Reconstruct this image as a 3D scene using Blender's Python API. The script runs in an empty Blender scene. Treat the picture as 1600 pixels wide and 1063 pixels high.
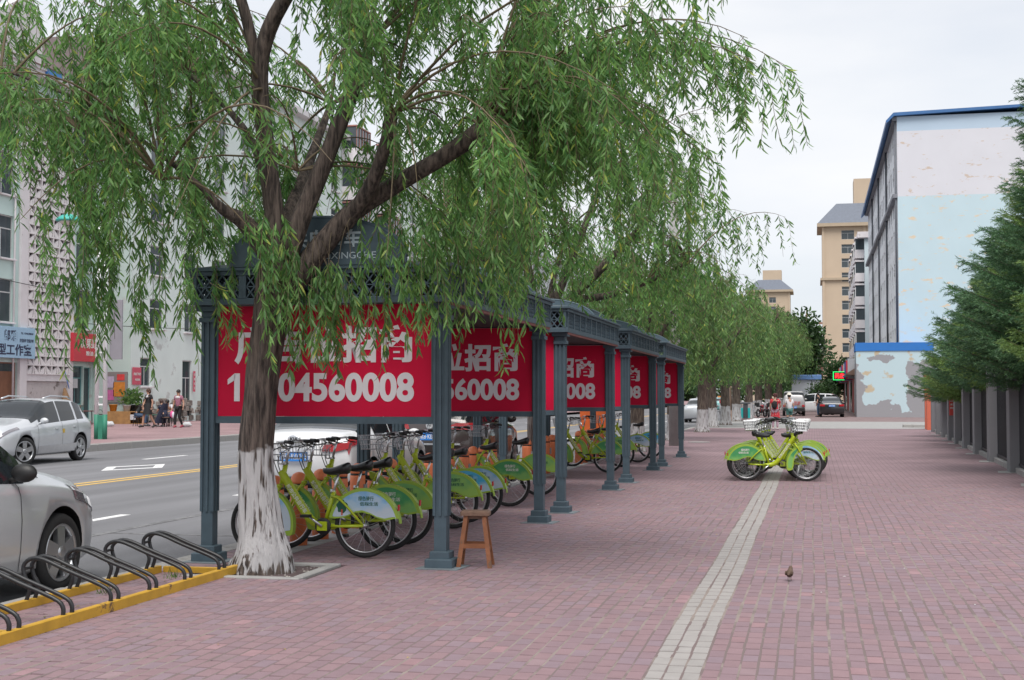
import bpy, bmesh, math, random
import numpy as np
from mathutils import Vector, Matrix, noise
R = math.radians
rng = np.random.default_rng(7)
random.seed(7)
SC = bpy.context.scene
COL = SC.collection

# ------------------------------------------------------------ camera, sky, sun, exposure
cam_d = bpy.data.cameras.new('camera')
cam_d.sensor_width = 36.0
cam_d.lens = 2150.0 / 1600.0 * 36.0
cam_d.clip_start = 0.1
cam_d.clip_end = 3000.0
cam = bpy.data.objects.new('camera', cam_d)
COL.objects.link(cam)
cam.location = (0, 0, 1.52)
cam.rotation_euler = (R(90 + 2.3305), 0, R(12.372))
SC.camera = cam

SUN_EL, SUN_AZ = 60.0, 172.0      # azimuth clockwise from +Y: thinly veiled sun high behind the camera
world = bpy.data.worlds.new('World')
SC.world = world
world.use_nodes = True
wn, wl = world.node_tree.nodes, world.node_tree.links
wn.clear()
w_out = wn.new('ShaderNodeOutputWorld')
w_bg = wn.new('ShaderNodeBackground')
w_sky = wn.new('ShaderNodeTexSky')
w_sky.sky_type = 'NISHITA'
w_sky.sun_disc = False
w_sky.sun_elevation = R(SUN_EL)
w_sky.sun_rotation = R(SUN_AZ)
w_sky.air_density = 1.0
w_sky.dust_density = 1.5
w_tc = wn.new('ShaderNodeTexCoord')
w_map = wn.new('ShaderNodeMapping')
w_map.inputs['Scale'].default_value = (1.0, 1.0, 3.2)
w_n = wn.new('ShaderNodeTexNoise')
w_n.inputs['Scale'].default_value = 3.0
w_n.inputs['Detail'].default_value = 5.0
w_n.inputs['Roughness'].default_value = 0.5
w_r = wn.new('ShaderNodeValToRGB')
w_r.color_ramp.elements[0].position = 0.3
w_r.color_ramp.elements[0].color = (0.74, 0.74, 0.74, 1)
w_r.color_ramp.elements[1].position = 0.62
w_r.color_ramp.elements[1].color = (0.98, 0.98, 0.98, 1)
w_mix = wn.new('ShaderNodeMix')
w_mix.data_type = 'RGBA'
w_n2 = wn.new('ShaderNodeTexNoise')
w_n2.inputs['Scale'].default_value = 2.2
w_n2.inputs['Detail'].default_value = 6.0
w_r2 = wn.new('ShaderNodeValToRGB')
w_r2.color_ramp.elements[0].position = 0.36
w_r2.color_ramp.elements[0].color = (6.35, 6.65, 7.15, 1)
w_r2.color_ramp.elements[1].position = 0.6
w_r2.color_ramp.elements[1].color = (7.45, 7.5, 7.65, 1)
wl.new(w_map.outputs['Vector'], w_n2.inputs['Vector'])
wl.new(w_n2.outputs['Fac'], w_r2.inputs['Fac'])
wl.new(w_r2.outputs['Color'], w_mix.inputs['B'])      # thin bright cloud cover
wl.new(w_tc.outputs['Generated'], w_map.inputs['Vector'])
wl.new(w_map.outputs['Vector'], w_n.inputs['Vector'])
wl.new(w_n.outputs['Fac'], w_r.inputs['Fac'])
wl.new(w_r.outputs['Color'], w_mix.inputs['Factor'])
wl.new(w_sky.outputs['Color'], w_mix.inputs['A'])
wl.new(w_mix.outputs['Result'], w_bg.inputs['Color'])
w_bg.inputs['Strength'].default_value = 0.078
wl.new(w_bg.outputs['Background'], w_out.inputs['Surface'])

sun_d = bpy.data.lights.new('sun', 'SUN')
sun_d.energy = 1.95
sun_d.angle = R(35)
sun_d.color = (1.0, 0.955, 0.9)
sun = bpy.data.objects.new('sun', sun_d)
COL.objects.link(sun)
_a = R(SUN_AZ)
_d = Vector((math.sin(_a) * math.cos(R(SUN_EL)), math.cos(_a) * math.cos(R(SUN_EL)), math.sin(R(SUN_EL))))
sun.rotation_euler = _d.to_track_quat('Z', 'Y').to_euler()
sun.location = (0, -30, 60)

SC.view_settings.view_transform = 'Standard'
SC.view_settings.look = 'None'
SC.view_settings.gamma = 1.0
SC.view_settings.use_curve_mapping = False
SC.view_settings.exposure = 0.8
SC.render.engine = 'CYCLES'

# ------------------------------------------------------------ materials
MATS = {}
def mat(name, col, rough=0.7, metal=0.0, var=0.12, scale=6.0, bump=0.0, bscale=40.0, spec=0.5, coat=0.0, island=0.0, dirt=None, dscale=2.0, dthr=0.58, coords='Object', dmap=None):
    """Principled material: colour with noise variation, optional relief, optional second colour in worn patches."""
    if name in MATS: return MATS[name]
    m = bpy.data.materials.new(name); m.use_nodes = True
    nt = m.node_tree; N, L = nt.nodes, nt.links
    b = N['Principled BSDF']
    b.inputs['Roughness'].default_value = rough
    b.inputs['Metallic'].default_value = metal
    b.inputs['Specular IOR Level'].default_value = spec
    b.inputs['Coat Weight'].default_value = coat
    b.inputs['Coat Roughness'].default_value = 0.04
    tc = N.new('ShaderNodeTexCoord')
    c4 = (col[0], col[1], col[2], 1)
    out = None
    if var > 0:
        n = N.new('ShaderNodeTexNoise'); n.inputs['Scale'].default_value = scale; n.inputs['Detail'].default_value = 6
        L.new(tc.outputs[coords], n.inputs['Vector'])
        r = N.new('ShaderNodeMapRange'); r.inputs['From Min'].default_value = 0.25; r.inputs['From Max'].default_value = 0.75
        r.inputs['To Min'].default_value = 1 - var; r.inputs['To Max'].default_value = 1 + var
        L.new(n.outputs['Fac'], r.inputs['Value'])
        val = r.outputs['Result']
        if island > 0:
            g = N.new('ShaderNodeNewGeometry'); r2 = N.new('ShaderNodeMapRange')
            r2.inputs['To Min'].default_value = 1 - island; r2.inputs['To Max'].default_value = 1 + island
            L.new(g.outputs['Random Per Island'], r2.inputs['Value'])
            mu = N.new('ShaderNodeMath'); mu.operation = 'MULTIPLY'
            L.new(val, mu.inputs[0]); L.new(r2.outputs['Result'], mu.inputs[1]); val = mu.outputs[0]
        h = N.new('ShaderNodeVectorMath'); h.operation = 'SCALE'
        h.inputs[0].default_value = col[:3]
        L.new(val, h.inputs['Scale']); out = h.outputs['Vector']
    if dirt is not None:
        n2 = N.new('ShaderNodeTexNoise'); n2.inputs['Scale'].default_value = dscale; n2.inputs['Detail'].default_value = 8; n2.inputs['Roughness'].default_value = 0.65
        if dmap:
            dm = N.new('ShaderNodeMapping'); dm.inputs['Scale'].default_value = dmap; L.new(tc.outputs[coords], dm.inputs['Vector']); L.new(dm.outputs['Vector'], n2.inputs['Vector'])
        else: L.new(tc.outputs[coords], n2.inputs['Vector'])
        r3 = N.new('ShaderNodeMapRange'); r3.inputs['From Min'].default_value = dthr; r3.inputs['From Max'].default_value = dthr + 0.05
        L.new(n2.outputs['Fac'], r3.inputs['Value'])
        mx = N.new('ShaderNodeMix'); mx.data_type = 'RGBA'
        mx.inputs['A'].default_value = c4
        if out is not None: L.new(out, mx.inputs['A'])
        mx.inputs['B'].default_value = (dirt[0], dirt[1], dirt[2], 1)
        L.new(r3.outputs['Result'], mx.inputs['Factor']); out = mx.outputs['Result']
    if out is not None: L.new(out, b.inputs['Base Color'])
    else: b.inputs['Base Color'].default_value = c4
    if bump > 0:
        n3 = N.new('ShaderNodeTexNoise'); n3.inputs['Scale'].default_value = bscale; n3.inputs['Detail'].default_value = 5
        L.new(tc.outputs[coords], n3.inputs['Vector'])
        bp = N.new('ShaderNodeBump'); bp.inputs['Strength'].default_value = bump; bp.inputs['Distance'].default_value = 0.02
        L.new(n3.outputs['Fac'], bp.inputs['Height']); L.new(bp.outputs['Normal'], b.inputs['Normal'])
    MATS[name] = m
    return m

def leaf_mat(name, c1, c2, c3, trans=0.35, rough=0.5):
    if name in MATS: return MATS[name]
    m = bpy.data.materials.new(name); m.use_nodes = True
    N, L = m.node_tree.nodes, m.node_tree.links
    b = N['Principled BSDF']; o = N['Material Output']
    g = N.new('ShaderNodeNewGeometry')
    rp = N.new('ShaderNodeValToRGB')
    e = rp.color_ramp.elements
    e[0].position = 0.0; e[0].color = (*c1, 1)
    e[1].position = 0.96; e[1].color = (*c2, 1)
    x = e.new(1.0); x.color = (*c3, 1)
    L.new(g.outputs['Random Per Island'], rp.inputs['Fac'])
    tc = N.new('ShaderNodeTexCoord'); nz = N.new('ShaderNodeTexNoise'); nz.inputs['Scale'].default_value = 1.7; nz.inputs['Detail'].default_value = 4
    L.new(tc.outputs['Object'], nz.inputs['Vector'])
    mr = N.new('ShaderNodeMapRange'); mr.inputs['From Min'].default_value = .32; mr.inputs['From Max'].default_value = .68; mr.inputs['To Min'].default_value = .72; mr.inputs['To Max'].default_value = 1.4  # lit and dark clumps painted into the leaf colour by noise
    L.new(nz.outputs['Fac'], mr.inputs['Value'])
    vs = N.new('ShaderNodeVectorMath'); vs.operation = 'SCALE'; L.new(rp.outputs['Color'], vs.inputs[0]); L.new(mr.outputs['Result'], vs.inputs['Scale'])
    L.new(vs.outputs['Vector'], b.inputs['Base Color'])
    b.inputs['Roughness'].default_value = rough
    b.inputs['Specular IOR Level'].default_value = 0.4
    t = N.new('ShaderNodeBsdfTranslucent')
    hs = N.new('ShaderNodeHueSaturation'); hs.inputs['Hue'].default_value = 0.485; hs.inputs['Saturation'].default_value = 1.1; hs.inputs['Value'].default_value = 1.7
    L.new(vs.outputs['Vector'], hs.inputs['Color']); L.new(hs.outputs['Color'], t.inputs['Color'])
    mx = N.new('ShaderNodeMixShader'); mx.inputs['Fac'].default_value = trans
    L.new(b.outputs['BSDF'], mx.inputs[1]); L.new(t.outputs['BSDF'], mx.inputs[2])
    L.new(mx.outputs['Shader'], o.inputs['Surface'])
    MATS[name] = m
    return m

def glass(name, col=(0.02, 0.03, 0.035), rough=0.05):
    return mat(name, col, rough, 0.0, 0.0, spec=0.55)

# ------------------------------------------------------------ mesh helpers
class MB:
    def __init__(s): s.v = []; s.f = []; s.m = []; s.cm = 0; s.sm = []
    def add(s, V, F, smooth=False):
        o = len(s.v)
        s.v.extend([tuple(p) for p in V])
        for q in F:
            s.f.append(tuple(i + o for i in q)); s.m.append(s.cm); s.sm.append(smooth)
        return s
    def box(s, x0, x1, y0, y1, z0, z1, M=None):
        V = [(x0,y0,z0),(x1,y0,z0),(x1,y1,z0),(x0,y1,z0),(x0,y0,z1),(x1,y0,z1),(x1,y1,z1),(x0,y1,z1)]
        if M is not None: V = [M @ Vector(p) for p in V]
        return s.add(V, [(0,3,2,1),(4,5,6,7),(0,1,5,4),(1,2,6,5),(2,3,7,6),(3,0,4,7)])
    def bbox(s, x0, x1, y0, y1, z0, z1, b=0.01):
        """box with its four vertical and top edges chamfered"""
        def ring(z, i): return [(x0+i+b,y0+i,z),(x1-i-b,y0+i,z),(x1-i,y0+i+b,z),(x1-i,y1-i-b,z),(x1-i-b,y1-i,z),(x0+i+b,y1-i,z),(x0+i,y1-i-b,z),(x0+i,y0+i+b,z)]
        V = ring(z0,0)+ring(z1-b,0)+ring(z1,b)
        F = [tuple(range(7,-1,-1)), tuple(range(16,24))]
        for k in (0,8):
            for i in range(8):
                j = (i+1) % 8
                F.append((k+i,k+j,k+8+j,k+8+i))
        return s.add(V, F)
    def tube(s, path, r, n=8, cap=True, smooth=True, flat=1.0):
        P = [Vector(p) for p in path]
        rs = r if hasattr(r, '__len__') else [r]*len(P)
        V = []; F = []
        up = None
        for i, p in enumerate(P):
            t = (P[min(i+1,len(P)-1)] - P[max(i-1,0)])
            if t.length < 1e-9: t = Vector((0,0,1))
            t.normalize()
            if up is None:
                up = Vector((0,0,1)) if abs(t.z) < 0.9 else Vector((1,0,0))
            a = t.cross(up)
            if a.length < 1e-6: a = t.cross(Vector((0,1,0)))
            a.normalize(); up = a.cross(t).normalized()
            for k in range(n):
                g = 2*math.pi*k/n
                V.append(p + a*(rs[i]*flat*math.cos(g)) + up*(rs[i]*math.sin(g)))
        for i in range(len(P)-1):
            for k in range(n):
                k2 = (k+1) % n
                F.append((i*n+k, i*n+k2, (i+1)*n+k2, (i+1)*n+k))
        if cap:
            F.append(tuple(range(n-1,-1,-1))); F.append(tuple((len(P)-1)*n+k for k in range(n)))
        return s.add(V, F, smooth)
    def lathe(s, prof, n=16, c=(0,0,0), smooth=True, axis='z', cap=True):
        V = []; F = []
        for r_, z in prof:
            for k in range(n):
                g = 2*math.pi*k/n
                if axis == 'z': V.append((c[0]+r_*math.cos(g), c[1]+r_*math.sin(g), c[2]+z))
                elif axis == 'y': V.append((c[0]+r_*math.cos(g), c[1]+z, c[2]-r_*math.sin(g)))
                else: V.append((c[0]+z, c[1]+r_*math.cos(g), c[2]+r_*math.sin(g)))
        for i in range(len(prof)-1):
            for k in range(n):
                k2 = (k+1) % n
                F.append((i*n+k, i*n+k2, (i+1)*n+k2, (i+1)*n+k))
        if cap: F.append(tuple(range(n-1,-1,-1))); F.append(tuple((len(prof)-1)*n+k for k in range(n)))
        return s.add(V, F, smooth)
    def prism(s, poly, d0, d1, plane='xz', smooth=False):
        """closed polygon extruded across its plane"""
        def P(u, w, d):
            return (u, d, w) if plane == 'xz' else (d, u, w) if plane == 'yz' else (u, w, d)
        n = len(poly)
        V = [P(u, w, d0) for u, w in poly] + [P(u, w, d1) for u, w in poly]
        F = [tuple(range(n)), tuple(range(2*n-1, n-1, -1))]
        for i in range(n):
            j = (i+1) % n
            F.append((i, i+n, j+n, j))
        return s.add(V, F, smooth)
    def strip(s, A, B, smooth=False):
        n = len(A)
        return s.add(list(A)+list(B), [(i, i+1, n+i+1, n+i) for i in range(n-1)], smooth)
    def torus(s, R_, r, c=(0,0,0), n=28, k=6, axis='y', squash=1.0):
        V = []; F = []
        for i in range(n):
            g = 2*math.pi*i/n
            for j in range(k):
                h = 2*math.pi*j/k
                q = R_ + r*math.cos(h); w = r*squash*math.sin(h)
                V.append((c[0]+q*math.cos(g), c[1]+w, c[2]+q*math.sin(g)) if axis == 'y' else (c[0]+w, c[1]+q*math.cos(g), c[2]+q*math.sin(g)))
        for i in range(n):
            for j in range(k):
                i2, j2 = (i+1) % n, (j+1) % k
                F.append((i*k+j, i2*k+j, i2*k+j2, i*k+j2))
        return s.add(V, F, True)
    def ell(s, c, r, n=12, k=8):
        V = []; F = []
        for i in range(k+1):
            a = math.pi*i/k
            for j in range(n):
                g = 2*math.pi*j/n
                V.append((c[0]+r[0]*math.sin(a)*math.cos(g), c[1]+r[1]*math.sin(a)*math.sin(g), c[2]+r[2]*math.cos(a)))
        for i in range(k):
            for j in range(n):
                F.append((i*n+j, (i+1)*n+j, (i+1)*n+(j+1)%n, i*n+(j+1)%n))
        return s.add(V, F, True)
    def mesh(s, name, mats):
        me = bpy.data.meshes.new(name)
        me.from_pydata(s.v, [], s.f)
        for q in (mats if isinstance(mats, (list, tuple)) else [mats]): me.materials.append(q)
        me.polygons.foreach_set('material_index', s.m)
        me.polygons.foreach_set('use_smooth', s.sm)
        bm = bmesh.new(); bm.from_mesh(me); bmesh.ops.recalc_face_normals(bm, faces=bm.faces); bm.to_mesh(me); bm.free()
        me.update()
        return me
    def build(s, name, mats, parent=None):
        return obj(name, s.mesh(name, mats), parent)

def obj(name, data, parent=None, loc=None, rot=None):
    o = bpy.data.objects.new(name, data); COL.objects.link(o)
    if parent is not None: o.parent = parent
    if loc is not None: o.location = loc
    if rot is not None: o.rotation_euler = rot
    return o
def tag(o, label=None, cat=None, group=None, kind=None):
    if label: o['label'] = label
    if cat: o['category'] = cat
    if group: o['group'] = group
    if kind: o['kind'] = kind
    return o
def thing(name, label, cat, loc=(0,0,0), rz=0.0, group=None):
    return tag(obj(name, None, None, loc, (0,0,rz)), label, cat, group)
def dup(root, loc=None, rz=None, label=None, parent=None, group=None):
    kids = {}
    def cp(o, par):
        c = o.copy(); COL.objects.link(c); c.parent = par
        for ch in CH(o): cp(ch, c)
        return c
    r = cp(root, parent)
    if loc is not None: r.location = loc
    if rz is not None: r.rotation_euler = (0,0,rz)
    if label: r['label'] = label
    if group: r['group'] = group
    return r
def CH(o): return list(o.children)
def np_mesh(name, V, F, mats, smooth=False, midx=None):
    me = bpy.data.meshes.new(name)
    V = np.asarray(V, dtype=np.float32); F = np.asarray(F, dtype=np.int32)
    k = F.shape[1]
    me.vertices.add(len(V)); me.vertices.foreach_set('co', V.ravel())
    me.loops.add(F.size); me.loops.foreach_set('vertex_index', F.ravel())
    me.polygons.add(len(F)); me.polygons.foreach_set('loop_start', np.arange(0, F.size, k, dtype=np.int32))
    try: me.polygons.foreach_set('loop_total', np.full(len(F), k, dtype=np.int32))
    except Exception: pass
    for q in (mats if isinstance(mats, (list, tuple)) else [mats]): me.materials.append(q)
    if midx is not None: me.polygons.foreach_set('material_index', np.asarray(midx, dtype=np.int32))
    me.polygons.foreach_set('use_smooth', np.full(len(F), smooth, dtype=bool))
    me.update(calc_edges=True); me.validate()
    return me
_tcache = {}
def text_mesh(body, size, material, bold=0.0, width=None, align='CENTER', depth=0.004, font_space=1.0):
    """flat lettering in the local XZ plane facing -Y, centred on the origin"""
    key = (body, size, material.name, bold, width, align, depth)
    if key in _tcache: return _tcache[key]
    c = bpy.data.curves.new('lettering', 'FONT'); c.body = body; c.size = size; c.offset = bold; c.resolution_u = 6 if size > .25 else 3
    c.align_x = align; c.align_y = 'CENTER'; c.extrude = depth/2; c.space_character = font_space
    o = bpy.data.objects.new('lettering', c); COL.objects.link(o)
    dg = bpy.context.evaluated_depsgraph_get(); dg.update()
    me = bpy.data.meshes.new_from_object(o.evaluated_get(dg))
    bpy.data.objects.remove(o); bpy.data.curves.remove(c)
    n = len(me.vertices); co = np.empty(n*3); me.vertices.foreach_get('co', co); co = co.reshape(-1,3)
    if width and n:
        w = co[:,0].max()-co[:,0].min(); co[:,0] *= width/max(w,1e-6)
    if n:
        co[:,1] -= (co[:,1].max()+co[:,1].min())/2
        if align == 'CENTER': co[:,0] -= (co[:,0].max()+co[:,0].min())/2
    co = np.stack([co[:,0], -co[:,2], co[:,1]], 1)
    me.vertices.foreach_set('co', co.ravel()); me.materials.clear(); me.materials.append(material); me.update()
    me.name = 'lettering'
    _tcache[key] = me
    return me
# ------------------------------------------------------------ ground, road, pavement
ROADZ = -0.10
WALK0, WALK1 = -5.62, 9.0          # brick pavement from kerb to beyond the fence
NEAR_END = 25.0                    # bricks are modelled up to here, the material takes over beyond
PIT = (-5.14, -4.27, 10.90, 11.78)

def brick_floor_mat(name, c, joint, bw=0.2, bh=0.1, rot=90):
    m = bpy.data.materials.new(name); m.use_nodes = True
    N, L = m.node_tree.nodes, m.node_tree.links
    b = N['Principled BSDF']; b.inputs['Roughness'].default_value = 0.8
    tc = N.new('ShaderNodeTexCoord'); mp = N.new('ShaderNodeMapping'); mp.inputs['Rotation'].default_value = (0,0,R(rot))
    L.new(tc.outputs['Object'], mp.inputs['Vector'])
    br = N.new('ShaderNodeTexBrick'); br.inputs['Scale'].default_value = 1.0
    br.inputs['Brick Width'].default_value = bw; br.inputs['Row Height'].default_value = bh
    br.inputs['Mortar Size'].default_value = 0.006; br.inputs['Mortar Smooth'].default_value = 0.3; br.offset = 0.37
    br.inputs['Color1'].default_value = (c[0]*0.93,c[1]*0.92,c[2]*0.93,1); br.inputs['Color2'].default_value = (c[0]*1.06,c[1]*1.06,c[2]*1.07,1)
    br.inputs['Mortar'].default_value = (*joint,1)
    L.new(mp.outputs['Vector'], br.inputs['Vector'])
    n = N.new('ShaderNodeTexNoise'); n.inputs['Scale'].default_value = 0.5; n.inputs['Detail'].default_value = 6
    L.new(tc.outputs['Object'], n.inputs['Vector'])
    mr = N.new('ShaderNodeMapRange'); mr.inputs['From Min'].default_value = 0.3; mr.inputs['From Max'].default_value = 0.7; mr.inputs['To Min'].default_value = 0.8; mr.inputs['To Max'].default_value = 1.15
    L.new(n.outputs['Fac'], mr.inputs['Value'])
    sc = N.new('ShaderNodeVectorMath'); sc.operation = 'SCALE'
    L.new(br.outputs['Color'], sc.inputs[0]); L.new(mr.outputs['Result'], sc.inputs['Scale'])
    L.new(sc.outputs['Vector'], b.inputs['Base Color'])
    bp = N.new('ShaderNodeBump'); bp.inputs['Strength'].default_value = 0.5; bp.inputs['Distance'].default_value = 0.008
    iv = N.new('ShaderNodeMath'); iv.operation = 'SUBTRACT'; iv.inputs[0].default_value = 1.0
    L.new(br.outputs['Fac'], iv.inputs[1]); L.new(iv.outputs[0], bp.inputs['Height']); L.new(bp.outputs['Normal'], b.inputs['Normal'])
    return m

def asphalt_mat(name, c):
    m = mat(name, c, 0.86, 0, 0.14, 90.0, 0.25, 260.0)
    N, L = m.node_tree.nodes, m.node_tree.links
    b = N['Principled BSDF']; src = b.inputs['Base Color'].links[0].from_socket
    tc = [n for n in N if n.type == 'TEX_COORD'][0]
    mp = N.new('ShaderNodeMapping'); mp.inputs['Scale'].default_value = (1.1, 0.07, 1)
    L.new(tc.outputs['Object'], mp.inputs['Vector'])
    n = N.new('ShaderNodeTexNoise'); n.inputs['Scale'].default_value = 1.0; n.inputs['Detail'].default_value = 5
    L.new(mp.outputs['Vector'], n.inputs['Vector'])
    r = N.new('ShaderNodeMapRange'); r.inputs['From Min'].default_value = 0.3; r.inputs['From Max'].default_value = 0.7; r.inputs['To Min'].default_value = 0.78; r.inputs['To Max'].default_value = 1.25
    L.new(n.outputs['Fac'], r.inputs['Value'])
    s = N.new('ShaderNodeVectorMath'); s.operation = 'SCALE'; L.new(src, s.inputs[0]); L.new(r.outputs['Result'], s.inputs['Scale'])
    L.new(s.outputs['Vector'], b.inputs['Base Color'])
    return m

RED_BRICK = (0.235, 0.157, 0.174)
M_earth = mat('earth', (0.11, 0.1, 0.075), 0.95, 0, 0.3, 0.5)
M_asph = asphalt_mat('asphalt', (0.165, 0.165, 0.176))
M_sand = mat('sand_strip', (0.24, 0.2, 0.18), 0.95, 0, 0.2, 5.0, 0.2, 120, dirt=(0.165, 0.125, 0.122), dscale=0.8, dthr=0.47)
M_joint = mat('joint_sand', (0.085, 0.06, 0.062), 0.95, 0, 0.25, 5.0, 0.2, 120)
M_farbrick = brick_floor_mat('brick_paving_far', RED_BRICK, (0.15,0.105,0.108))
M_oppbrick = brick_floor_mat('brick_paving_opposite', (0.315,0.2,0.21), (0.24,0.18,0.175))
M_granite = mat('granite_kerb', (0.3, 0.29, 0.28), 0.8, 0, 0.15, 60.0, 0.15, 90, dirt=(0.17,0.16,0.15), dscale=3.0, dthr=0.56)
M_conc = mat('concrete', (0.3, 0.295, 0.29), 0.85, 0, 0.15, 4.0, 0.2, 60)
M_yel = mat('road_paint_yellow', (0.62, 0.4, 0.1), 0.8, 0, 0.2, 12.0, dirt=(0.16,0.15,0.14), dscale=9.0, dthr=0.62)
M_wht = mat('road_paint_white', (0.68, 0.68, 0.68), 0.8, 0, 0.15, 12.0, dirt=(0.17,0.17,0.17), dscale=9.0, dthr=0.63)
M_wworn = mat('road_paint_worn', (0.2, 0.2, 0.205), 0.85, 0, 0.2, 12.0, dirt=(0.125,0.125,0.13), dscale=7.0, dthr=0.46)

def sheet(name, x0, x1, y0, y1, z, m, parent=None, z2=None):
    z2 = z if z2 is None else z2
    me = bpy.data.meshes.new(name); me.from_pydata([(x0,y0,z),(x1,y0,z2),(x1,y1,z2),(x0,y1,z)], [], [(0,1,2,3)]); me.materials.append(m)
    o = obj(name, me, parent)
    if parent is None: tag(o, kind='structure')
    return o
sheet('ground', -900, 900, -60, 1500, -0.16, M_earth)
road = sheet('road', -20.8, -5.86, -12, 620, ROADZ, M_asph)
OPP0 = -20.6
sheet('opposite_pavement', -60, OPP0, -12, 400, 0.42, M_oppbrick, None, 0.10)

pavement = tag(obj('pavement', None), kind='structure')
sheet('paving_bed', WALK0, WALK1, -8, NEAR_END, -0.014, M_joint, pavement)
sheet('far_paving', WALK0, WALK1, NEAR_END-0.3, 66, -0.002, M_farbrick, pavement)
sheet('near_paving', WALK0, WALK1, -8, 5.75, -0.002, M_farbrick, pavement)
sheet('side_paving', 5.22, WALK1, 5.75, NEAR_END-0.3, -0.002, M_farbrick, pavement)
sheet('side_lane', WALK0, 16, 66, 84, 0.002, M_conc, pavement)
sheet('far_forecourt', WALK0, 9.0, 84, 300, 0.0, mat('dark_brick_paving', (0.2,0.14,0.14), 0.9, 0, 0.25, 1.5), pavement)
mb = MB(); mb.bbox(4.2, 8, 69.2, 69.7, 0.0, 0.14, 0.02); tag(mb.build('lane_kerb', M_granite), kind='structure')

# granite kerb stones on the near side and the far side of the road
def kerb(name, x0, x1, y0, y1, z0, z1, n, lab):
    k = tag(obj(name, None), kind='structure')
    st = (y1-y0)/n
    me = MB().bbox(0, x1-x0, 0.004, st-0.004, z0, z1, 0.018).mesh('kerb_stone', M_granite)
    for i in range(n):
        o = obj('kerb_stone', me, k, (x0 + random.uniform(-.004,.004), y0+i*st, random.uniform(-.004,.004)))
    return k
kerb('near_kerb', -5.87, -5.625, 0.0, 80.0, -0.16, 0.002, 80, '')
kerb('opposite_kerb', -20.85, -20.58, 18.0, 108.0, -0.16, 0.112, 90, '')

# ------------------------------------------------------------ the paving bricks themselves
brick_cols = [
    mat('brick_plum', (RED_BRICK[0]*0.97, RED_BRICK[1]*0.98, RED_BRICK[2]), 0.82, 0, 0.07, 9.0, 0.25, 70, island=0.05),
    mat('brick_rose', (RED_BRICK[0]*1.04, RED_BRICK[1]*1.01, RED_BRICK[2]*1.0), 0.82, 0, 0.07, 9.0, 0.25, 70, island=0.05),
    mat('brick_mauve', (RED_BRICK[0]*0.97, RED_BRICK[1]*1.04, RED_BRICK[2]*1.09), 0.82, 0, 0.07, 9.0, 0.25, 70, island=0.05),
    mat('brick_red', (0.275, 0.168, 0.183), 0.82, 0, 0.12, 9.0, 0.25, 70, island=0.1),
    mat('brick_dark', (0.25, 0.172, 0.187), 0.82, 0, 0.12, 9.0, 0.25, 70, island=0.1),
    mat('brick_pale', (0.31, 0.29, 0.28), 0.82, 0, 0.08, 9.0, 0.2, 70, island=0.05),
]
M_bedge = [mat('brick_edge_grime_shade', (0.15, 0.098, 0.108), 0.9, 0, 0.15, 9.0), mat('pale_edge_grime_shade', (0.2, 0.185, 0.178), 0.9, 0, 0.15, 9.0)]  # joint grime plus crevice shade painted into the brick sides and end chamfers
def wave(x, y): return 0.005*math.sin(y*1.15+x*0.35) + 0.003*math.sin(y*0.7+x*2.1)
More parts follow.
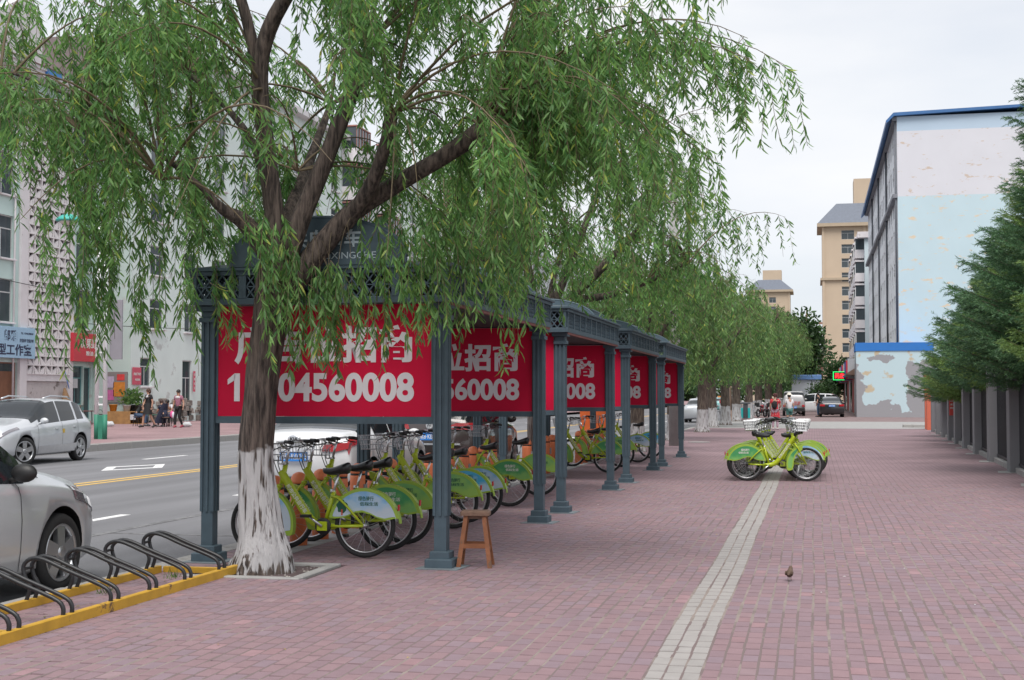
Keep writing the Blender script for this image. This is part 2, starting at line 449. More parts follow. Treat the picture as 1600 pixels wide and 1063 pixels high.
def brick_floor():
    V8 = lambda hx, hy, z0, z1, b: np.array([(-hx,-hy,z0),(hx,-hy,z0),(hx,hy,z0),(-hx,hy,z0),(-hx,-hy,z1-b),(hx,-hy,z1-b),(hx,hy,z1-b),(-hx,hy,z1-b),(-hx+b,-hy+b*1.6,z1),(hx-b,-hy+b*1.6,z1),(hx-b,hy-b*1.6,z1),(-hx+b,hy-b*1.6,z1)])
    base = V8(0.0458, 0.0965, -0.03, 0.0, 0.0038)
    FQ = np.array([(8,9,10,11),(4,5,9,8),(5,6,10,9),(6,7,11,10),(7,4,8,11),(0,1,5,4),(1,2,6,5),(2,3,7,6),(3,0,4,7)])
    cells = []
    ncol = int((5.3+5.6)/0.1)
    for c in range(ncol):
        x = -5.57 + 0.1*c
        off = rng.uniform(0, 0.2) if c % 3 else (0.2*0.37*c) % 0.2
        pale = -0.93 < x < -0.63
        wob = rng.uniform(0, 6.28)
        lo = max(5.6, (-x-1.2)/0.655 if x < 0 else 5.6, (x-1.2)/0.14 if x > 0 else 5.6)
        y = lo + off
        while y < NEAR_END + 0.02:
            xx = x + wave(x, y)
            if not (PIT[0]-0.12 < xx < PIT[1]+0.12 and PIT[2]-0.08 < y < PIT[3]+0.08):
                if pale: k = 5
                else:
                    q = rng.random()
                    k = 0 if q < .4 else 1 if q < .74 else 2 if q < .95 else 3 if q < .985 else 4
                    if 13 < y < 22 and -2.2 < xx < 0.6 and rng.random() < 0.05: k = 4
                cells.append((xx + rng.normal(0, .0011), y + rng.normal(0, .0022), rng.normal(0, .0005) + 0.0025*(noise.noise((xx*.5, y*.35, 3.0))-0.3), rng.normal(0, .007), rng.normal(0, .004), rng.normal(0, .004), k))
            y += 0.2
    C_ = np.array(cells)
    cp = np.array([0, 0])
    # the bricks largest in view: nearest inside the picture's wedge
    ang = np.degrees(np.arctan2(C_[:,0], C_[:,1]))
    inview = (ang > -33.2) & (ang < 8.2) & (C_[:,1] > 6.1)
    dist = np.hypot(C_[:,0], C_[:,1]) + np.where(inview, 0, 1e3)
    order = np.argsort(dist); near = set(order[:300].tolist())
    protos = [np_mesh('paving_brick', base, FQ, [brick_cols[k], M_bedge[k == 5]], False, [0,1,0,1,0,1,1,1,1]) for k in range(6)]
    for i in near:
        x, y, z, a, tx, ty, k = C_[i]
        o = obj('pale_paving_brick' if k == 5 else 'paving_brick', protos[int(k)], pavement, (x, y, z), (tx, ty, a))
    rest = np.array([i for i in range(len(C_)) if i not in near])
    A = C_[rest]
    ca, sa = np.cos(A[:,3]), np.sin(A[:,3])
    bx, by, bz = base[:,0], base[:,1], base[:,2]
    X = A[:,0,None] + ca[:,None]*bx - sa[:,None]*by
    Y = A[:,1,None] + sa[:,None]*bx + ca[:,None]*by
    Z = A[:,2,None] + bz - A[:,5,None]*bx + A[:,4,None]*by
    V = np.stack([X,Y,Z],2).reshape(-1,3)
    F = (FQ[None] + (np.arange(len(A))*12)[:,None,None]).reshape(-1,4)
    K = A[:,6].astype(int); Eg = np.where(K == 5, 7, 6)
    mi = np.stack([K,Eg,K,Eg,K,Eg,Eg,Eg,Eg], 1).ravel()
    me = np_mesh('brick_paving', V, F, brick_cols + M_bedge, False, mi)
    tag(obj('brick_paving', me, pavement), kind='stuff')
brick_floor()
# jointing sand swept into the long joints
V = []; F = []
for c in range(int((5.3+5.6)/0.1)):
    x = -5.57 + 0.1*c; lo = max(5.6, (-x-1.2)/0.655 if x < 0 else 5.6, (x-1.2)/0.14 if x > 0 else 5.6)
    ys = np.arange(lo, NEAR_END, 0.25); o = len(V)
    keep = [not (PIT[0]-.2 < x < PIT[1]+.12 and PIT[2]-.3 < y < PIT[3]+.3) for y in ys]
    for i, y in enumerate(ys):
        gx = x + .05 + (wave(x, y)+wave(x+.1, y))/2; gz = -.0022 + .0022*noise.noise((gx*3, y*2.2, 0))
        V += [(gx-.012, y, gz), (gx+.012, y, gz)]
        if i and keep[i] and keep[i-1]: F.append((o+2*i-2, o+2*i-1, o+2*i+1, o+2*i))
tag(obj('joint_sand', np_mesh('joint_sand', V, F, M_sand), pavement), kind='stuff')
# pale guide strip continues in the far paving as thin laid slabs
mb = MB(); 
for c in range(3):
    y = NEAR_END
    while y < 60: mb.box(-0.927+0.1*c, -0.833+0.1*c, y+.004, y+0.196, -0.02, 0.005); y += 0.2
tag(mb.build('pale_strip', brick_cols[5], pavement), kind='stuff')

# tree pit in the pavement
pit = tag(obj('tree_pit', None), kind='structure')
x0,x1,y0,y1 = PIT
g = 14; V=[]; F=[]
for i in range(g+1):
    for j in range(g+1):
        V.append((x0+(x1-x0)*i/g, y0+(y1-y0)*j/g, -0.03+0.035*noise.noise((i*.5,j*.5,1.3))))
for i in range(g):
    for j in range(g): F.append((i*(g+1)+j,(i+1)*(g+1)+j,(i+1)*(g+1)+j+1,i*(g+1)+j+1))
obj('soil', np_mesh('soil', V, F, mat('soil', (0.05,0.043,0.036), 0.95, 0, 0.45, 20, 0.5, 60), True), pit)
mb = MB(); mb.bbox(x0-.09, x1+.09, y0-.09, y0, -.03, .012, .008); mb.bbox(x0-.09, x1+.09, y1, y1+.09, -.03, .012, .008)
mb.build('pit_edging', M_conc, pit)
mb = MB(); mb.bbox(x1, x1+.09, y0+.003, y1-.003, -.03, .012, .008); mb.build('pit_edging', M_conc, pit)
mb = MB()
for i in range(160):
    a = random.uniform(x0+.05,x1-.04); b_ = random.uniform(y0+.03,y1-.03); s = random.uniform(.004,.012)
    mb.ell((a,b_,-.02+s*.4),(s,s*1.2,s*.7),5,4)
tag(mb.build('pebbles', mat('pebble', (0.35,0.33,0.3), 0.8, 0, .2, 3, island=.4), pit), kind='stuff')

# concrete footing slab that the docks stand on, and concrete skirts around the post feet come with the shelters
mb = MB(); mb.bbox(-5.3, -4.95, 12.0, 39.0, -.03, .012, .01); tag(mb.build('dock_plinth', M_conc), kind='structure')

# ------------------------------------------------------------ painted markings
def mark(name, polys, m):
    mb = MB()
    for p in polys: mb.prism(p, ROADZ, ROADZ+.004, 'xy')
    return tag(mb.build(name, m, road), None)
mark('centre_line', [[(-13.35,-5),(-13.22,-5),(-13.22,400),(-13.35,400)]], M_yel)
mark('centre_line', [[(-13.05,-5),(-12.92,-5),(-12.92,400),(-13.05,400)]], M_yel)
for k in range(24):
    y = 11.4 + 6.0*k
    if y > 12.5 and y < 120: mark('lane_dash', [[(-9.27,y-2.4),(-9.12,y-2.4),(-9.12,y-.1),(-9.27,y-.1)]], M_wht)
    mark('lane_dash', [[(-16.85,y+3.1),(-16.7,y+3.1),(-16.7,y+5.5),(-16.85,y+5.5)]], M_wht) if 25 < y < 90 else None
cx,cy=-15.1,28.8
outd=[(cx,cy-1.5),(cx+.68,cy),(cx,cy+1.5),(cx-.68,cy)];ind=[(cx,cy-1.02),(cx+.45,cy),(cx,cy+1.02),(cx-.45,cy)]
mark('diamond_mark', [[outd[i],outd[(i+1)%4],ind[(i+1)%4],ind[i]] for i in range(4)], M_wht)
mark('bay_line', [[(-8.25,5),(-8.13,5),(-8.13,120),(-8.25,120)]], M_wworn)
for y in (14.9, 22.6, 30.2, 37.8): mark('bay_line', [[(-8.12,y),(-5.95,y),(-5.95,y+.1),(-8.12,y+.1)]], M_wworn)
# ------------------------------------------------------------ willows
def bark_mat(name, base, dark, white_to=None, wnoise=0.16):
    m = bpy.data.materials.new(name); m.use_nodes = True
    N, L = m.node_tree.nodes, m.node_tree.links
    b = N['Principled BSDF']; b.inputs['Roughness'].default_value = 0.9
    tc = N.new('ShaderNodeTexCoord'); mp = N.new('ShaderNodeMapping'); mp.inputs['Scale'].default_value = (17, 17, 1.9)
    L.new(tc.outputs['Object'], mp.inputs['Vector'])
    n = N.new('ShaderNodeTexNoise'); n.inputs['Scale'].default_value = 1.6; n.inputs['Detail'].default_value = 8; n.inputs['Roughness'].default_value = .65
    L.new(mp.outputs['Vector'], n.inputs['Vector'])
    rp = N.new('ShaderNodeValToRGB'); e = rp.color_ramp.elements
    e[0].position = .4; e[0].color = (*dark,1); e[1].position = .6; e[1].color = (*base,1)
    L.new(n.outputs['Fac'], rp.inputs['Fac'])
    col = rp.outputs['Color']
    if white_to is not None:
        sx = N.new('ShaderNodeSeparateXYZ'); L.new(tc.outputs['Object'], sx.inputs[0])
        n2 = N.new('ShaderNodeTexNoise'); n2.inputs['Scale'].default_value = 9; n2.inputs['Detail'].default_value = 6
        L.new(tc.outputs['Object'], n2.inputs['Vector'])
        mc = N.new('ShaderNodeMapping'); mc.inputs['Scale'].default_value = (30, 30, 2.6); L.new(tc.outputs['Object'], mc.inputs['Vector'])
        nc = N.new('ShaderNodeTexNoise'); nc.inputs['Scale'].default_value = 1.0; nc.inputs['Detail'].default_value = 7; L.new(mc.outputs['Vector'], nc.inputs['Vector'])
        # height of the limewash edge, uneven; and bare cracks where the bark noise is deep
        a = N.new('ShaderNodeMath'); a.operation = 'MULTIPLY_ADD'; a.inputs[1].default_value = wnoise; L.new(n2.outputs['Fac'], a.inputs[0]); L.new(sx.outputs['Z'], a.inputs[2])
        r = N.new('ShaderNodeMapRange'); r.inputs['From Min'].default_value = white_to+wnoise*.5-.015; r.inputs['From Max'].default_value = white_to+wnoise*.5+.015; r.inputs['To Min'].default_value = 1; r.inputs['To Max'].default_value = 0
        L.new(a.outputs[0], r.inputs['Value'])
        a2 = N.new('ShaderNodeMath'); a2.operation = 'MULTIPLY_ADD'; a2.inputs[1].default_value = .5; L.new(nc.outputs['Fac'], a2.inputs[0])
        zz = N.new('ShaderNodeMapRange'); zz.inputs['From Min'].default_value = 0.0; zz.inputs['From Max'].default_value = .13; zz.inputs['To Min'].default_value = 0.12; zz.inputs['To Max'].default_value = .2
        L.new(sx.outputs['Z'], zz.inputs['Value']); L.new(zz.outputs['Result'], a2.inputs[2])
        r2 = N.new('ShaderNodeMapRange'); r2.inputs['From Min'].default_value = .385; r2.inputs['From Max'].default_value = .43
        L.new(a2.outputs[0], r2.inputs['Value'])
        mu = N.new('ShaderNodeMath'); mu.operation = 'MULTIPLY'; L.new(r.outputs['Result'], mu.inputs[0]); L.new(r2.outputs['Result'], mu.inputs[1])
        mx = N.new('ShaderNodeMix'); mx.data_type = 'RGBA'; mx.inputs['B'].default_value = (.46,.45,.46,1)
        L.new(mu.outputs[0], mx.inputs['Factor']); L.new(col, mx.inputs['A']); col = mx.outputs['Result']
    L.new(col, b.inputs['Base Color'])
    bp = N.new('ShaderNodeBump'); bp.inputs['Strength'].default_value = .9; bp.inputs['Distance'].default_value = .05
    L.new(n.outputs['Fac'], bp.inputs['Height']); L.new(bp.outputs['Normal'], b.inputs['Normal'])
    return m
BARK = (0.14, 0.108, 0.092); BARKD = (0.03, 0.022, 0.02)
M_bark_lime = bark_mat('bark_limewashed', BARK, BARKD, 1.06)
M_bark = bark_mat('bark', BARK, BARKD)
M_twig = mat('willow_twig', (0.13, 0.1, 0.06), .8, 0, .2, 5)
M_leaf = leaf_mat('willow_leaf', (0.052,0.14,0.045), (0.165,0.305,0.095), (0.4,0.43,0.1), .47)
M_leaf_far = leaf_mat('willow_leaf_far', (0.05,0.12,0.04), (0.15,0.255,0.085), (0.28,0.34,0.1), .44)

def smooth_path(P, n):
    """Catmull-Rom through points with per-point radius as 4th value"""
    P = np.array(P, float); k = len(P)
    out = []
    for i in range(n+1):
        t = i/n*(k-1); j = min(int(t), k-2); u = t-j
        p0, p1, p2, p3 = P[max(j-1,0)], P[j], P[j+1], P[min(j+2,k-1)]
        out.append(0.5*((2*p1)+(-p0+p2)*u+(2*p0-5*p1+4*p2-p3)*u*u+(-p0+3*p1-3*p2+p3)*u**3))
    return np.array(out)
def rough_tube(mb, pts, n=20, amp=.06, freq=5.0, flare=False):
    """trunk or limb: tube whose surface is ridged lengthwise"""
    V=[];F=[]
    m=len(pts); up=Vector((0,1,0))
    for i in range(m):
        p=Vector(pts[i][:3]); r_=pts[i][3]
        t=Vector(pts[min(i+1,m-1)][:3])-Vector(pts[max(i-1,0)][:3]); t.normalize()
        a=t.cross(up); a.normalize(); b=a.cross(t).normalized(); up=b if abs(b.dot(t))<.99 else up
        for k in range(n):
            g=2*math.pi*k/n
            d=a*math.cos(g)+b*math.sin(g)
            rid=noise.noise((math.cos(g)*freq*.55,math.sin(g)*freq*.55,p.z*1.1+3))*1.0+noise.noise((math.cos(g)*freq*1.5,math.sin(g)*freq*1.5,p.z*2.6))*.7
            q=r_*(1+amp*rid)
            if flare: q*=1+.0*k+max(0,(.35-p.z))*.55*(.5+.5*math.sin(g*4+1.0))
            V.append(p+d*q)
    for i in range(m-1):
        for k in range(n):
            k2=(k+1)%n; F.append((i*n+k,i*n+k2,(i+1)*n+k2,(i+1)*n+k))
    F.append(tuple((m-1)*n+k for k in range(n)))
    mb.add(V,F,True)

LEAF_T = np.array([(0,0,0),(.35,.5,.03),(.35,-.5,.03),(.72,.36,-.02),(.72,-.36,-.02),(1,0,-.16)])
def leaves_mesh(name, P, D, S, W, m, r):
    """P base points, D pointing directions, S lengths, W widths: two-bladed bent leaves"""
    n=len(P); D=D/np.linalg.norm(D,axis=1,keepdims=True)
    up=r.normal(0,1,(n,3)); side=np.cross(D,up); side/=np.linalg.norm(side,axis=1,keepdims=True)+1e-9
    nor=np.cross(side,D)
    T=LEAF_T
    V=P[:,None,:]+D[:,None,:]*(T[None,:,0,None]*S[:,None,None])+side[:,None,:]*(T[None,:,1,None]*W[:,None,None])+nor[:,None,:]*(T[None,:,2,None]*S[:,None,None])
    V=V.reshape(-1,3)
    b=(np.arange(n)*6)[:,None]
    tri1=np.concatenate([b+0,b+2,b+1],1); q1=np.concatenate([b+1,b+2,b+4],1); q2=np.concatenate([b+1,b+4,b+3],1); t2=np.concatenate([b+3,b+4,b+5],1)
    F=np.stack([tri1,q1,q2,t2],1).reshape(-1,3)
    return np_mesh(name,V,F,m)

def shoot_path(p, target, rise, r, n=9):
    """an arching shoot from p to target that rises and then droops"""
    p=np.array(p);t=np.array(target)
    mid=(p+t)/2+np.array([0,0,rise])+r.normal(0,.12,3)
    out=[]
    for i in range(n+1):
        u=i/n
        out.append((1-u)**2*p+2*u*(1-u)*mid+u*u*t)
    return np.array(out)

def crown(r, anchors, inside, zlow, n_shoots, box, spacing, slen, leaf_step, leaf_len, leaf_w, wind=(.15,0,0), front_thin=None):
    """returns twig polylines and leaf arrays: shoots from the limb ends arch out to points of the crown and carry hanging strands"""
    twigs=[];P=[];D=[]
    cnt=0;tries=0
    A=np.array([a for a in anchors])
    while cnt<n_shoots and tries<n_shoots*40:
        tries+=1
        t=np.array([r.uniform(*box[0]),r.uniform(*box[1]),r.uniform(*box[2])])
        if not inside(t): continue
        dd=np.linalg.norm(A[:,:3]-t,axis=1)+np.maximum(0,A[:,2]-t[2])*.5
        a=A[r.choice(np.argsort(dd)[:4])]
        sp=shoot_path(a[:3],t,.25+.25*np.linalg.norm(t-a[:3]),r)
        twigs.append((sp,a[3]))
        cnt+=1
        L_=np.linalg.norm(np.diff(sp,axis=0),axis=1);tot=L_.sum()
        ns=max(3,int(tot*.8/spacing))
        for k in range(ns):
            u=.22+.78*(k+r.random())/ns
            x=u*(len(sp)-1);j=min(int(x),len(sp)-2);b=sp[j]+(sp[j+1]-sp[j])*(x-j)
            ln=slen*r.uniform(.45,1.35)
            low=zlow(b[0],b[1])+r.uniform(0,.35)
            if b[2]-ln<low: ln=b[2]-low
            if ln<.15: continue
            if front_thin is not None:
                lim=front_thin(b)
                if lim is not None and r.random()<.88:
                    if b[2]-lim<.25: continue
                    ln=min(ln,b[2]-lim)
            ha=r.uniform(0,2*math.pi)
            hd=np.array([math.cos(ha),math.sin(ha),0])*r.uniform(.08,.4)+np.array(wind)
            m=max(4,int(ln/.16))
            uu=np.linspace(0,1,m+1)[:,None]
            st=b+np.concatenate([(1-np.exp(-2.2*uu))*hd[0]*ln*.9,(1-np.exp(-2.2*uu))*hd[1]*ln*.9,-ln*(.25*uu+.75*uu**1.5)],1)
            st[:,:2]+=.02*np.sin(uu*7+ha)
            twigs.append((st,.003))
            nl=int(ln/leaf_step)
            q=np.sort(r.random(nl))*.98+.02
            xx=q*m;jj=np.minimum(xx.astype(int),m-1);fr=(xx-jj)[:,None]
            pp=st[jj]*(1-fr)+st[jj+1]*fr
            dr=st[jj+1]-st[jj];dr/=np.linalg.norm(dr,axis=1,keepdims=True)
            ga=r.uniform(0,2*math.pi,nl)
            sd=np.stack([np.cos(ga),np.sin(ga),r.uniform(-.3,.25,nl)],1)
            P.append(pp);D.append(dr*.62+sd*.75+np.array([wind[0]*.6,0,-.28]))
    P=np.concatenate(P);D=np.concatenate(D);n=len(P)
    S=leaf_len*r.uniform(.6,1.3,n);W=leaf_w*r.uniform(.75,1.25,n)
    return twigs,P,D,S,W
def twig_mesh(name, twigs, m, rmax=.015):
    mb=MB()
    for path,r0 in twigs:
        k=len(path)
        rs=[max(.0022,(min(r0,rmax))*(1-.85*i/(k-1))) for i in range(k)]
        mb.tube(path,rs,4 if r0<.006 else 6,False)
    return mb.mesh(name,m)

# --- the near willow
TX, TY = -4.72, 11.35
near_willow = thing('willow_tree', 'large willow with whitewashed lower trunk beside the black bicycle rack', 'tree', (TX,TY,0))
tr = smooth_path([(-.02,0,-.06,.27),(0,0,.12,.232),(-.02,0,.35,.19),(-.06,0,.75,.16),(-.07,0,1.1,.15),(-.03,0,1.6,.145),(.04,0,2.1,.15),(.11,.0,2.55,.165),(.13,0,2.8,.15)], 60)
mb=MB(); rough_tube(mb,tr,72,.13,6.5,True); trunk=mb.build('trunk',M_bark_lime,near_willow)
limbs=[
 [(.1,0,2.55,.11),(.12,-.05,2.95,.09),(.06,-.1,3.6,.078),(.0,-.15,4.3,.072),(.12,-.2,4.75,.07),(.5,-.3,5.3,.055),(.8,-.4,6.0,.04)],
 [(.02,-.12,4.05,.06),(-.1,-.2,4.8,.05),(-.35,-.3,5.6,.04),(-.5,-.35,6.2,.03)],
 [(.14,.02,2.6,.11),(.3,.05,3.05,.088),(.52,.1,3.6,.076),(.72,.15,4.15,.07),(.84,.2,4.55,.085)],
 [(.1,.05,2.35,.125),(.36,.15,2.72,.105),(.7,.22,3.12,.09),(1.05,.28,3.36,.08),(1.5,.35,3.62,.074),(1.86,.4,3.86,.09)],
 [(.68,.2,3.05,.07),(.95,.1,3.38,.062),(1.12,.0,3.75,.055),(1.2,-.1,3.95,.05)],
 [(.08,-.02,2.72,.1),(-.1,-.2,3.02,.075),(-.26,-.35,3.14,.045),(-.5,-.5,3.4,.024),(-1.2,-.8,3.95,.016),(-2.0,-1.0,4.3,.012)],
 [(.1,-.1,3.2,.05),(-.3,.3,3.9,.035),(-1.1,.7,4.6,.022),(-2.0,1.0,5.0,.012)],
 [(.12,.0,2.9,.07),(.1,.7,3.6,.05),(.1,1.4,4.4,.03)],
]
for L_ in limbs:
    mb=MB(); rough_tube(mb,smooth_path(L_,26),16,.07,4.0); mb.build('branch',M_bark,near_willow)
W_=lambda x,y,z,r_:(x,y,z,r_)
anch=[W_(.8,-.4,6.0,.03),W_(.5,-.3,5.3,.028),W_(-.5,-.35,6.1,.025),W_(-.35,-.3,5.6,.025),W_(.84,.2,4.6,.03),W_(.84,.2,4.58,.025),W_(.86,.2,4.55,.03),W_(1.86,.4,3.9,.03),W_(1.86,.4,3.88,.026),W_(1.84,.42,3.86,.02),W_(1.2,-.1,3.95,.028),W_(1.18,-.1,3.93,.02),W_(-.65,-.7,3.35,.022),W_(-1.3,-.9,3.75,.02),W_(-2.0,-1.0,4.1,.015),W_(-1.1,.7,4.6,.022),W_(-2.0,1.0,5.0,.016),W_(.1,1.4,4.4,.022),W_(.05,-.1,4.2,.02),W_(.3,.0,3.5,.012)]
def low_near(x,y):
    # lower limit of the hanging strands over the ground, by distance along the street front
    xs=[-4.2,-2.65,-2.2,-1.9,-1.55,-1.25,-.9,-.5,-.2,.2,.6,.9,1.3,1.7,2.2,2.8,3.3,3.8,4.3,4.9,5.3]
    zs=[3.9,3.6,3.25,2.5,1.75,1.9,2.45,2.15,2.25,1.95,1.85,1.8,2.0,1.9,2.1,2.2,2.45,2.9,3.35,3.6,4.1]
    return float(np.interp(x,xs,zs))
def in_near(t):
    x,y,z=t
    e=((x-.55)/(4.4 if x>.55 else 3.9))**2+(y/2.7)**2+((z-4.0)/2.9)**2
    if e>1 or z<low_near(x,y)+.35: return False
    if abs(x-.35)<.75 and y<.5 and 2.95<z<4.9: return rng.random()<.12
    return e>.12
def thin(b):
    # the limbs stay bare on the pavement side: strands end above the long limb
    if -.3<b[0]<2.15 and b[1]<.45: return max(3.15,2.95+(b[0]-.4)*.72)+(.75 if b[0]<.55 else 0.0)
    return None
r1=np.random.default_rng(11)
tw,P,D,S,W=crown(r1,anch,in_near,low_near,150,((-4.0,5.0),(-2.6,2.6),(2.6,6.8)),.09,.62,.0175,.108,.017,(.14,.02,0),thin)
tw2,P2,D2,S2,W2=crown(r1,anch,in_near,low_near,24,((-3.4,-.5),(-2.4,2.4),(2.6,6.4)),.085,.62,.0175,.108,.017,(.14,.02,0),thin)
tw+=tw2;P=np.concatenate([P,P2]);D=np.concatenate([D,D2]);S=np.concatenate([S,S2]);W=np.concatenate([W,W2])
print('near willow leaves',len(P))
# a natural gap in the crown where the sign arch shows between the strands
def gap(P): return ~((P[:,0]>.42)&(P[:,0]<1.0)&(P[:,1]<.55)&(P[:,2]>2.66)&(P[:,2]<3.25))
k_=gap(P);P,D,S,W=P[k_],D[k_],S[k_],W[k_]
obj('shoots',twig_mesh('shoots',tw,M_twig),near_willow)['kind']='stuff'
obj('crown',leaves_mesh('crown',P,D,S,W,M_leaf,r1),near_willow)
# low strands hanging in front of the trunk and the red board
def sprays(r,spots,n_leaf_step,root,leaf_len,leaf_w):
    tw=[];P=[];D=[]
    for (x,y,z,ln,n) in spots:
        for k in range(n):
            b=np.array([x+r.normal(0,.13),y+r.normal(0,.13),z+r.normal(0,.1)])
            l=ln*r.uniform(.5,1.15);m=8;uu=np.linspace(0,1,m+1)[:,None]
            hx=r.normal(.12,.2);hy=r.normal(-.05,.2)
            st=b+np.concatenate([(1-np.exp(-2*uu))*hx*l,(1-np.exp(-2*uu))*hy*l,-l*(.3*uu+.7*uu**1.4)],1)
            tw.append((st,.003))
            nl=int(l/n_leaf_step);q=np.sort(r.random(nl));xx=q*m;jj=np.minimum(xx.astype(int),m-1);fr=(xx-jj)[:,None]
            pp=st[jj]*(1-fr)+st[jj+1]*fr;dr=st[jj+1]-st[jj];dr/=np.linalg.norm(dr,axis=1,keepdims=True)
            ga=r.uniform(0,6.28,nl);sd=np.stack([np.cos(ga),np.sin(ga),r.uniform(-.3,.2,nl)],1)
            P.append(pp);D.append(dr*.8+sd*.6+np.array([.08,0,-.3]))
    P=np.concatenate(P);D=np.concatenate(D);n=len(P)
    return tw,P,D,leaf_len*r.uniform(.65,1.3,n),leaf_w*r.uniform(.8,1.25,n)
r2=np.random.default_rng(5)
spots=[(1.95,.6,2.75,.7,7),(2.4,.4,2.9,.65,6),(2.75,.5,3.0,.65,5),(1.55,1.0,2.9,.7,6),(2.1,1.2,2.95,.6,5),(.35,-.5,2.45,.55,6),(.75,-.45,2.4,.6,9),(1.15,-.45,2.35,.55,7),(-1.75,-.2,2.6,.9,7),(-1.35,.1,2.45,.6,6),(-.62,-.35,2.75,.75,6),(-.35,-.4,2.6,.6,5),(.25,-.3,3.0,.85,9),(.45,-.35,2.85,.95,13),(.8,-.3,2.62,.75,11),(1.1,-.35,2.85,.85,12),(1.35,-.3,2.85,.8,12),(1.7,-.3,2.9,.75,13),(2.05,-.2,2.95,.75,10),(-1.5,-.4,2.8,1.0,9),(-1.62,-.3,3.3,1.3,9),(-1.2,-.2,3.0,.9,8),(.0,-.3,3.0,.6,5),(-.75,.3,3.2,.9,10),(-1.0,.5,3.6,1.0,9)]
tw,P,D,S,W=sprays(r2,spots,.02,near_willow,.115,.0175)
k_=gap(P);P,D,S,W=P[k_],D[k_],S[k_],W[k_]
obj('shoots',twig_mesh('shoots',tw,M_twig),near_willow)['kind']='stuff'
obj('crown',leaves_mesh('crown',P,D,S,W,M_leaf,r2),near_willow)

# --- the second willow, behind the second shelter
second=thing('willow_tree','second willow, forked and pale trunked, rising behind the orange docks of the front shelter','tree',(-5.05,25.0,0))
M_bark_pale=bark_mat('bark_pale',(.36,.31,.28),(.12,.09,.08))
M_bark_lime2=bark_mat('bark_limewashed_old',(.16,.125,.1),(.05,.035,.03),.95,.25)
mb=MB(); rough_tube(mb,smooth_path([(0,0,-.08,.2),(0,0,.3,.15),(.0,0,1.2,.135),(.06,0,2.2,.13),(.1,0,2.7,.13)],40),28,.08,5.5,True); mb.build('trunk',M_bark_pale,second)
limbs2=[[(.08,0,2.5,.12),(.45,.05,3.1,.1),(1.1,.1,3.75,.085),(1.65,.15,4.3,.07),(2.2,.2,4.9,.05)],[(.1,0,2.6,.11),(-.1,.1,3.6,.09),(-.3,.1,4.8,.07),(-.3,.1,5.8,.04)],[(.7,.05,3.3,.07),(1.4,-.2,3.35,.06),(2.1,-.4,3.55,.045),(2.9,-.5,3.9,.03)],[(.1,0,2.6,.1),(.7,.3,4.2,.07),(1.2,.5,5.6,.045)],[(.05,.0,2.6,.08),(-.7,-.3,3.8,.06),(-1.6,-.5,4.8,.03)],[(.1,.1,2.6,.08),(.2,1.0,3.9,.05),(.3,1.8,4.8,.03)]]
for L_ in limbs2:
    mb=MB(); rough_tube(mb,smooth_path(L_,20),12,.07,4.0); mb.build('branch',M_bark,second)
an2=[W_(2.2,.2,4.9,.03),W_(1.65,.15,4.3,.03),W_(1.1,.1,3.75,.02),W_(-.3,.1,5.8,.03),W_(-.3,.1,4.8,.025),W_(2.9,-.5,3.9,.02),W_(2.1,-.4,3.55,.02),W_(1.2,.5,5.6,.03),W_(.7,.3,4.2,.02),W_(-1.6,-.5,4.8,.02),W_(-.7,-.3,3.8,.02),W_(.3,1.8,4.8,.02)]
def low_second(x,y): return float(np.interp(x,[-4,-2.5,-1,0,1,2,2.6,3.2,3.8,4.4,4.8],[3.3,3.1,3.0,2.7,2.75,2.55,2.55,2.6,2.8,3.4,4.1]))
def in_second(t):
    x,y,z=t
    e=((x-.5)/(4.2 if x>.5 else 4.0))**2+(y/3.6)**2+((z-4.9)/3.6)**2
    return e<1 and e>.1 and z>low_second(x,y)+.4
r3=np.random.default_rng(21)
tw,P,D,S,W=crown(r3,an2,in_second,low_second,128,((-3.8,5.0),(-3.6,3.6),(2.9,8.4)),.15,.85,.034,.13,.025,(.1,0,0))
print('second willow leaves',len(P))
obj('shoots',twig_mesh('shoots',tw,M_twig),second)['kind']='stuff'
obj('crown',leaves_mesh('crown',P,D,S,W,M_leaf,r3),second)

# --- street willows further along, one shared crown turned and scaled
far_w=thing('willow_tree','willow with patchy limewash at the end of the row of shelters','tree',(-4.62,58.5,0),0,'willows along the kerb')
def far_willow_parts(root,lean,seed,lime):
    mb=MB(); rough_tube(mb,smooth_path([(0,0,-.08,.33),(0,0,.3,.27),(lean*.5,0,1.2,.23),(lean,0,2.4,.2),(lean*1.3,0,3.6,.14),(lean*1.5,0,5.2,.07)],26),20,.08,5,True); mb.build('trunk',lime,root)
    for k in range(6):
        a=k*1.05+seed
        mb=MB(); rough_tube(mb,smooth_path([(lean,0,2.2+.1*k,.1),(lean+math.cos(a)*.8,math.sin(a)*.8,3.4+.1*k,.07),(lean+math.cos(a)*1.9,math.sin(a)*1.9,4.6+.3*k,.04)],9),8,.05,4); mb.build('branch',M_bark,root)
def far_crown(seed):
    r=np.random.default_rng(seed)
    an=[W_(math.cos(k*1.05)*u,math.sin(k*1.05)*u,3.2+.6*u+.3*k,.02) for k in range(6) for u in (.8,1.9)]
    def ins(t):
        x,y,z=t; e=(x/3.2)**2+(y/3.2)**2+((z-4.6)/2.9)**2
        return .15<e<1 and z>1.9
    return crown(r,an,ins,lambda x,y:1.4+.05*(x*x+y*y)+.4*math.sin(x*2+y),120,((-3.3,3.3),(-3.3,3.3),(2.4,7.4)),.26,1.0,.07,.24,.05,(.06,0,0)),r
(tw,P,D,S,W),rr=far_crown(31)
far_crown_me=leaves_mesh('crown',P,D,S,W,M_leaf_far,rr); far_twig_me=twig_mesh('shoots',tw,M_twig)
print('far willow leaves',len(P))
far_willow_parts(far_w,.05,0,M_bark_lime2)
obj('crown',far_crown_me,far_w)
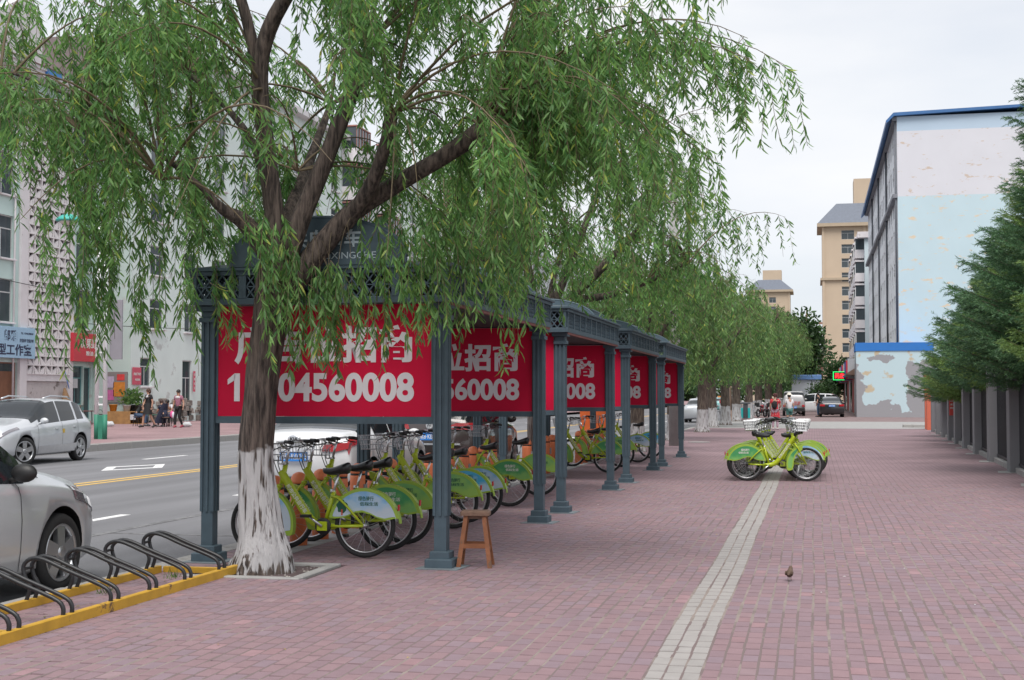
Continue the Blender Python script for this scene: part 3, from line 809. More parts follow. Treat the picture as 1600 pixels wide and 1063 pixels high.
c_=obj('shoots',far_twig_me,far_w); c_['kind']='stuff'
rows=[((-4.75,37.6,0),1.0,.82,'willow rising behind the third shelter, its trunk hidden by bicycles'),
      ((-4.7,47.5,0),3.6,.95,'willow just past the last red board, behind the grey utility pole'),
      ((-4.85,67.6,0),2.2,1.0,'slim willow right behind the patchy limewashed one'),
      ((-4.55,73.0,0),4.4,1.05,'third willow beyond the shelters, dark trunk with a white skirt'),
      ((-4.6,84.0,0),5.3,1.1,'willow standing between the brown signpost and the teal litter bin'),
      ((-4.3,93.5,0),0.6,1.15,'willow whose trunk stands directly behind the teal litter bin'),
      ((-4.2,108.0,0),1.6,1.25,'willow overhanging the parked red motorcycles'),
      ((-4.0,126.0,0),3.0,1.3,'tall pale willow crown above the grey pickup'),
      ((-3.6,150.0,0),4.0,1.4,'farthest kerb willow, left of the blue roofed kiosk')]
for loc,rz,s,lab in rows:
    d=dup(far_w,loc,rz,lab); d.scale=(s,s,s)
opp=[((-22.6,58,.1),.5,1.15,'street tree across the road, in front of the pale apartment block'),((-22.8,78,.1),1.9,1.25,'yellow green street tree across the road seen over the shelter arch'),((-22.5,100,.1),3.2,1.3,'street tree across the road beyond the arched sign'),((-22.4,128,.1),5.0,1.35,'farthest street tree on the opposite pavement')]
for loc,rz,s,lab in opp:
    d=dup(far_w,loc,rz,lab,None,'street trees on the opposite side'); d.scale=(s,s,s)
far_w.scale=(1,1,1)

# ------------------------------------------------------------ spruces along the fence
M_needle=leaf_mat('spruce_needle',(.042,.098,.055),(.105,.205,.09),(.15,.25,.09),.22,.55)
M_needle2=leaf_mat('spruce_needle_bright',(.06,.12,.04),(.165,.26,.07),(.2,.3,.08),.24,.55)
M_sprbark=mat('spruce_bark',(.09,.065,.05),.9,0,.3,8)
def spruce(seed,h,rad,nwhorl):
    r=np.random.default_rng(seed)
    P=[];D=[];tw=[]
    for w in range(nwhorl):
        f=(w+.5)/nwhorl; z=1.75+(h-1.95)*f
        rl=rad*(1-f)**.7*(.85+.15*math.sin(f*9))+.18
        nb=int(7+5*(1-f))
        for b in range(nb):
            a=2*math.pi*(b+r.random()*.7)/nb+w*1.3
            ln=rl*r.uniform(.75,1.15)
            m=6;uu=np.linspace(0,1,m+1)
            dz=-.22*ln*uu*(1-f)+.34*ln*uu**2.2
            br=np.stack([np.cos(a)*ln*uu,np.sin(a)*ln*uu,z+dz+r.uniform(-.12,.12)],1)
            tw.append((br,.02*(1-f)+.008))
            ntw=max(5,int(ln/.07))
            for k in range(ntw):
                u=.18+.82*(k+.5)/ntw
                x=u*m;j=min(int(x),m-1);p0=br[j]+(br[j+1]-br[j])*(x-j)
                for sgn in (-1,1,0):
                    if sgn==0 and k%2 and u<.9: continue
                    aa=a+sgn*r.uniform(.55,1.0); tl=(.12+.36*ln*(1-u)*.6+.1)*r.uniform(.8,1.25)
                    if sgn==0: aa=a+r.normal(0,.35); tl*=.7
                    t1=p0+np.array([math.cos(aa)*tl,math.sin(aa)*tl,(-.05 if sgn else .35)*tl+r.normal(0,.04)-.12*tl])
                    nn=max(6,int(tl/.022))
                    q=np.linspace(.05,1,nn)[:,None]
                    base=p0+(t1-p0)*q+np.array([0,0,-.0])
                    dirn=(t1-p0)/np.linalg.norm(t1-p0)
                    for rep in range(2):
                        g=r.normal(0,1,(nn,3)); g-=(g@dirn)[:,None]*dirn; g/=np.linalg.norm(g,axis=1,keepdims=True)
                        P.append(base);D.append(dirn*.75+g*.7)
    P=np.concatenate(P);D=np.concatenate(D);n=len(P)
    return tw,P,D,.066*r.uniform(.75,1.25,n),.017*r.uniform(.8,1.2,n),r
def needles_mesh(name,P,D,S,W,m,r):
    n=len(P);D=D/np.linalg.norm(D,axis=1,keepdims=True)
    side=np.cross(D,r.normal(0,1,(n,3)));side/=np.linalg.norm(side,axis=1,keepdims=True)+1e-9
    V=np.stack([P-side*W[:,None]*.5,P+side*W[:,None]*.5,P+D*S[:,None]],1).reshape(-1,3)
    return np_mesh(name,V,np.arange(3*n).reshape(-1,3),m)
def spruce_thing(loc,lab,seed,h,rad,nw,m,rz=0):
    t=thing('spruce_tree',lab,'tree',loc,rz,'spruces along the fence')
    mb=MB();rough_tube(mb,smooth_path([(0,0,-.1,.17),(0,0,1.5,.14),(0,0,h*.6,.08),(0,0,h,.012)],20),12,.05,4);mb.build('trunk',M_sprbark,t)
    tw,P,D,S,W,r=spruce(seed,h,rad,nw)
    print('spruce needles',len(P))
    obj('crown',needles_mesh('crown',P,D,S,W,m,r),t)
    c=obj('branches',twig_mesh('branches',tw,M_sprbark,.03),t);c['kind']='stuff'
    return t
sA=spruce_thing((5.25,28.6,0),'tallest dark spruce with long upper boughs, nearest behind the grey pillars',3,8.9,2.85,27,M_needle)
sB=spruce_thing((5.55,34.6,0),'bright green spruce next to the tallest dark one',8,7.4,2.6,22,M_needle2)
sC=spruce_thing((5.6,40.8,0),'middle spruce with bluish boughs over the grey pillars',14,6.6,2.35,18,M_needle)
for src,loc,rz,s,lab in [(sC,(5.6,37.6,0),5.2,(.95,.95,.95),'spruce squeezed between the bright green one and the middle bluish one'),(sB,(5.75,44.2,0),1.0,(.9,.9,.78),'yellower spruce just past the middle bluish one'),(sC,(5.75,48.0,0),2.9,(.98,.98,.86),'spruce behind the red notice on the fence'),(sC,(5.9,53.2,0),4.1,(.95,.95,.8),'farthest spruce, its boughs against the peeling pale blue wall')]:
    d=dup(src,loc,rz,lab); d.scale=s
d=dup(sB,(5.6,24.0,0),2.0,'spruce at the picture edge whose boughs hang over the nearest pillar'); d.scale=(1.0,1.0,1.0)
# ------------------------------------------------------------ bicycle shelters
M_steel=mat('shelter_paint',(.06,.092,.116),.55,0,.14,9,.05,60,spec=.4,dirt=(.1,.07,.05),dscale=5,dthr=.7)
M_red=mat('banner_red',(.52,.004,.04),.62,0,.1,1.6,.25,5,spec=.2)
M_wline=mat('banner_white',(.66,.63,.66),.6,0,.04,3)
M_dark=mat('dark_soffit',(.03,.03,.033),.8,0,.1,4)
M_rust=mat('oxide_trim',(.2,.075,.065),.75,0,.2,5)
M_signlet=mat('sign_letter',(.42,.5,.55),.6,0,0)
M_black=mat('black_plastic',(.012,.012,.013),.45,0,.15,20)
XL,XR=-5.46,-3.24
def make_post_mesh(fl):
    # square footing of two steps, plain shaft, then a wider fluted casing up to a stepped capital
    mb=MB()
    mb.bbox(-.125,.125,-.125,.125,0,.085,.008); mb.bbox(-.09,.09,-.09,.09,.085,.15,.008)
    mb.box(-.056,.056,-.056,.056,.15,.5)
    z0,z1=.46,2.2
    mb.box(-.052,.052,-.052,.052,.5,z1)
    for s in (-1,1):
        for k in (-.052,-.0,.052):
            mb.box(k-.011,k+.011,s*.052 if s>0 else -.068,.068 if s>0 else -.052,z0,z1)
            mb.box(s*.052 if s>0 else -.068,.068 if s>0 else -.052,k-.011+(.0005),k+.011-.0005,z0,z1)
    mb.bbox(-.085,.085,-.085,.085,z1,z1+.045,.006); mb.bbox(-.068,.068,-.068,.068,z1+.045,z1+.1,.006); mb.bbox(-.105,.105,-.105,.105,z1+.1,z1+.15,.006)
    return mb.mesh('post',M_steel)
post_me=make_post_mesh(0)
def fret_panel(mb,o,ux,n,w,z0,z1,d=.012):
    """open fretwork: crossing diagonal bars in a frame, along ux from o; n = panels"""
    o=Vector(o);ux=Vector(ux)
    pw=w/n
    nrm=Vector((ux.y,-ux.x,0))
    def bar(a,b,t,dd):
        A=o+ux*a[0]+Vector((0,0,a[1]));B=o+ux*b[0]+Vector((0,0,b[1]))
        dv=(B-A).normalized();s=dv.cross(nrm).normalized()*t
        V=[A-s-nrm*dd,A+s-nrm*dd,B+s-nrm*dd,B-s-nrm*dd,A-s+nrm*dd,A+s+nrm*dd,B+s+nrm*dd,B-s+nrm*dd]
        mb.add(V,[(0,3,2,1),(4,5,6,7),(0,1,5,4),(1,2,6,5),(2,3,7,6),(3,0,4,7)])
    h=z1-z0
    for i in range(n):
        a=i*pw+.035;b=(i+1)*pw-.035
        bar((i*pw+.0005,z0+h/2),(i*pw+.035,z0+h/2),h/2,.022);bar((b,z0+h/2),((i+1)*pw-.0005,z0+h/2),h/2,.022)
        k=max(3,int((b-a)/.075));st=(b-a)/k
        for j in range(k):
            x0=a+j*st;x1=x0+st
            bar((x0,z0),(x1,z0+h/2),.006,d);bar((x0,z1),(x1,z0+h/2),.006,d*.96)
            bar((x0,z0+h/2),(x1,z1),.006,d*.92);bar((x0,z0+h/2),(x1,z0),.006,d*.88)
        bar((a,z0+h*.5),(b,z0+h*.5),.005,d*.8)
def make_shelter(label,y0,y1):
    t=thing('bicycle_shelter',label,'shelter',((XL+XR)/2,y0,0),0,'red bannered bicycle shelters')
    cx=(XL+XR)/2;hw=(XR-XL)/2;Lg=y1-y0
    for x in(-hw,hw):
        for y in(.06,Lg-.06):
            obj('post',post_me,t,(x,y,0))
            sk=MB().prism([(-.2,-.17),(.19,-.2),(.22,.17),(-.15,.2)],.0,.008,'xy').build('cement_skirt',mat('cement_blue',(.17,.2,.22),.9,0,.2,8),t); sk.location=(x,y,0)
    # entablature: lower and upper mouldings round all four sides, fretwork between them
    e=.1
    mb=MB()
    for z0,z1,x_ in((2.352,2.41,.02),(2.62,2.66,.03),(2.66,2.69,.055)):
        mb.bbox(-hw-e-x_,hw+e+x_,-e-x_,-e+.05,z0,z1,.006);mb.bbox(-hw-e-x_,hw+e+x_,Lg+e-.05,Lg+e+x_,z0,z1,.006)
        mb.bbox(-hw-e-x_,-hw-e+.05,-e+.051,Lg+e-.051,z0,z1,.006);mb.bbox(hw+e-.05,hw+e+x_,-e+.051,Lg+e-.051,z0,z1,.006)
    mb.build('entablature',M_steel,t)
    mb=MB()
    fret_panel(mb,(-hw-e,-e-.0,0),(1,0,0),5,2*(hw+e),2.41,2.62);fret_panel(mb,(-hw-e,Lg+e,0),(1,0,0),5,2*(hw+e),2.41,2.62)
    fret_panel(mb,(hw+e,-e+.03,0),(0,1,0),10,Lg+2*e-.06,2.41,2.62);fret_panel(mb,(-hw-e,-e+.03,0),(0,1,0),10,Lg+2*e-.06,2.41,2.62)
    mb.build('fretwork',M_steel,t)
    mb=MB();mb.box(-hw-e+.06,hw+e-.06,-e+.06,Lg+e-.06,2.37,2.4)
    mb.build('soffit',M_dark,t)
    mb=MB();mb.box(hw+e-.03,hw+e+.012,-e+.06,Lg+e-.06,2.325,2.351);mb.box(-hw-e-.012,-hw-e+.03,-e+.06,Lg+e-.06,2.325,2.351);mb.build('oxide_trim',M_rust,t)
    # low pitched roof
    mb=MB();V=[];n=8
    for i in range(n+1):
        a=-1+2*i/n;V.append((a*(hw+e+.03),2.692+.05*(1-a*a)))
    mb.prism(V,-e-.02,Lg+e+.02,'xz');mb.build('roof',mat('roof_sheet',(.16,.19,.21),.5,0,.1,3),t)
    # arched sign boards on the two ends
    for yy,sg in((-e-.04,1),(Lg+e+.04,-1)):
        hwA,hA=.84,.37
        pts=[(-hwA,0)]+[(hwA*-math.cos(math.pi*i/24),.05+hA*math.sin(math.pi*i/24)) for i in range(25)]+[(hwA,0)]
        b=MB().prism([(u,w+2.691) for u,w in pts],yy-.02,yy+.02,'xz').build('arch_board',M_steel,t)
        rim=MB();rim.tube([(u,yy,w+2.691+.012) for u,w in pts[1:-1]],.02,6);rim.build('arch_rim',M_steel,b)
        tx=obj('lettering',text_mesh('公共自行车',.165,M_signlet,.004,.84),b,(0,yy-.0225*sg,2.93),(0,0,0 if sg>0 else math.pi))
        tx=obj('lettering',text_mesh('GONGGONG ZIXINGCHE',.085,M_signlet,.0,1.12),b,(0,yy-.0225*sg,2.775),(0,0,0 if sg>0 else math.pi))
    # red boards across both ends
    for yy,sg in((.04,1),(Lg-.04,-1)):
        pb=MB();pb.box(-hw+.07,hw-.07,yy-.012,yy+.012,1.335,2.345);b=pb.build('banner',M_red,t)
        fr=MB();fr.box(-hw+.07,hw-.07,yy-.022,yy+.022,1.27,1.333);fr.build('banner_rail',M_steel,b)
        
        for q in(-hw+.068,hw-.09): fr=MB();fr.box(q,q+.022,yy-.018,yy+.018,1.336,2.348);fr.build('banner_edge',M_steel,b)
        for face in(1,-1):
            ry=0 if face>0 else math.pi
            obj('lettering',text_mesh('广告位招商',.34,M_wline,.011,1.72),b,(0,yy-.0145*face,1.985),(0,0,ry))
            obj('lettering',text_mesh('13904560008',.34,M_wline,.012,1.72),b,(0,yy-.0145*face,1.60),(0,0,ry))
            fl=MB().prism([(-.925,1.672),(-.865,1.722),(-.852,1.722),(-.852,1.668),(-.925,1.624)],-.002,.002,'xz').build('lettering',M_wline,b);fl.location=(0,yy-.0145*face,0);fl.rotation_euler=(0,0,ry)
            if face<0: fl.location.z=0
    return t
make_shelter('front bicycle shelter with the arched sign, wooden stool at its corner post',11.86-.06,16.43-.06)
make_shelter('second bicycle shelter, its red board partly behind the front one',17.71,22.3)
make_shelter('third bicycle shelter along the kerb, last but one before the trees',24.1,28.35)
make_shelter('last bicycle shelter of the row, nearest the bare kerb trees',29.87,34.5)

# ------------------------------------------------------------ orange docking posts
M_orange=mat('dock_orange',(.78,.22,.09),.5,0,.08,6,dirt=(.3,.09,.05),dscale=9,dthr=.66)
M_grey=mat('dock_grey',(.3,.3,.31),.5,0,.1,8)
dock=thing('docking_post','','docking post',(0,0,0),0,'orange bicycle docking posts')
mb=MB();mb.lathe([(.088,0),(.088,.57),(.086,.6)],18);mb.build('column',M_orange,dock)
mb=MB();mb.lathe([(.084,.622),(.086,.64),(.08,.68),(.06,.715),(.03,.733),(.004,.738)],18);mb.build('cap',M_orange,dock)
mb=MB();mb.lathe([(.082,.6),(.0835,.601),(.0835,.6215),(.082,.622)],18);mb.build('band',M_black,dock)
mb=MB();mb.bbox(.08,.104,-.035,.035,.38,.5,.004);mb.build('lock_plate',M_grey,dock)
docks=[]
ys1=[12.62+.62*k for k in range(7)]
ys2=[18.1+.62*k for k in range(7)]
ys3=[24.6+.62*k for k in range(6)]
ys4=[30.3+.62*k for k in range(6)]
names=['front','second','third','last']
ordn=['first','second','third','fourth','fifth','sixth','seventh']
first=True
for si,ys in enumerate((ys1,ys2,ys3,ys4)):
    for k,y in enumerate(ys):
        lab=f'{ordn[k]} orange docking post from the near end, under the {names[si]} shelter'
        if first: d=dock;first=False
        else: d=dup(dock)
        d['label']=lab;d.location=(-5.12+random.uniform(-.01,.01),y,.012)

# ------------------------------------------------------------ public bicycles
M_lime=mat('lime_paint',(.39,.48,.01),.38,0,.1,9,coat=.25)
M_tyre=mat('tyre_rubber',(.018,.018,.019),.85,0,.15,30)
M_chrome=mat('brushed_metal',(.62,.63,.65),.28,1.0,.05,10)
M_rim=mat('alloy_rim',(.5,.5,.52),.35,1.0,.05,10)
M_wire=mat('white_wire',(.42,.43,.45),.4,.6,0)
M_saddle=mat('saddle_vinyl',(.014,.014,.016),.33,0,.15,12)
M_whiteprint=mat('white_print',(.68,.7,.62),.6,0,0)
M_greenprint=mat('green_print',(.03,.12,.07),.6,0,0)
M_fend=mat('fender_green',(.3,.45,.05),.42,0,.05,5,coat=.15)
M_redlens=mat('red_lens',(.45,.02,.02),.25,0,0)
def ad_mat(name,a,b_,c):
    m=bpy.data.materials.new(name);m.use_nodes=True;N,L=m.node_tree.nodes,m.node_tree.links
    b=N['Principled BSDF'];b.inputs['Roughness'].default_value=.4
    tc=N.new('ShaderNodeTexCoord');sx=N.new('ShaderNodeSeparateXYZ');L.new(tc.outputs['Object'],sx.inputs[0])
    n=N.new('ShaderNodeTexNoise');n.inputs['Scale'].default_value=7;n.inputs['Detail'].default_value=3;L.new(tc.outputs['Object'],n.inputs['Vector'])
    ad=N.new('ShaderNodeMath');ad.operation='MULTIPLY_ADD';ad.inputs[1].default_value=.45;L.new(n.outputs['Fac'],ad.inputs[0]);L.new(sx.outputs['Z'],ad.inputs[2])
    r=N.new('ShaderNodeValToRGB');e=r.color_ramp.elements;e[0].position=.62;e[0].color=(*a,1);e[1].position=.86;e[1].color=(*c,1);x=e.new(.74);x.color=(*b_,1)
    L.new(ad.outputs[0],r.inputs['Fac']);L.new(r.outputs['Color'],b.inputs['Base Color']);return m
AD={'blue':ad_mat('print_sky',(.5,.58,.66),(.38,.55,.7),(.06,.33,.66)),'green':ad_mat('print_green',(.2,.45,.12),(.06,.3,.1),(.05,.25,.1)),'lime':ad_mat('print_lime',(.3,.5,.1),(.22,.45,.12),(.12,.36,.14)),'aqua':ad_mat('print_aqua',(.45,.6,.7),(.07,.4,.65),(.1,.42,.68))}
WR=.30;WB=1.05
def arc(cx,cz,r_,a0,a1,n): return [(cx+r_*math.cos(R(a0+(a1-a0)*i/n)),cz+r_*math.sin(R(a0+(a1-a0)*i/n))) for i in range(n+1)]
bm_={}
def bike_meshes():
    mb=MB();mb.torus(WR-.022,.022,(0,0,0),36,8,'y',1.0);bm_['wheel']=mb.mesh('wheel',M_tyre)
    mb=MB();mb.torus(WR-.05,.0085,(0,0,0),36,6,'y',1.4);bm_['rim']=mb.mesh('rim',M_rim)
    mb=MB()
    for i in range(20):
        a=2*math.pi*i/20;b=a+(.5 if i%2 else -.5)
        mb.tube([(.022*math.cos(b),.02*(1 if i%2 else -1),.022*math.sin(b)),((WR-.052)*math.cos(a),0,(WR-.052)*math.sin(a))],.0016,3,False,False)
    mb.tube([(0,-.05,0),(0,.05,0)],.024,10);bm_['spokes']=mb.mesh('spokes',M_rim)
    # frame: heavy bent tube from the head down to the bracket and back, seat tube, stays, fork
    mb=MB()
    main=smooth_path([(.845,0,.80,.036),(.78,0,.7,.04),(.66,0,.51,.042),(.56,0,.37,.042),(.47,0,.30,.04),(.36,0,.285,.034),(.27,0,.285,.024)],22)
    mb.tube([p[:3] for p in main],[p[3] for p in main],12)
    mb.tube([(.835,0,.68),(.80,0,.86)],.024,10)
    mb.tube([(.40,0,.29),(.31,0,.62)],.021,8)
    for s in(-1,1):
        mb.tube([(.36,s*.03,.29),(.2,s*.055,.293),(0,s*.06,.30)],.014,6)
        mb.tube([(.325,s*.02,.57),(.25,s*.05,.56),(.17,s*.058,.49),(0,s*.06,.305)],.012,6)
        mb.tube([(.855,s*.035,.66),(.9,s*.05,.6),(WB,s*.055,.30)],.013,6)
    mb.tube([(.855,-.04,.66),(.855,.04,.66)],.02,8)
    mb.bbox(.355,.455,.05,.07,.25,.335,.005);bm_['frame']=mb.mesh('frame',M_lime)
    # rear fender: rim band over the tyre and skirt boards on both sides with the print on them
    outer=arc(0,WR,.352,12,176,26)
    inner=[(-.30,.372),(-.22,.356),(-.14,.372),(-.06,.408),(.02,.43),(.09,.42),(.15,.392),(.2,.374),(.26,.366),(.32,.366)]
    mb=MB()
    A=[(u,-.034,w) for u,w in outer];B=[(u,.034,w) for u,w in outer]
    mb.strip(A,B,True);mb.strip([(u*.97,-.034,WR+(w-WR)*.97) for u,w in outer],[(u*.97,.034,WR+(w-WR)*.97) for u,w in outer],True)
    for s in(-1,1):
        y=s*.036
        mb.prism(fender_poly(outer,inner),y-.003,y+.003,'xz')
    bm_['rear_fender']=mb.mesh('rear_fender',M_fend)
    for k,m in AD.items():
        mb=MB()
        for s in(-1,1):
            o2=arc(0,WR,.322,16,172,24);i2=[(u*.93,w+.016) for u,w in inner]
            mb.prism(fender_poly(o2,i2),s*.0392+(-.0012),s*.0392+.0012,'xz')
        bm_['ad_'+k]=mb.mesh('ad_panel',m)
    # printed tree on the boards (flat print)
    mb=MB()
    for s in(-1,1):
        y=s*.0416
        cr=[(.215+.052*math.cos(a)*(1+.16*math.sin(5*a)),.478+.06*math.sin(a)*(1+.12*math.cos(7*a))) for a in [2*math.pi*i/26 for i in range(26)]]
        mb.cm=0;mb.prism(cr,y-.0004,y+.0004,'xz')
        mb.cm=1;mb.prism([(.208,.395),(.222,.395),(.224,.45),(.208,.45)],y-.0007,y+.0007,'xz')
    bm_['print_tree']=mb.mesh('printed_tree',[mat('print_tree_green',(.01,.09,.05),.6,0,0),mat('print_red',(.5,.07,.03),.6,0,0)])
    # front fender: band and crescent skirt behind the wheel
    mb=MB()
    fo=arc(WB,WR,.35,78,196,22);fi=arc(WB-.0,WR,.2,150,196,10)
    mb.strip([(u,-.03,w) for u,w in fo],[(u,.03,w) for u,w in fo],True)
    cres=fo[4:]+[(WB-.31,.19),(WB-.245,.205),(WB-.225,.27),(WB-.22,.36),(WB-.185,.47),(WB-.07,.565)]
    for s in(-1,1): mb.prism(cres,s*.033-.003,s*.033+.003,'xz')
    bm_['front_fender']=mb.mesh('front_fender',M_fend)
    cin=arc(WB,WR,.322,112,190,16)+[(WB-.262,.235),(WB-.245,.29),(WB-.24,.37),(WB-.21,.47)]
    for k,m in AD.items():
        mb=MB()
        for s in(-1,1): mb.prism(cin,s*.0372-.0012,s*.0372+.0012,'xz')
        bm_['fad_'+k]=mb.mesh('ad_panel',m)
    # saddle: broad at the back, nosed at the front, dished
    V=[];F=[];n=14;k=9
    for i in range(n+1):
        u=i/n;x=.15+.27*u;w=.092*(1-u)**.55*.85+.03 if u>.12 else .06+.05*u/.12
        for j in range(k):
            a=math.pi*2*j/k
            z=.83+.014*math.cos(u*4.4)-(.012*u)+(.052-.03*u)*math.sin(a)*(1 if math.sin(a)>0 else 1.25)
            if i in(0,n): V.append((x,w*.45*math.cos(a),.83+.014*math.cos(u*4.4)-.012*u+.02*math.sin(a)))
            else: V.append((x,w*math.cos(a),z))
    for i in range(n):
        for j in range(k): F.append((i*k+j,i*k+(j+1)%k,(i+1)*k+(j+1)%k,(i+1)*k+j))
    F+= [tuple(range(k-1,-1,-1)),tuple(n*k+j for j in range(k))]
    mb=MB();mb.add(V,F,True);bm_['saddle']=mb.mesh('saddle',M_saddle)
    mb=MB();mb.tube([(.33,0,.55),(.262,0,.80)],.013,8);mb.tube([(.345,0,.615),(.3,0,.615)],.02,8);bm_['seat_post']=mb.mesh('seat_post',M_chrome)
    mb=MB();mb.tube([(.802,0,.84),(.775,0,.97),(.762,0,1.02)],.014,8)
    for s in(-1,1):
        mb.tube([(.765,0,1.005),(.79,s*.09,1.03),(.8,s*.16,1.075),(.74,s*.22,1.085),(.68,s*.25,1.08)],.0105,7)
    mb.tube([(.8,-.05,.87),(.85,-.05,.87),(.86,-.05,.95)],.008,5);mb.tube([(.8,.05,.87),(.85,.05,.87),(.86,.05,.95)],.008,5);mb.tube([(.8,-.05,.87),(.8,.05,.87)],.012,6)
    bm_['handlebar']=mb.mesh('handlebar',M_chrome)
    for s in(-1,1):
        mb=MB();mb.tube([(.715,s*.238,1.084),(.66,s*.256,1.079),(.62,s*.265,1.072)],[.016,.018,.016],8);mb.tube([(.735,s*.22,1.07),(.7,s*.235,1.045),(.63,s*.25,1.035)],.006,5)
        bm_['grip%d'%s]=mb.mesh('grip',M_black)
    # wire basket
    mb=MB();x0,x1,z0,z1=.87,1.1,.9,1.06
    def ringz(z,f): return [(x0,-.13*f,z),(x1+(f-1)*.3,-.14*f,z),(x1+(f-1)*.3,.14*f,z),(x0,.13*f,z),(x0,-.13*f,z)]
    for z,f,r_ in((z0,.88,.004),(z0+.055,.92,.0028),(z0+.11,.96,.0028),(z1,1.0,.005)): mb.tube(ringz(z,f),r_,4,False,False)
    for i in range(8):
        t=-.13+.26*i/7
        mb.tube([(x0,t,z1),(x0,t*.88,z0),(x1-.035,t*.88,z0),(x1,t*1.05,z1)],.0026,4,False,False)
    for i in range(1,7):
        xx=x0+(x1-x0)*i/7
        mb.tube([(xx,-.137,z1),(xx-.01,-.12,z0),(xx-.01,.12,z0),(xx,.137,z1)],.0026,4,False,False)
    bm_['basket']=mb.mesh('basket',M_wire)
    mb=MB();mb.lathe([(.075,.035),(.08,.04),(.08,.046),(.075,.05)],20,(.40,0,.29),True,'y');bm_['chainring']=mb.mesh('chainring',M_black)
    for s in(-1,1):
        mb=MB();dx,dz=(.135,.1) if s>0 else(-.135,-.1)
        mb.tube([(.40,s*.075,.29),(.40+dx,s*.09,.29+dz)],[.014,.011],8);bm_['crank%d'%s]=mb.mesh('crank_arm',M_chrome)
        mb=MB();mb.bbox(.40+dx-.045,.40+dx+.045,min(s*.1,s*.185),max(s*.1,s*.185),.29+dz-.013,.29+dz+.013,.004);bm_['pedal%d'%s]=mb.mesh('pedal',M_black)
    mb=MB();mb.tube([(.10,.075,.3),(.14,.1,.15),(.17,.13,.005)],.009,6);bm_['kickstand']=mb.mesh('kickstand',M_chrome)
    mb=MB();mb.tube([(.02,-.07,.3),(.0,-.075,.3)],.045,12);mb.tube([(0,-.062,.3),(0,-.085,.3)],.018,8);bm_['hub_cover']=mb.mesh('hub_cover',M_black)
    mb=MB();mb.bbox(-.338,-.322,-.02,.02,.445,.5,.004);bm_['reflector']=mb.mesh('reflector',M_redlens)
    mb=MB()
    for s in(-1,1): q=smooth_path([(.7,s*.225,1.05,0),(.86,s*.16,1.0,0),(.9,s*.05,.9,0),(.86,s*.035,.78,0)],10);mb.tube([a[:3] for a in q],.0045,5)
    bm_['brake_cable']=mb.mesh('brake_cable',M_black)
    mb=MB();mb.tube([(.355,-.045,.292),(.02,-.075,.305)],.004,4);mb.tube([(.34,-.045,.35),(.02,-.075,.335)],.004,4);bm_['chain']=mb.mesh('chain',M_black)
def fender_poly(outer,inner):
    # outer goes from the back-low end? it runs by angle from the front side (0 deg, +x) over the top to the rear (-x)
    return list(outer)+[(min(outer[-1][0]+.012,-.30),inner[0][1])]+[p for p in inner if p[0]<outer[0][0]-.01]
# bike's forward is +x: the skirt's long low lip is at the front (+x) and its cut tail at the back (-x)
bike_meshes()
def make_bike(ad):
    t=thing('public_bicycle','','bicycle',(0,0,0))
    obj('frame',bm_['frame'],t)
    for s in(-1,1):
        tx=obj('lettering',text_mesh('城市公共自行车',.05,M_whiteprint,.001,.32),t,(.668,s*.0425,.545),(0,0,0))
        tx.rotation_euler=(0,R(53.5),math.pi) if s>0 else (0,R(-53.5),0)   # runs along the tube on both sides
    for x in(0,WB):
        w=obj('wheel',bm_['wheel'],t,(x,0,WR));obj('rim',bm_['rim'],w);sp=obj('spokes',bm_['spokes'],w);sp['kind']='stuff'
    f=obj('rear_fender',bm_['rear_fender'],t);obj('ad_panel',bm_['ad_'+ad],f);obj('reflector',bm_['reflector'],f)
    if ad in('blue','aqua'): obj('printed_tree',bm_['print_tree'],f)
    for s in(-1,1):
        m_=M_greenprint if ad!='green' else M_whiteprint
        tx=obj('lettering',text_mesh('绿色骑行',.046,m_,.0008,.15,depth=.0008),f,(-.02,s*.0418,.555),(0,0,0 if s<0 else math.pi))
        tx=obj('lettering',text_mesh('低碳生活',.038,m_,.0008,.18,depth=.0008),f,(-.05,s*.0418,.505),(0,0,0 if s<0 else math.pi))
    g=obj('front_fender',bm_['front_fender'],t);obj('ad_panel',bm_['fad_'+ad],g)
    for k in('saddle','seat_post','handlebar','basket','chainring','hub_cover','chain','brake_cable'): obj(k,bm_[k],t)
    for s in(-1,1):
        obj('grip',bm_['grip%d'%s],t);c=obj('crank_arm',bm_['crank%d'%s],t);obj('pedal',bm_['pedal%d'%s],t)
    return t
GP='lime green public bicycles under the shelters'
GC='lime green public bicycles standing in a cluster'
proto={k:make_bike(k) for k in AD}
used=set()
def put_bike(ad,x,y,rz,label,group):
    if ad not in used: b=proto[ad];used.add(ad)
    else: b=dup(proto[ad])
    
    if group==GC: obj('kickstand',bm_['kickstand'],b)
    ln=random.uniform(.03,.085)*(1 if group==GC else .3)
    b.location=(x+(random.uniform(-.07,.07) if group==GC else 0),y,.004);b.rotation_euler=(ln,0,rz);b['label']=label;b['group']=group
    return b
PI=math.pi
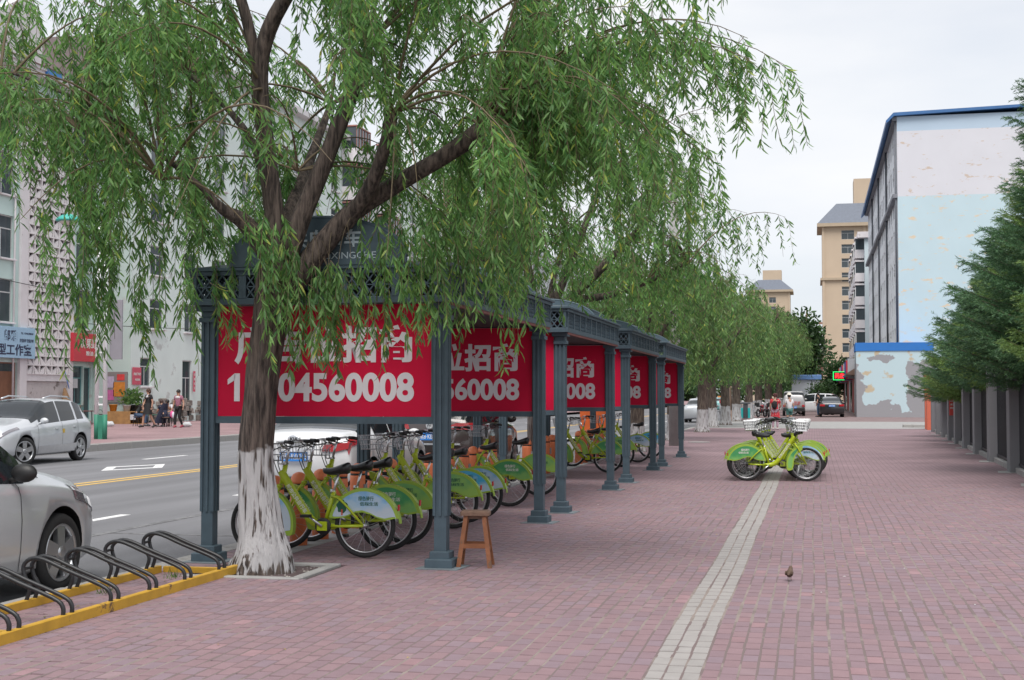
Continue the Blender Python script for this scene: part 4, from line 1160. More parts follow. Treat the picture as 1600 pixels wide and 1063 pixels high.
for ad,y,jx,jr,lab in [
 ('blue',12.38,-4.13,.0,'nearest docked bicycle, just right of the whitewashed trunk, blue sky print'),
 ('green',12.98,-4.1,.03,'second docked bicycle from the tree, dark green print on its fender'),
 ('lime',13.58,-4.1,-.02,'third docked bicycle from the tree, pale green print, before an empty dock'),
 ('lime',15.3,-4.05,.02,'docked bicycle directly behind the front corner post, plain lime print'),
 ('aqua',16.02,-4.08,-.01,'docked bicycle behind the wooden stool, bright blue print'),
 ('blue',16.62,-4.06,.04,'last bicycle under the front shelter, blue and white print'),
 ('green',18.5,-4.1,.0,'first bicycle under the second shelter, its basket against the brown car'),
 ('lime',20.6,-4.1,.05,'lone bicycle deep in the second shelter, seen between two posts'),
 ('green',27.1,-4.0,-.03,'bicycle under the third shelter standing out alone with green print'),
 ('lime',29.3,-4.05,.02,'bicycle in the gap before the last shelter, beside an orange dock'),
 ('blue',31.4,-3.95,.04,'bicycle under the last shelter with white and blue print'),
 ('aqua',33.6,-3.92,-.04,'farthest docked bicycle, blue print, at the end of the last shelter')]:
    put_bike(ad,jx,y,PI+jr,lab,GP)
kinds=['green','lime','blue','green','aqua','lime']
where=['nearest','second','third','fourth','fifth','farthest']
for k in range(6):
    put_bike(kinds[k],-1.26+.02*k,25.05+.5*k,R(4)+random.uniform(-.03,.03),f'{where[k]} right facing bicycle of the cluster on the pale guide strip',GC)
    put_bike(kinds[(k+2)%6],-.14+.02*k,25.3+.5*k,PI+R(3)+random.uniform(-.03,.03),f'{where[k]} left facing bicycle of the cluster on the pale guide strip',GC)

# ------------------------------------------------------------ black hoop rack on yellow rails
rack=thing('bicycle_rack','low bicycle rack of black hoops on yellow rails, left of the willow','bike rack',(-5.2,9,0))
M_yrail=mat('rail_yellow',(.52,.3,.03),.6,0,.15,8,.1,40,dirt=(.12,.07,.04),dscale=4,dthr=.63)
M_hoop=mat('hoop_black',(.018,.019,.022),.42,0,.2,12)
Y0,Y1=-3.4,2.12
mb=MB();mb.bbox(.305,.355,Y0,Y1,.0,.072,.006);mb.build('front_rail',M_yrail,rack)
mb=MB();mb.bbox(-.36,-.31,Y0,Y1-.1,.0,.06,.005);mb.build('back_rail',M_yrail,rack)
for y in(Y1-.06,-1.18):
    mb=MB();mb.bbox(-.31,.30,y-.022,y+.022,.0,.05,.004);mb.build('cross_bar',M_yrail,rack)
hoop=MB()
for dy in(-.055,.055):
    p=[(.33,dy,.06),(.33,dy,.12),(.27,dy,.175),(.0,dy,.275),(-.2,dy,.352),(-.3,dy,.352),(-.355,dy,.3),(-.34,dy,.22),(-.3,dy,.15),(-.335,dy,.04)]
    q=smooth_path([(*a,0) for a in p],30)
    hoop.tube([a[:3] for a in q],.0155,8)
hoop.tube([(-.35,-.055,.28),(-.35,.055,.28)],.011,6);hoop_me=hoop.mesh('hoop',M_hoop)
for y in(10.81,10.17,9.58,9.0,8.37,7.74,7.1,6.5): obj('hoop',hoop_me,rack,(0,y-9+.01,0))
mb=MB()
for i in range(70):
    a=random.uniform(-.3,.28);b=random.uniform(Y0,Y1-.1);s=random.uniform(.015,.035);g=random.uniform(0,6.28)
    mb.add([(a,b,.004),(a+s*math.cos(g),b+s*math.sin(g),.008),(a+s*1.1*math.cos(g+.6),b+s*1.1*math.sin(g+.6),.01),(a+s*.5*math.cos(g+1.1),b+s*.5*math.sin(g+1.1),.005)],[(0,1,2,3)])
lt=mb.build('leaf_litter',mat('dry_leaf',(.16,.12,.05),.8,0,.2,4,island=.5));lt.location=(-5.2,9,0);tag(lt,kind='stuff')
mb=MB()
for (gx,gy) in((-5.27,10.72),(-5.43,11.1),(-5.32,8.0),(-5.35,9.8)):
    for i in range(26):
        a=random.uniform(0,6.28);l=random.uniform(.03,.09);x=gx+random.gauss(0,.03);y=gy+random.gauss(0,.05)
        mb.add([(x-.003,y,0),(x+.003,y,0),(x+math.cos(a)*l*.6,y+math.sin(a)*l*.6,l)],[(0,1,2)])
tag(mb.build('weeds',leaf_mat('weed',(.05,.1,.03),(.1,.2,.04),(.2,.25,.05),.3)),kind='stuff')

# ------------------------------------------------------------ wooden stool
st=thing('wooden_stool','worn wooden stool standing beside the corner post of the front shelter','stool',(-2.97,12.02,0),R(8))
M_wood=mat('stool_wood',(.22,.08,.032),.65,0,.25,14,.2,40,dirt=(.13,.07,.04),dscale=8,dthr=.58)
M_woodd=mat('stool_top_wood',(.17,.1,.07),.75,0,.3,14,.3,40)
mb=MB();mb.bbox(-.13,.13,-.095,.095,.455,.497,.012);mb.build('seat',M_woodd,st)
for sx in(-1,1):
    for sy in(-1,1):
        mb=MB();a=Vector((sx*.08,sy*.058,.455));b=Vector((sx*.14,sy*.13,0));w=.019
        V=[(a.x-w,a.y-w,a.z),(a.x+w,a.y-w,a.z),(a.x+w,a.y+w,a.z),(a.x-w,a.y+w,a.z),(b.x-w,b.y-w,0),(b.x+w,b.y-w,0),(b.x+w,b.y+w,0),(b.x-w,b.y+w,0)]
        mb.add(V,[(0,1,2,3),(7,6,5,4),(0,4,5,1),(1,5,6,2),(2,6,7,3),(3,7,4,0)]);mb.build('leg',M_wood,st)
for sy in(-1,1):
    mb=MB();mb.box(-.1,.1,sy*.105-.012,sy*.105+.012,.17,.21);mb.build('stretcher',M_wood,st)
for sx in(-1,1):
    mb=MB();mb.box(sx*.118-.011,sx*.118+.011,-.093,.093,.14,.178);mb.build('stretcher',M_wood,st)
mb=MB();mb.box(-.085,.085,-.045,.045,.425,.454);mb.build('apron',M_woodd,st)

# ------------------------------------------------------------ the sparrow and scattered leaves
bird=thing('sparrow','small brown sparrow standing on the bricks right of the pale strip','bird',(-.21,11.6,.003),R(80))
mb=MB()
M_feath=mat('feathers',(.1,.065,.045),.8,0,.3,60);M_belly=mat('belly_feathers',(.22,.18,.15),.8,0,.2,40)
V=[];F=[];n=14;k=12
prof=[(-.075,.058,.008,.004),(-.05,.06,.012,.009),(-.03,.062,.024,.024),(-.005,.062,.032,.033),(.02,.066,.033,.034),(.04,.076,.028,.029),(.052,.088,.022,.022),(.06,.1,.02,.02),(.068,.107,.018,.017),(.075,.107,.01,.01),(.079,.106,.004,.004),(.088,.104,.0015,.0015)]
for x,z,ry,rz_ in prof:
    for j in range(k):
        a=2*math.pi*j/k;V.append((x,ry*math.cos(a),z+rz_*math.sin(a)))
for i in range(len(prof)-1):
    for j in range(k): F.append((i*k+j,i*k+(j+1)%k,(i+1)*k+(j+1)%k,(i+1)*k+j))
F+=[tuple(range(k-1,-1,-1)),tuple((len(prof)-1)*k+j for j in range(k))]
mb.add(V,F,True);mb.build('body',M_feath,bird)
for s in(-1,1):
    mb=MB();mb.tube([(.005,s*.014,.036),(.002,s*.015,.02),(.008,s*.015,.002),(.022,s*.015,.001)],.0022,5);mb.build('leg',mat('bird_leg',(.2,.12,.08),.7,0,0),bird)
    mb=MB();mb.ell((-.02,s*.03,.068),(.042,.007,.02),10,6);mb.build('wing',M_feath,bird)
mb=MB()
for i in range(46):
    x=random.uniform(-4.2,3.2);y=random.uniform(7.2,21);s=random.uniform(.02,.045);g=random.uniform(0,6.28);c,q=math.cos(g),math.sin(g);mb.cm=i%3
    mb.add([(x+a*c-b*q,y+a*q+b*c,z) for a,b,z in((0,0,.004),(s*.5,s*.14,.009),(s,0,.005),(s*.5,-s*.14,.006))],[(0,1,2,3)])
bird.scale=(.78,.9,.95)
tag(mb.build('leaf_litter',[mat('leaf_yellow',(.4,.3,.06),.7,0,.1,4),mat('leaf_tan',(.3,.2,.1),.7,0,.1,4),mat('paper_scrap',(.55,.55,.54),.8,0,.1,4)]),kind='stuff')
# ------------------------------------------------------------ vehicles: lofted bodies with cut wheel arches
M_glass=glass('car_glass',(.018,.022,.026),.04)
M_paint_silver=mat('paint_silver',(.56,.58,.61),.3,.35,.015,3,coat=.8)
M_paint_white=mat('paint_white',(.66,.67,.69),.32,0,.015,3,coat=.8)
M_paint_brown=mat('paint_brown',(.06,.047,.046),.28,.3,.02,3,coat=.9)
M_paint_dark=mat('paint_dark',(.02,.022,.026),.28,.2,.02,3,coat=.9)
M_trim=mat('black_trim',(.015,.015,.016),.5,0,.1,10)
M_alloy=mat('wheel_alloy',(.46,.47,.49),.32,.85,.03,8)
M_lampred=mat('tail_lamp',(.38,.012,.018),.12,0,0,coat=1)
M_lampclear=mat('head_lamp',(.22,.21,.23),.1,.3,.15,30,coat=1)
M_plate=mat('plate_blue',(.02,.2,.62),.5,0,0)
M_pwhite=mat('plate_white',(.75,.76,.78),.5,0,0)
M_seam=mat('panel_gap',(.03,.03,.032),.7,0,0)
def wheel_meshes(rad,wid,spk,tag_):
    mb=MB();mb.lathe([(rad*.72,-wid/2+.012),(rad*.82,-wid/2),(rad*.96,-wid/2+.012),(rad,-wid/2+.04),(rad,wid/2-.04),(rad*.96,wid/2-.012),(rad*.82,wid/2),(rad*.72,wid/2-.012)],36,(0,0,0),True,'x',False);ty=mb.mesh('tyre',M_tyre)
    mb=MB();mb.lathe([(rad*.735,-wid/2+.02),(rad*.74,wid/2-.016),(rad*.72,wid/2-.004),(rad*.67,wid/2-.012),(rad*.64,wid/2-.04),(rad*.63,-wid/2+.03)],36,(0,0,0),True,'x',False)
    for i in range(spk):
        a=2*math.pi*i/spk
        c,s_=math.cos(a),math.sin(a)
        def P(r_,w,x): return (x,r_*c-w*s_,r_*s_+w*c)
        x0,x1=wid/2-.06,wid/2-.012
        V=[P(.03,-.045,x1+.006),P(.03,.045,x1+.006),P(rad*.68,.062,x1-.004),P(rad*.68,-.062,x1-.004),P(.03,-.045,x0),P(.03,.045,x0),P(rad*.68,.062,x0),P(rad*.68,-.062,x0)]
        mb.add(V,[(0,1,2,3),(7,6,5,4),(0,4,5,1),(1,5,6,2),(2,6,7,3),(3,7,4,0)])
    mb.lathe([(.055,wid/2-.05),(.055,wid/2),(.03,wid/2+.004)],14,(0,0,0),True,'x')
    rm=mb.mesh('wheel_rim',M_alloy)
    mb=MB();mb.lathe([(rad*.5,.01),(rad*.5,.03)],24,(0,0,0),False,'x');bk=mb.mesh('brake_disc',M_trim)
    return ty,rm,bk
def seg(keys,s):
    k=np.array(keys,float);x=k[:,0]
    # monotone-ish smooth interpolation
    d=np.diff(k[:,1])/np.diff(x);m=np.empty(len(x));m[0]=d[0];m[-1]=d[-1]
    for i in range(1,len(x)-1): m[i]=0 if d[i-1]*d[i]<=0 else 2*d[i-1]*d[i]/(d[i-1]+d[i])
    s=np.clip(s,x[0],x[-1]);i=np.clip(np.searchsorted(x,s,'right')-1,0,len(x)-2)
    h=x[i+1]-x[i];t=(s-x[i])/h
    return (2*t**3-3*t**2+1)*k[i,1]+(t**3-2*t**2+t)*h*m[i]+(-2*t**3+3*t**2)*k[i+1,1]+(t**3-t**2)*h*m[i+1]
def car(name,label,cat,loc,rz,spec,paint,group=None):
    """local axes: +y forward from the rear bumper (y=0), x right, z up"""
    L=spec['L'];W=spec['W']/2
    root=thing(name,label,cat,loc,rz,group)
    ks=sorted(set([round(v,4) for v in list(np.linspace(.0,L,46))+spec['keys']]))
    # drop stations crowding a key
    keys=set(round(k,4) for k in spec['keys']);st=[]
    for v in ks:
        if v in keys or all(abs(v-k)>.04 for k in keys): st.append(v)
    st=np.array(st)
    top=seg(spec['top'],st);belt=seg(spec['belt'],st);wid=seg(spec['plan'],st)*W;zb=seg(spec['bottom'],st)
    roofmax=max(k[1] for k in spec['top'])
    rings=[]
    for i,s in enumerate(st):
        w,b,t,z0=wid[i],belt[i],max(top[i],belt[i]+.012),zb[i]
        g=min(1,max(0,(t-b)/(roofmax-b)))
        wr=w*(.82*(1-g)+spec.get('roofw',.70)*g)
        hgt=b-z0
        P=[(0,z0),(w*.88,z0),(w*.965,z0+.05),(w*.99,z0+hgt*.3),(w*1.0,z0+hgt*.62),(w*.985,b-.09),(w*.955,b-.015),(w*.925,b+.01),(w*(.925)*(1-.55*1)+wr*.55 if g>.02 else w*.87,b+.01+(t-.05-b)*.55 if g>.02 else b+.012+ (t-b)*.5),(wr,max(b+.014,t-.045*g-.006)),(wr*.86,t),(wr*.45,t+.018),(0,t+.024)]
        if g>.02:
            zt=t-.05
            P[8]=(w*.925+(wr-w*.925)*.45,b+.01+(zt-b-.01)*.5)
        rings.append(P)
    n=len(rings[0])
    V=[]
    for i,s in enumerate(st):
        for (x,z) in rings[i]: V.append((x,s,z))
        for (x,z) in rings[i][-2:0:-1]: V.append((-x,s,z))
    m=2*n-2
    F=[]
    for i in range(len(st)-1):
        for j in range(m): F.append((i*m+j,i*m+(j+1)%m,(i+1)*m+(j+1)%m,(i+1)*m+j))
    F.append(tuple(range(m)));F.append(tuple((len(st)-1)*m+j for j in range(m-1,-1,-1)))
    mb=MB();mb.add(V,F,True)
    me=mb.mesh('body',[paint,M_trim])
    body=obj('body',me,None)
    wr_=spec['wr'];cut=[]
    dg=bpy.context.evaluated_depsgraph_get()
    for y in spec['axles']:
        for sx in(-1,1):
            c=MB();c.lathe([(wr_+.055,-.16),(wr_+.055,.2)],40,(sx*(W-.1),y,wr_+.005),False,'x');c.cm=0
            o=c.build('cutter',M_trim);cut.append(o)
            md=body.modifiers.new('b','BOOLEAN');md.operation='DIFFERENCE';md.object=o;md.solver='EXACT'
            try: md.material_mode='TRANSFER'
            except Exception: pass
    dg.update()
    nm=bpy.data.meshes.new_from_object(body.evaluated_get(bpy.context.evaluated_depsgraph_get()))
    body.modifiers.clear();body.data=nm;nm.name='body';body.parent=root
    for o in cut: bpy.data.objects.remove(o)
    # surface patches cut from the same grid: windows, lamps, gaps
    Va=[Vector(v) for v in V]
    def nrm(i,j):
        a=Va[min(i+1,len(st)-1)*m+j%m]-Va[max(i-1,0)*m+j%m];b=Va[i*m+(j+1)%m]-Va[i*m+(j-1)%m]
        q=b.cross(a)
        if q.length<1e-9: return Vector((0,0,1))
        q.normalize();c=Va[i*m+j%m]-Vector((0,Va[i*m+j%m].y,spec['cz']))
        return q if q.dot(c)>0 else -q
    def patch(name,m_,s0,s1,jt,off=.006,parent=root,side=None):
        i0=int(np.argmin(abs(st-s0)));i1=int(np.argmin(abs(st-s1)))
        mb=MB()
        for J in jt:
            for i in range(i0,i1):
                q=[(i,J),(i,J+1),(i+1,J+1),(i+1,J)]
                if side=='l': q=[(a,(m-b)) for a,b in q]
                mb.add([Va[a*m+b%m]+nrm(a,b%m)*off for a,b in q],[(0,1,2,3)],True)
        return mb.build(name,m_,parent) if mb.v else None
    for nm_,s0,s1,J in spec['glass']:
        if J=='side':
            patch('side_window',M_glass,s0,s1,(7,8),.004);patch('side_window',M_glass,s0,s1,(7,8),.004,root,'l')
        else: patch(nm_,M_glass,s0,s1,tuple(range(8,n-1))+tuple(range(n-1,m-8)),.004)
    for (nm_,m_,s0,s1,J,both) in spec.get('patches',[]):
        patch(nm_,m_,s0,s1,J,.007)
        if both: patch(nm_,m_,s0,s1,J,.007,root,'l')
    # door gaps
    for s0 in spec.get('seams',[]):
        i=int(np.argmin(abs(st-s0)))
        for sd in(1,-1):
            mb=MB();pts=[]
            for j in range(2,8):
                p=Va[i*m+j].copy();p.x=p.x*sd+.003*sd;pts.append(p)
            mb.strip([(p.x,p.y-.004,p.z) for p in pts],[(p.x,p.y+.004,p.z) for p in pts]);mb.build('door_gap',M_seam,root)
    # wheels
    ty,rm,bk=wheel_meshes(wr_,.2,spec.get('spokes',5),'')
    for a,y in enumerate(spec['axles']):
        for sx in(-1,1):
            w=obj('wheel',ty,root,(sx*(W-.115),y,wr_),(0.3*a,0,0 if sx>0 else math.pi))
            if a==1 and spec.get('steer'): w.rotation_euler[2]+=spec['steer']
            obj('rim',rm,w);obj('brake_disc',bk,w)
    # mirrors
    if 'mirror' in spec:
        my,mz=spec['mirror']
        wi=float(seg(spec['plan'],np.array([my]))[0])*W
        for sx in(-1,1):
            mb=MB();mb.cm=0
            mb.ell((sx*(wi*.93+.12),my,mz+.07),(.11,.06,.075),14,8);mb.tube([(sx*wi*.9,my+.02,mz),(sx*(wi*.93+.06),my,mz+.03)],.022,6);mb.build('mirror',spec.get('mirror_mat',paint),root)
    for sx,y,z in spec.get('handles',[]):
        pass
    for y,z in spec.get('handles2',[]):
        wi=float(seg(spec['plan'],np.array([y]))[0])*W
        for sx in(-1,1):
            mb=MB();mb.ell((sx*(wi*.985+.012),y,z),(.014,.085,.017),10,6);mb.build('door_handle',spec.get('handle_mat',paint),root)
    root['half']=W
    del root['half']
    return root,Va,st,m
SEDAN=dict(L=4.6,W=1.8,wr=.315,axles=(1.02,3.7),cz=.6,keys=[.25,.7,1.25,1.3,2.1,2.16,3.0,3.05,3.9,.12,4.2,4.45],
 top=[(0,.72),(.06,1.0),(.35,1.07),(.72,1.1),(1.35,1.36),(1.9,1.455),(2.4,1.46),(2.75,1.42),(3.5,1.03),(3.7,.99),(4.2,.88),(4.5,.74),(4.6,.55)],
 belt=[(0,.7),(.1,.96),(.7,.99),(2.0,.96),(3.4,.9),(3.9,.84),(4.4,.7),(4.6,.5)],
 plan=[(0,.9),(.06,.945),(.3,.97),(.8,.99),(1.5,1),(3.2,1),(3.9,.975),(4.3,.89),(4.5,.74),(4.6,.5)],
 bottom=[(0,.34),(.15,.24),(.6,.2),(4.0,.19),(4.4,.22),(4.6,.34)],
 glass=[('rear_window',.7,1.3,'top'),('windshield',2.75,3.5,'top'),('s',1.3,2.1,'side'),('s',2.16,3.0,'side')],
 seams=[1.25,2.13,3.05],mirror=(3.02,.93),handles2=[(1.45,.83),(2.35,.81)])
# silver sedan at the lower left, only its nose and front wheel in the picture
sp=dict(SEDAN);sp['keys']=SEDAN['keys']+[4.12,3.95,4.3];sp['glass']=[('rear_window',.7,1.3,'top'),('windshield',2.75,3.5,'top'),('s',1.3,2.1,'side'),('s',2.16,3.12,'side')]
sp['wr']=.325;sp['mirror']=(2.98,.95);sp['mirror_mat']=M_trim;sp['axles']=(1.02,3.68)
sp['patches']=[('head_lamp',M_lampclear,3.92,4.44,(5,6,7),True),('grille',M_trim,4.5,4.6,(3,4),True)]
near_car,_,_,_=car('parked_car','silver sedan at the kerb behind the black hoop rack, only its front wing in view','car',(-6.98,6.72,ROADZ),0,sp,M_paint_silver,'cars parked along the kerb')
# white sedan behind the docks
sp=dict(SEDAN);sp['L']=4.6;sp['W']=1.82;sp['keys']=SEDAN['keys']+[.42,.04]
sp['patches']=[('tail_lamp',M_lampred,.04,.42,(5,6),True)]
sp['glass']=[('rear_window',.7,1.3,'top'),('windshield',2.75,3.5,'top'),('s',1.3,2.1,'side'),('s',2.16,3.0,'side')]
kia,_,_,_=car('parked_car','white sedan parked behind the orange docks, its tail lamps showing under the first red board','car',(-7.58,19.4,ROADZ),0,sp,M_paint_white,'cars parked along the kerb')
def rear_plate(root,y,z,txt,w=.44,m=M_plate):
    mb=MB();mb.bbox(-w/2,w/2,y-.012,y,z-.07,z+.07,.004);p=mb.build('licence_plate',m,root)
    obj('lettering',text_mesh(txt,.115,M_pwhite,.001,w*.86,depth=.002),p,(0,y-.014,z))
def tail_details(root,y,zplate,txt,badge,by,bz,bump=(.24,.42)):
    rear_plate(root,y,zplate,txt)
    mb=MB();mb.bbox(-.74,.74,y-.004,y+.1,bump[0],bump[1],.02);mb.build('bumper_trim',M_trim,root)
    mb=MB();mb.lathe([(.075,0),(.075,.012),(.06,.016)],24,(0,0,0),True,'y');o=mb.build('badge',M_chrome,root);o.location=(0,by,bz);o.scale=(1.35 if badge=='KIA' else 1,-1,.75 if badge=='KIA' else 1)
    t=obj('lettering',text_mesh(badge,.075 if badge=='KIA' else .095,M_trim if badge=='KIA' else M_paint_dark,.002,.12 if badge=='KIA' else .1,depth=.002),root,(0,by-.019,bz))
# the big wraparound lamps on the tail face
for sx in(-1,1):
    mb=MB();mb.prism([(sx*.42,.80),(sx*.62,.79),(sx*.84,.84),(sx*.86,.93),(sx*.6,.92),(sx*.46,.89)],-.012,.12,'xz');o=mb.build('tail_lamp',M_lampred,kia);o.location=(0,.03,0)
tail_details(kia,-.012,.72,'黑B·K0D01','KIA',-.0,.98)
# brown SUV in front of it
SUV=dict(L=4.4,W=1.82,wr=.345,axles=(.85,3.5),cz=.75,keys=[.1,.3,.45,.9,1.0,1.75,1.81,2.75,2.8,3.6,.02,4.0,4.3],
 top=[(0,.8),(.03,1.1),(.12,1.2),(.42,1.62),(.8,1.69),(1.8,1.71),(2.4,1.66),(3.25,1.18),(3.6,1.1),(4.1,1.0),(4.32,.84),(4.4,.6)],
 belt=[(0,.75),(.06,1.08),(.5,1.12),(2.5,1.06),(3.3,1.02),(3.9,.92),(4.3,.74),(4.4,.55)],
 plan=[(0,.82),(.06,.9),(.25,.955),(.8,.99),(1.5,1),(3.0,1),(3.7,.97),(4.1,.88),(4.3,.76),(4.4,.55)],
 bottom=[(0,.4),(.12,.3),(.6,.24),(3.8,.24),(4.2,.27),(4.4,.38)],
 glass=[('rear_window',.12,.45,'top'),('windshield',2.4,3.25,'top'),('s',.5,.94,'side'),('s',1.0,1.75,'side'),('s',1.81,2.7,'side')],
 seams=[.97,1.78,2.78],mirror=(2.75,1.08),handles2=[(1.1,.94),(2.05,.92)],roofw=.74)
vw,_,_,_=car('parked_car','dark brown car with a round badge and blue plate parked ahead of the white sedan','car',(-7.07,25.0,ROADZ),0,SUV,M_paint_brown,'cars parked along the kerb')
for sx in(-1,1):
    mb=MB();mb.prism([(sx*.4,1.0),(sx*.84,.98),(sx*.87,1.06),(sx*.84,1.12),(sx*.5,1.11),(sx*.42,1.08)],-.012,.14,'xz');o=mb.build('tail_lamp',M_lampred,vw);o.location=(0,.02,0)
tail_details(vw,-.012,.86,'黑B·KB98L','VW',-.0,1.06,(.3,.5))
mb=MB();mb.bbox(-.6,.6,-.02,.05,.7,.73,.006);mb.build('chrome_strip',M_chrome,vw)
# silver crossover on the far side of the road, facing the camera
HAT=dict(L=4.25,W=1.78,wr=.33,axles=(.78,3.38),cz=.7,keys=[.02,.1,.32,.55,.62,.9,1.0,1.72,1.78,2.85,3.6,3.7,4.0,4.15,2.72],
 top=[(0,.75),(.04,1.0),(.14,1.12),(.5,1.44),(.9,1.525),(1.7,1.545),(2.2,1.5),(3.02,1.08),(3.3,1.02),(3.9,.9),(4.15,.74),(4.25,.5)],
 belt=[(0,.72),(.06,.98),(.5,1.04),(1.5,1.0),(2.8,.93),(3.3,.9),(3.8,.82),(4.1,.68),(4.25,.46)],
 plan=[(0,.8),(.06,.88),(.25,.95),(.8,.995),(1.5,1),(3.0,1),(3.6,.965),(3.95,.87),(4.15,.72),(4.25,.5)],
 bottom=[(0,.36),(.12,.27),(.6,.22),(3.7,.21),(4.05,.24),(4.25,.36)],
 glass=[('rear_window',.14,.5,'top'),('windshield',2.2,3.02,'top'),('s',.55,.9,'side'),('s',1.0,1.72,'side'),('s',1.78,2.72,'side')],
 seams=[.95,1.75,2.82],mirror=(2.72,.96),handles2=[(1.12,.86),(2.0,.83)],roofw=.72,steer=-.42,handle_mat=M_chrome,
 patches=[('head_lamp',M_lampclear,3.65,4.12,(6,7),True),('side_strip',M_chrome,1.0,2.85,(2,),True)])
hat,_,_,_=car('moving_car','silver crossover with roof rails crossing the road in front of the opposite kerb','car',(-18.95,32.35,ROADZ),PI+R(2),HAT,M_paint_silver)
for sx in(-1,1):
    mb=MB();mb.tube([(sx*.55,.75,1.545),(sx*.56,.95,1.6),(sx*.56,1.75,1.625),(sx*.55,2.1,1.56)],.02,6);mb.build('roof_rail',M_chrome,hat)
    mb=MB();mb.prism([(sx*.52,.82),(sx*.74,.84),(sx*.73,.98),(sx*.6,.97)],-.01,.1,'xz');mb.build('tail_lamp',M_lampred,hat)
mb=MB();mb.box(-.893,-.888,1.62,1.72,.72,.82);mb.build('fuel_sticker',mat('sticker_yellow',(.6,.4,.05),.6,0,0),hat)
# far vehicles
def simple_far(name,lab,cat,loc,rz,spec,paint,group=None):
    return car(name,lab,cat,loc,rz,spec,paint,group)[0]
dsed=dict(SEDAN);dsed['keys']=SEDAN['keys']+[.04,.4]
c1=simple_far('parked_car','black sedan with a blue plate parked at the far forecourt beside the shop fronts','car',(1.25,101.5,.0),R(1),dsed,M_paint_dark)
for sx in(-1,1):
    mb=MB();mb.bbox(min(sx*.5,sx*.84),max(sx*.5,sx*.84),-.02,.1,.78,.93,.01);mb.build('tail_lamp',M_lampred,c1)
rear_plate(c1,-.012,.82,'黑B·61288')
c2=simple_far('parked_suv','white crossover seen side on between the grey pickup and the black sedan','car',(2.0,113.5,0),R(72),SUV,M_paint_white)
# grey pickup with a canopy, from behind
PK=dict(L=4.9,W=1.72,wr=.34,axles=(1.0,3.9),cz=.8,keys=[.03,.1,.3,.5,2.4,2.46,3.4,3.5,4.2,4.6],
 top=[(0,.95),(.03,1.25),(.12,1.62),(.45,1.84),(1.2,1.88),(3.0,1.86),(3.3,1.8),(4.0,1.2),(4.3,1.12),(4.7,.98),(4.9,.6)],
 belt=[(0,.9),(.04,1.16),(.5,1.2),(3.4,1.16),(4.1,1.05),(4.6,.9),(4.9,.55)],
 plan=[(0,.92),(.04,.95),(.2,.98),(1.0,1),(3.8,1),(4.4,.95),(4.7,.86),(4.9,.66)],
 bottom=[(0,.5),(.1,.42),(.6,.36),(4.3,.36),(4.9,.42)],
 glass=[('rear_window',.12,.3,'top'),('windshield',3.3,4.0,'top'),('s',.5,2.4,'side'),('s',2.46,3.4,'side')],seams=[2.43,3.45],mirror=(3.4,1.2),handles2=[],roofw=.84)
pk=simple_far('parked_pickup','grey pickup with a canopy, parked tail to the camera, red lettering on its tailgate','pickup',(-1.5,106.5,0),R(1),PK,mat('paint_grey',(.42,.42,.43),.4,.2,.02,3,coat=.5))
mb=MB();mb.bbox(-.56,.56,.0,.02,1.38,1.68,.01);o=mb.build('tail_window',M_glass,pk);o.rotation_euler=(-.2,0,0);o.location=(0,-.21,.02)
mb=MB();mb.bbox(-.8,.8,-.09,.0,.36,.62,.02);mb.build('bumper',M_trim,pk)
for sx in(-1,1):
    mb=MB();mb.bbox(min(sx*.6,sx*.8),max(sx*.6,sx*.8),-.02,.05,.7,.86,.01);mb.build('tail_lamp',M_lampred,pk)
rear_plate(pk,-.1,.66,'黑B·52731')
obj('lettering',text_mesh('皮卡货运',.16,mat('tailgate_red',(.5,.05,.05),.6,0,0),.002,1.0),pk,(0,-.015,1.05))
obj('lettering',text_mesh('出租搬家',.1,mat('tailgate_red',(.5,.05,.05),.6,0,0),.002,.9),pk,(0,-.012,.9))
# road traffic far off, between the trees
tx=simple_far('taxi','teal and white taxi driving away down the road between the tree trunks','car',(-9.4,141,ROADZ),0,dsed,mat('paint_teal',(.2,.45,.45),.35,0,.02,3,coat=.6))
for sx in(-1,1):
    mb=MB();mb.bbox(min(sx*.5,sx*.84),max(sx*.5,sx*.84),-.02,.1,.78,.93,.01);mb.build('tail_lamp',M_lampred,tx)
mb=MB();mb.bbox(-.3,.3,1.9,2.06,1.48,1.62,.02);mb.build('roof_sign',mat('roof_sign_orange',(.6,.2,.05),.5,0,0),tx)
wv=simple_far('road_car','white car with a red brake lamp driving away behind the tree trunks','car',(-7.0,118,ROADZ),0,SUV,M_paint_white)
for sx in(-1,1):
    mb=MB();mb.bbox(min(sx*.6,sx*.85),max(sx*.6,sx*.85),-.03,.06,1.0,1.3,.01);mb.build('tail_lamp',M_lampred,wv)
simple_far('parked_car','pale car parked far along the kerb behind the willow trunks','car',(-6.9,84,ROADZ),0,dsed,M_paint_silver)
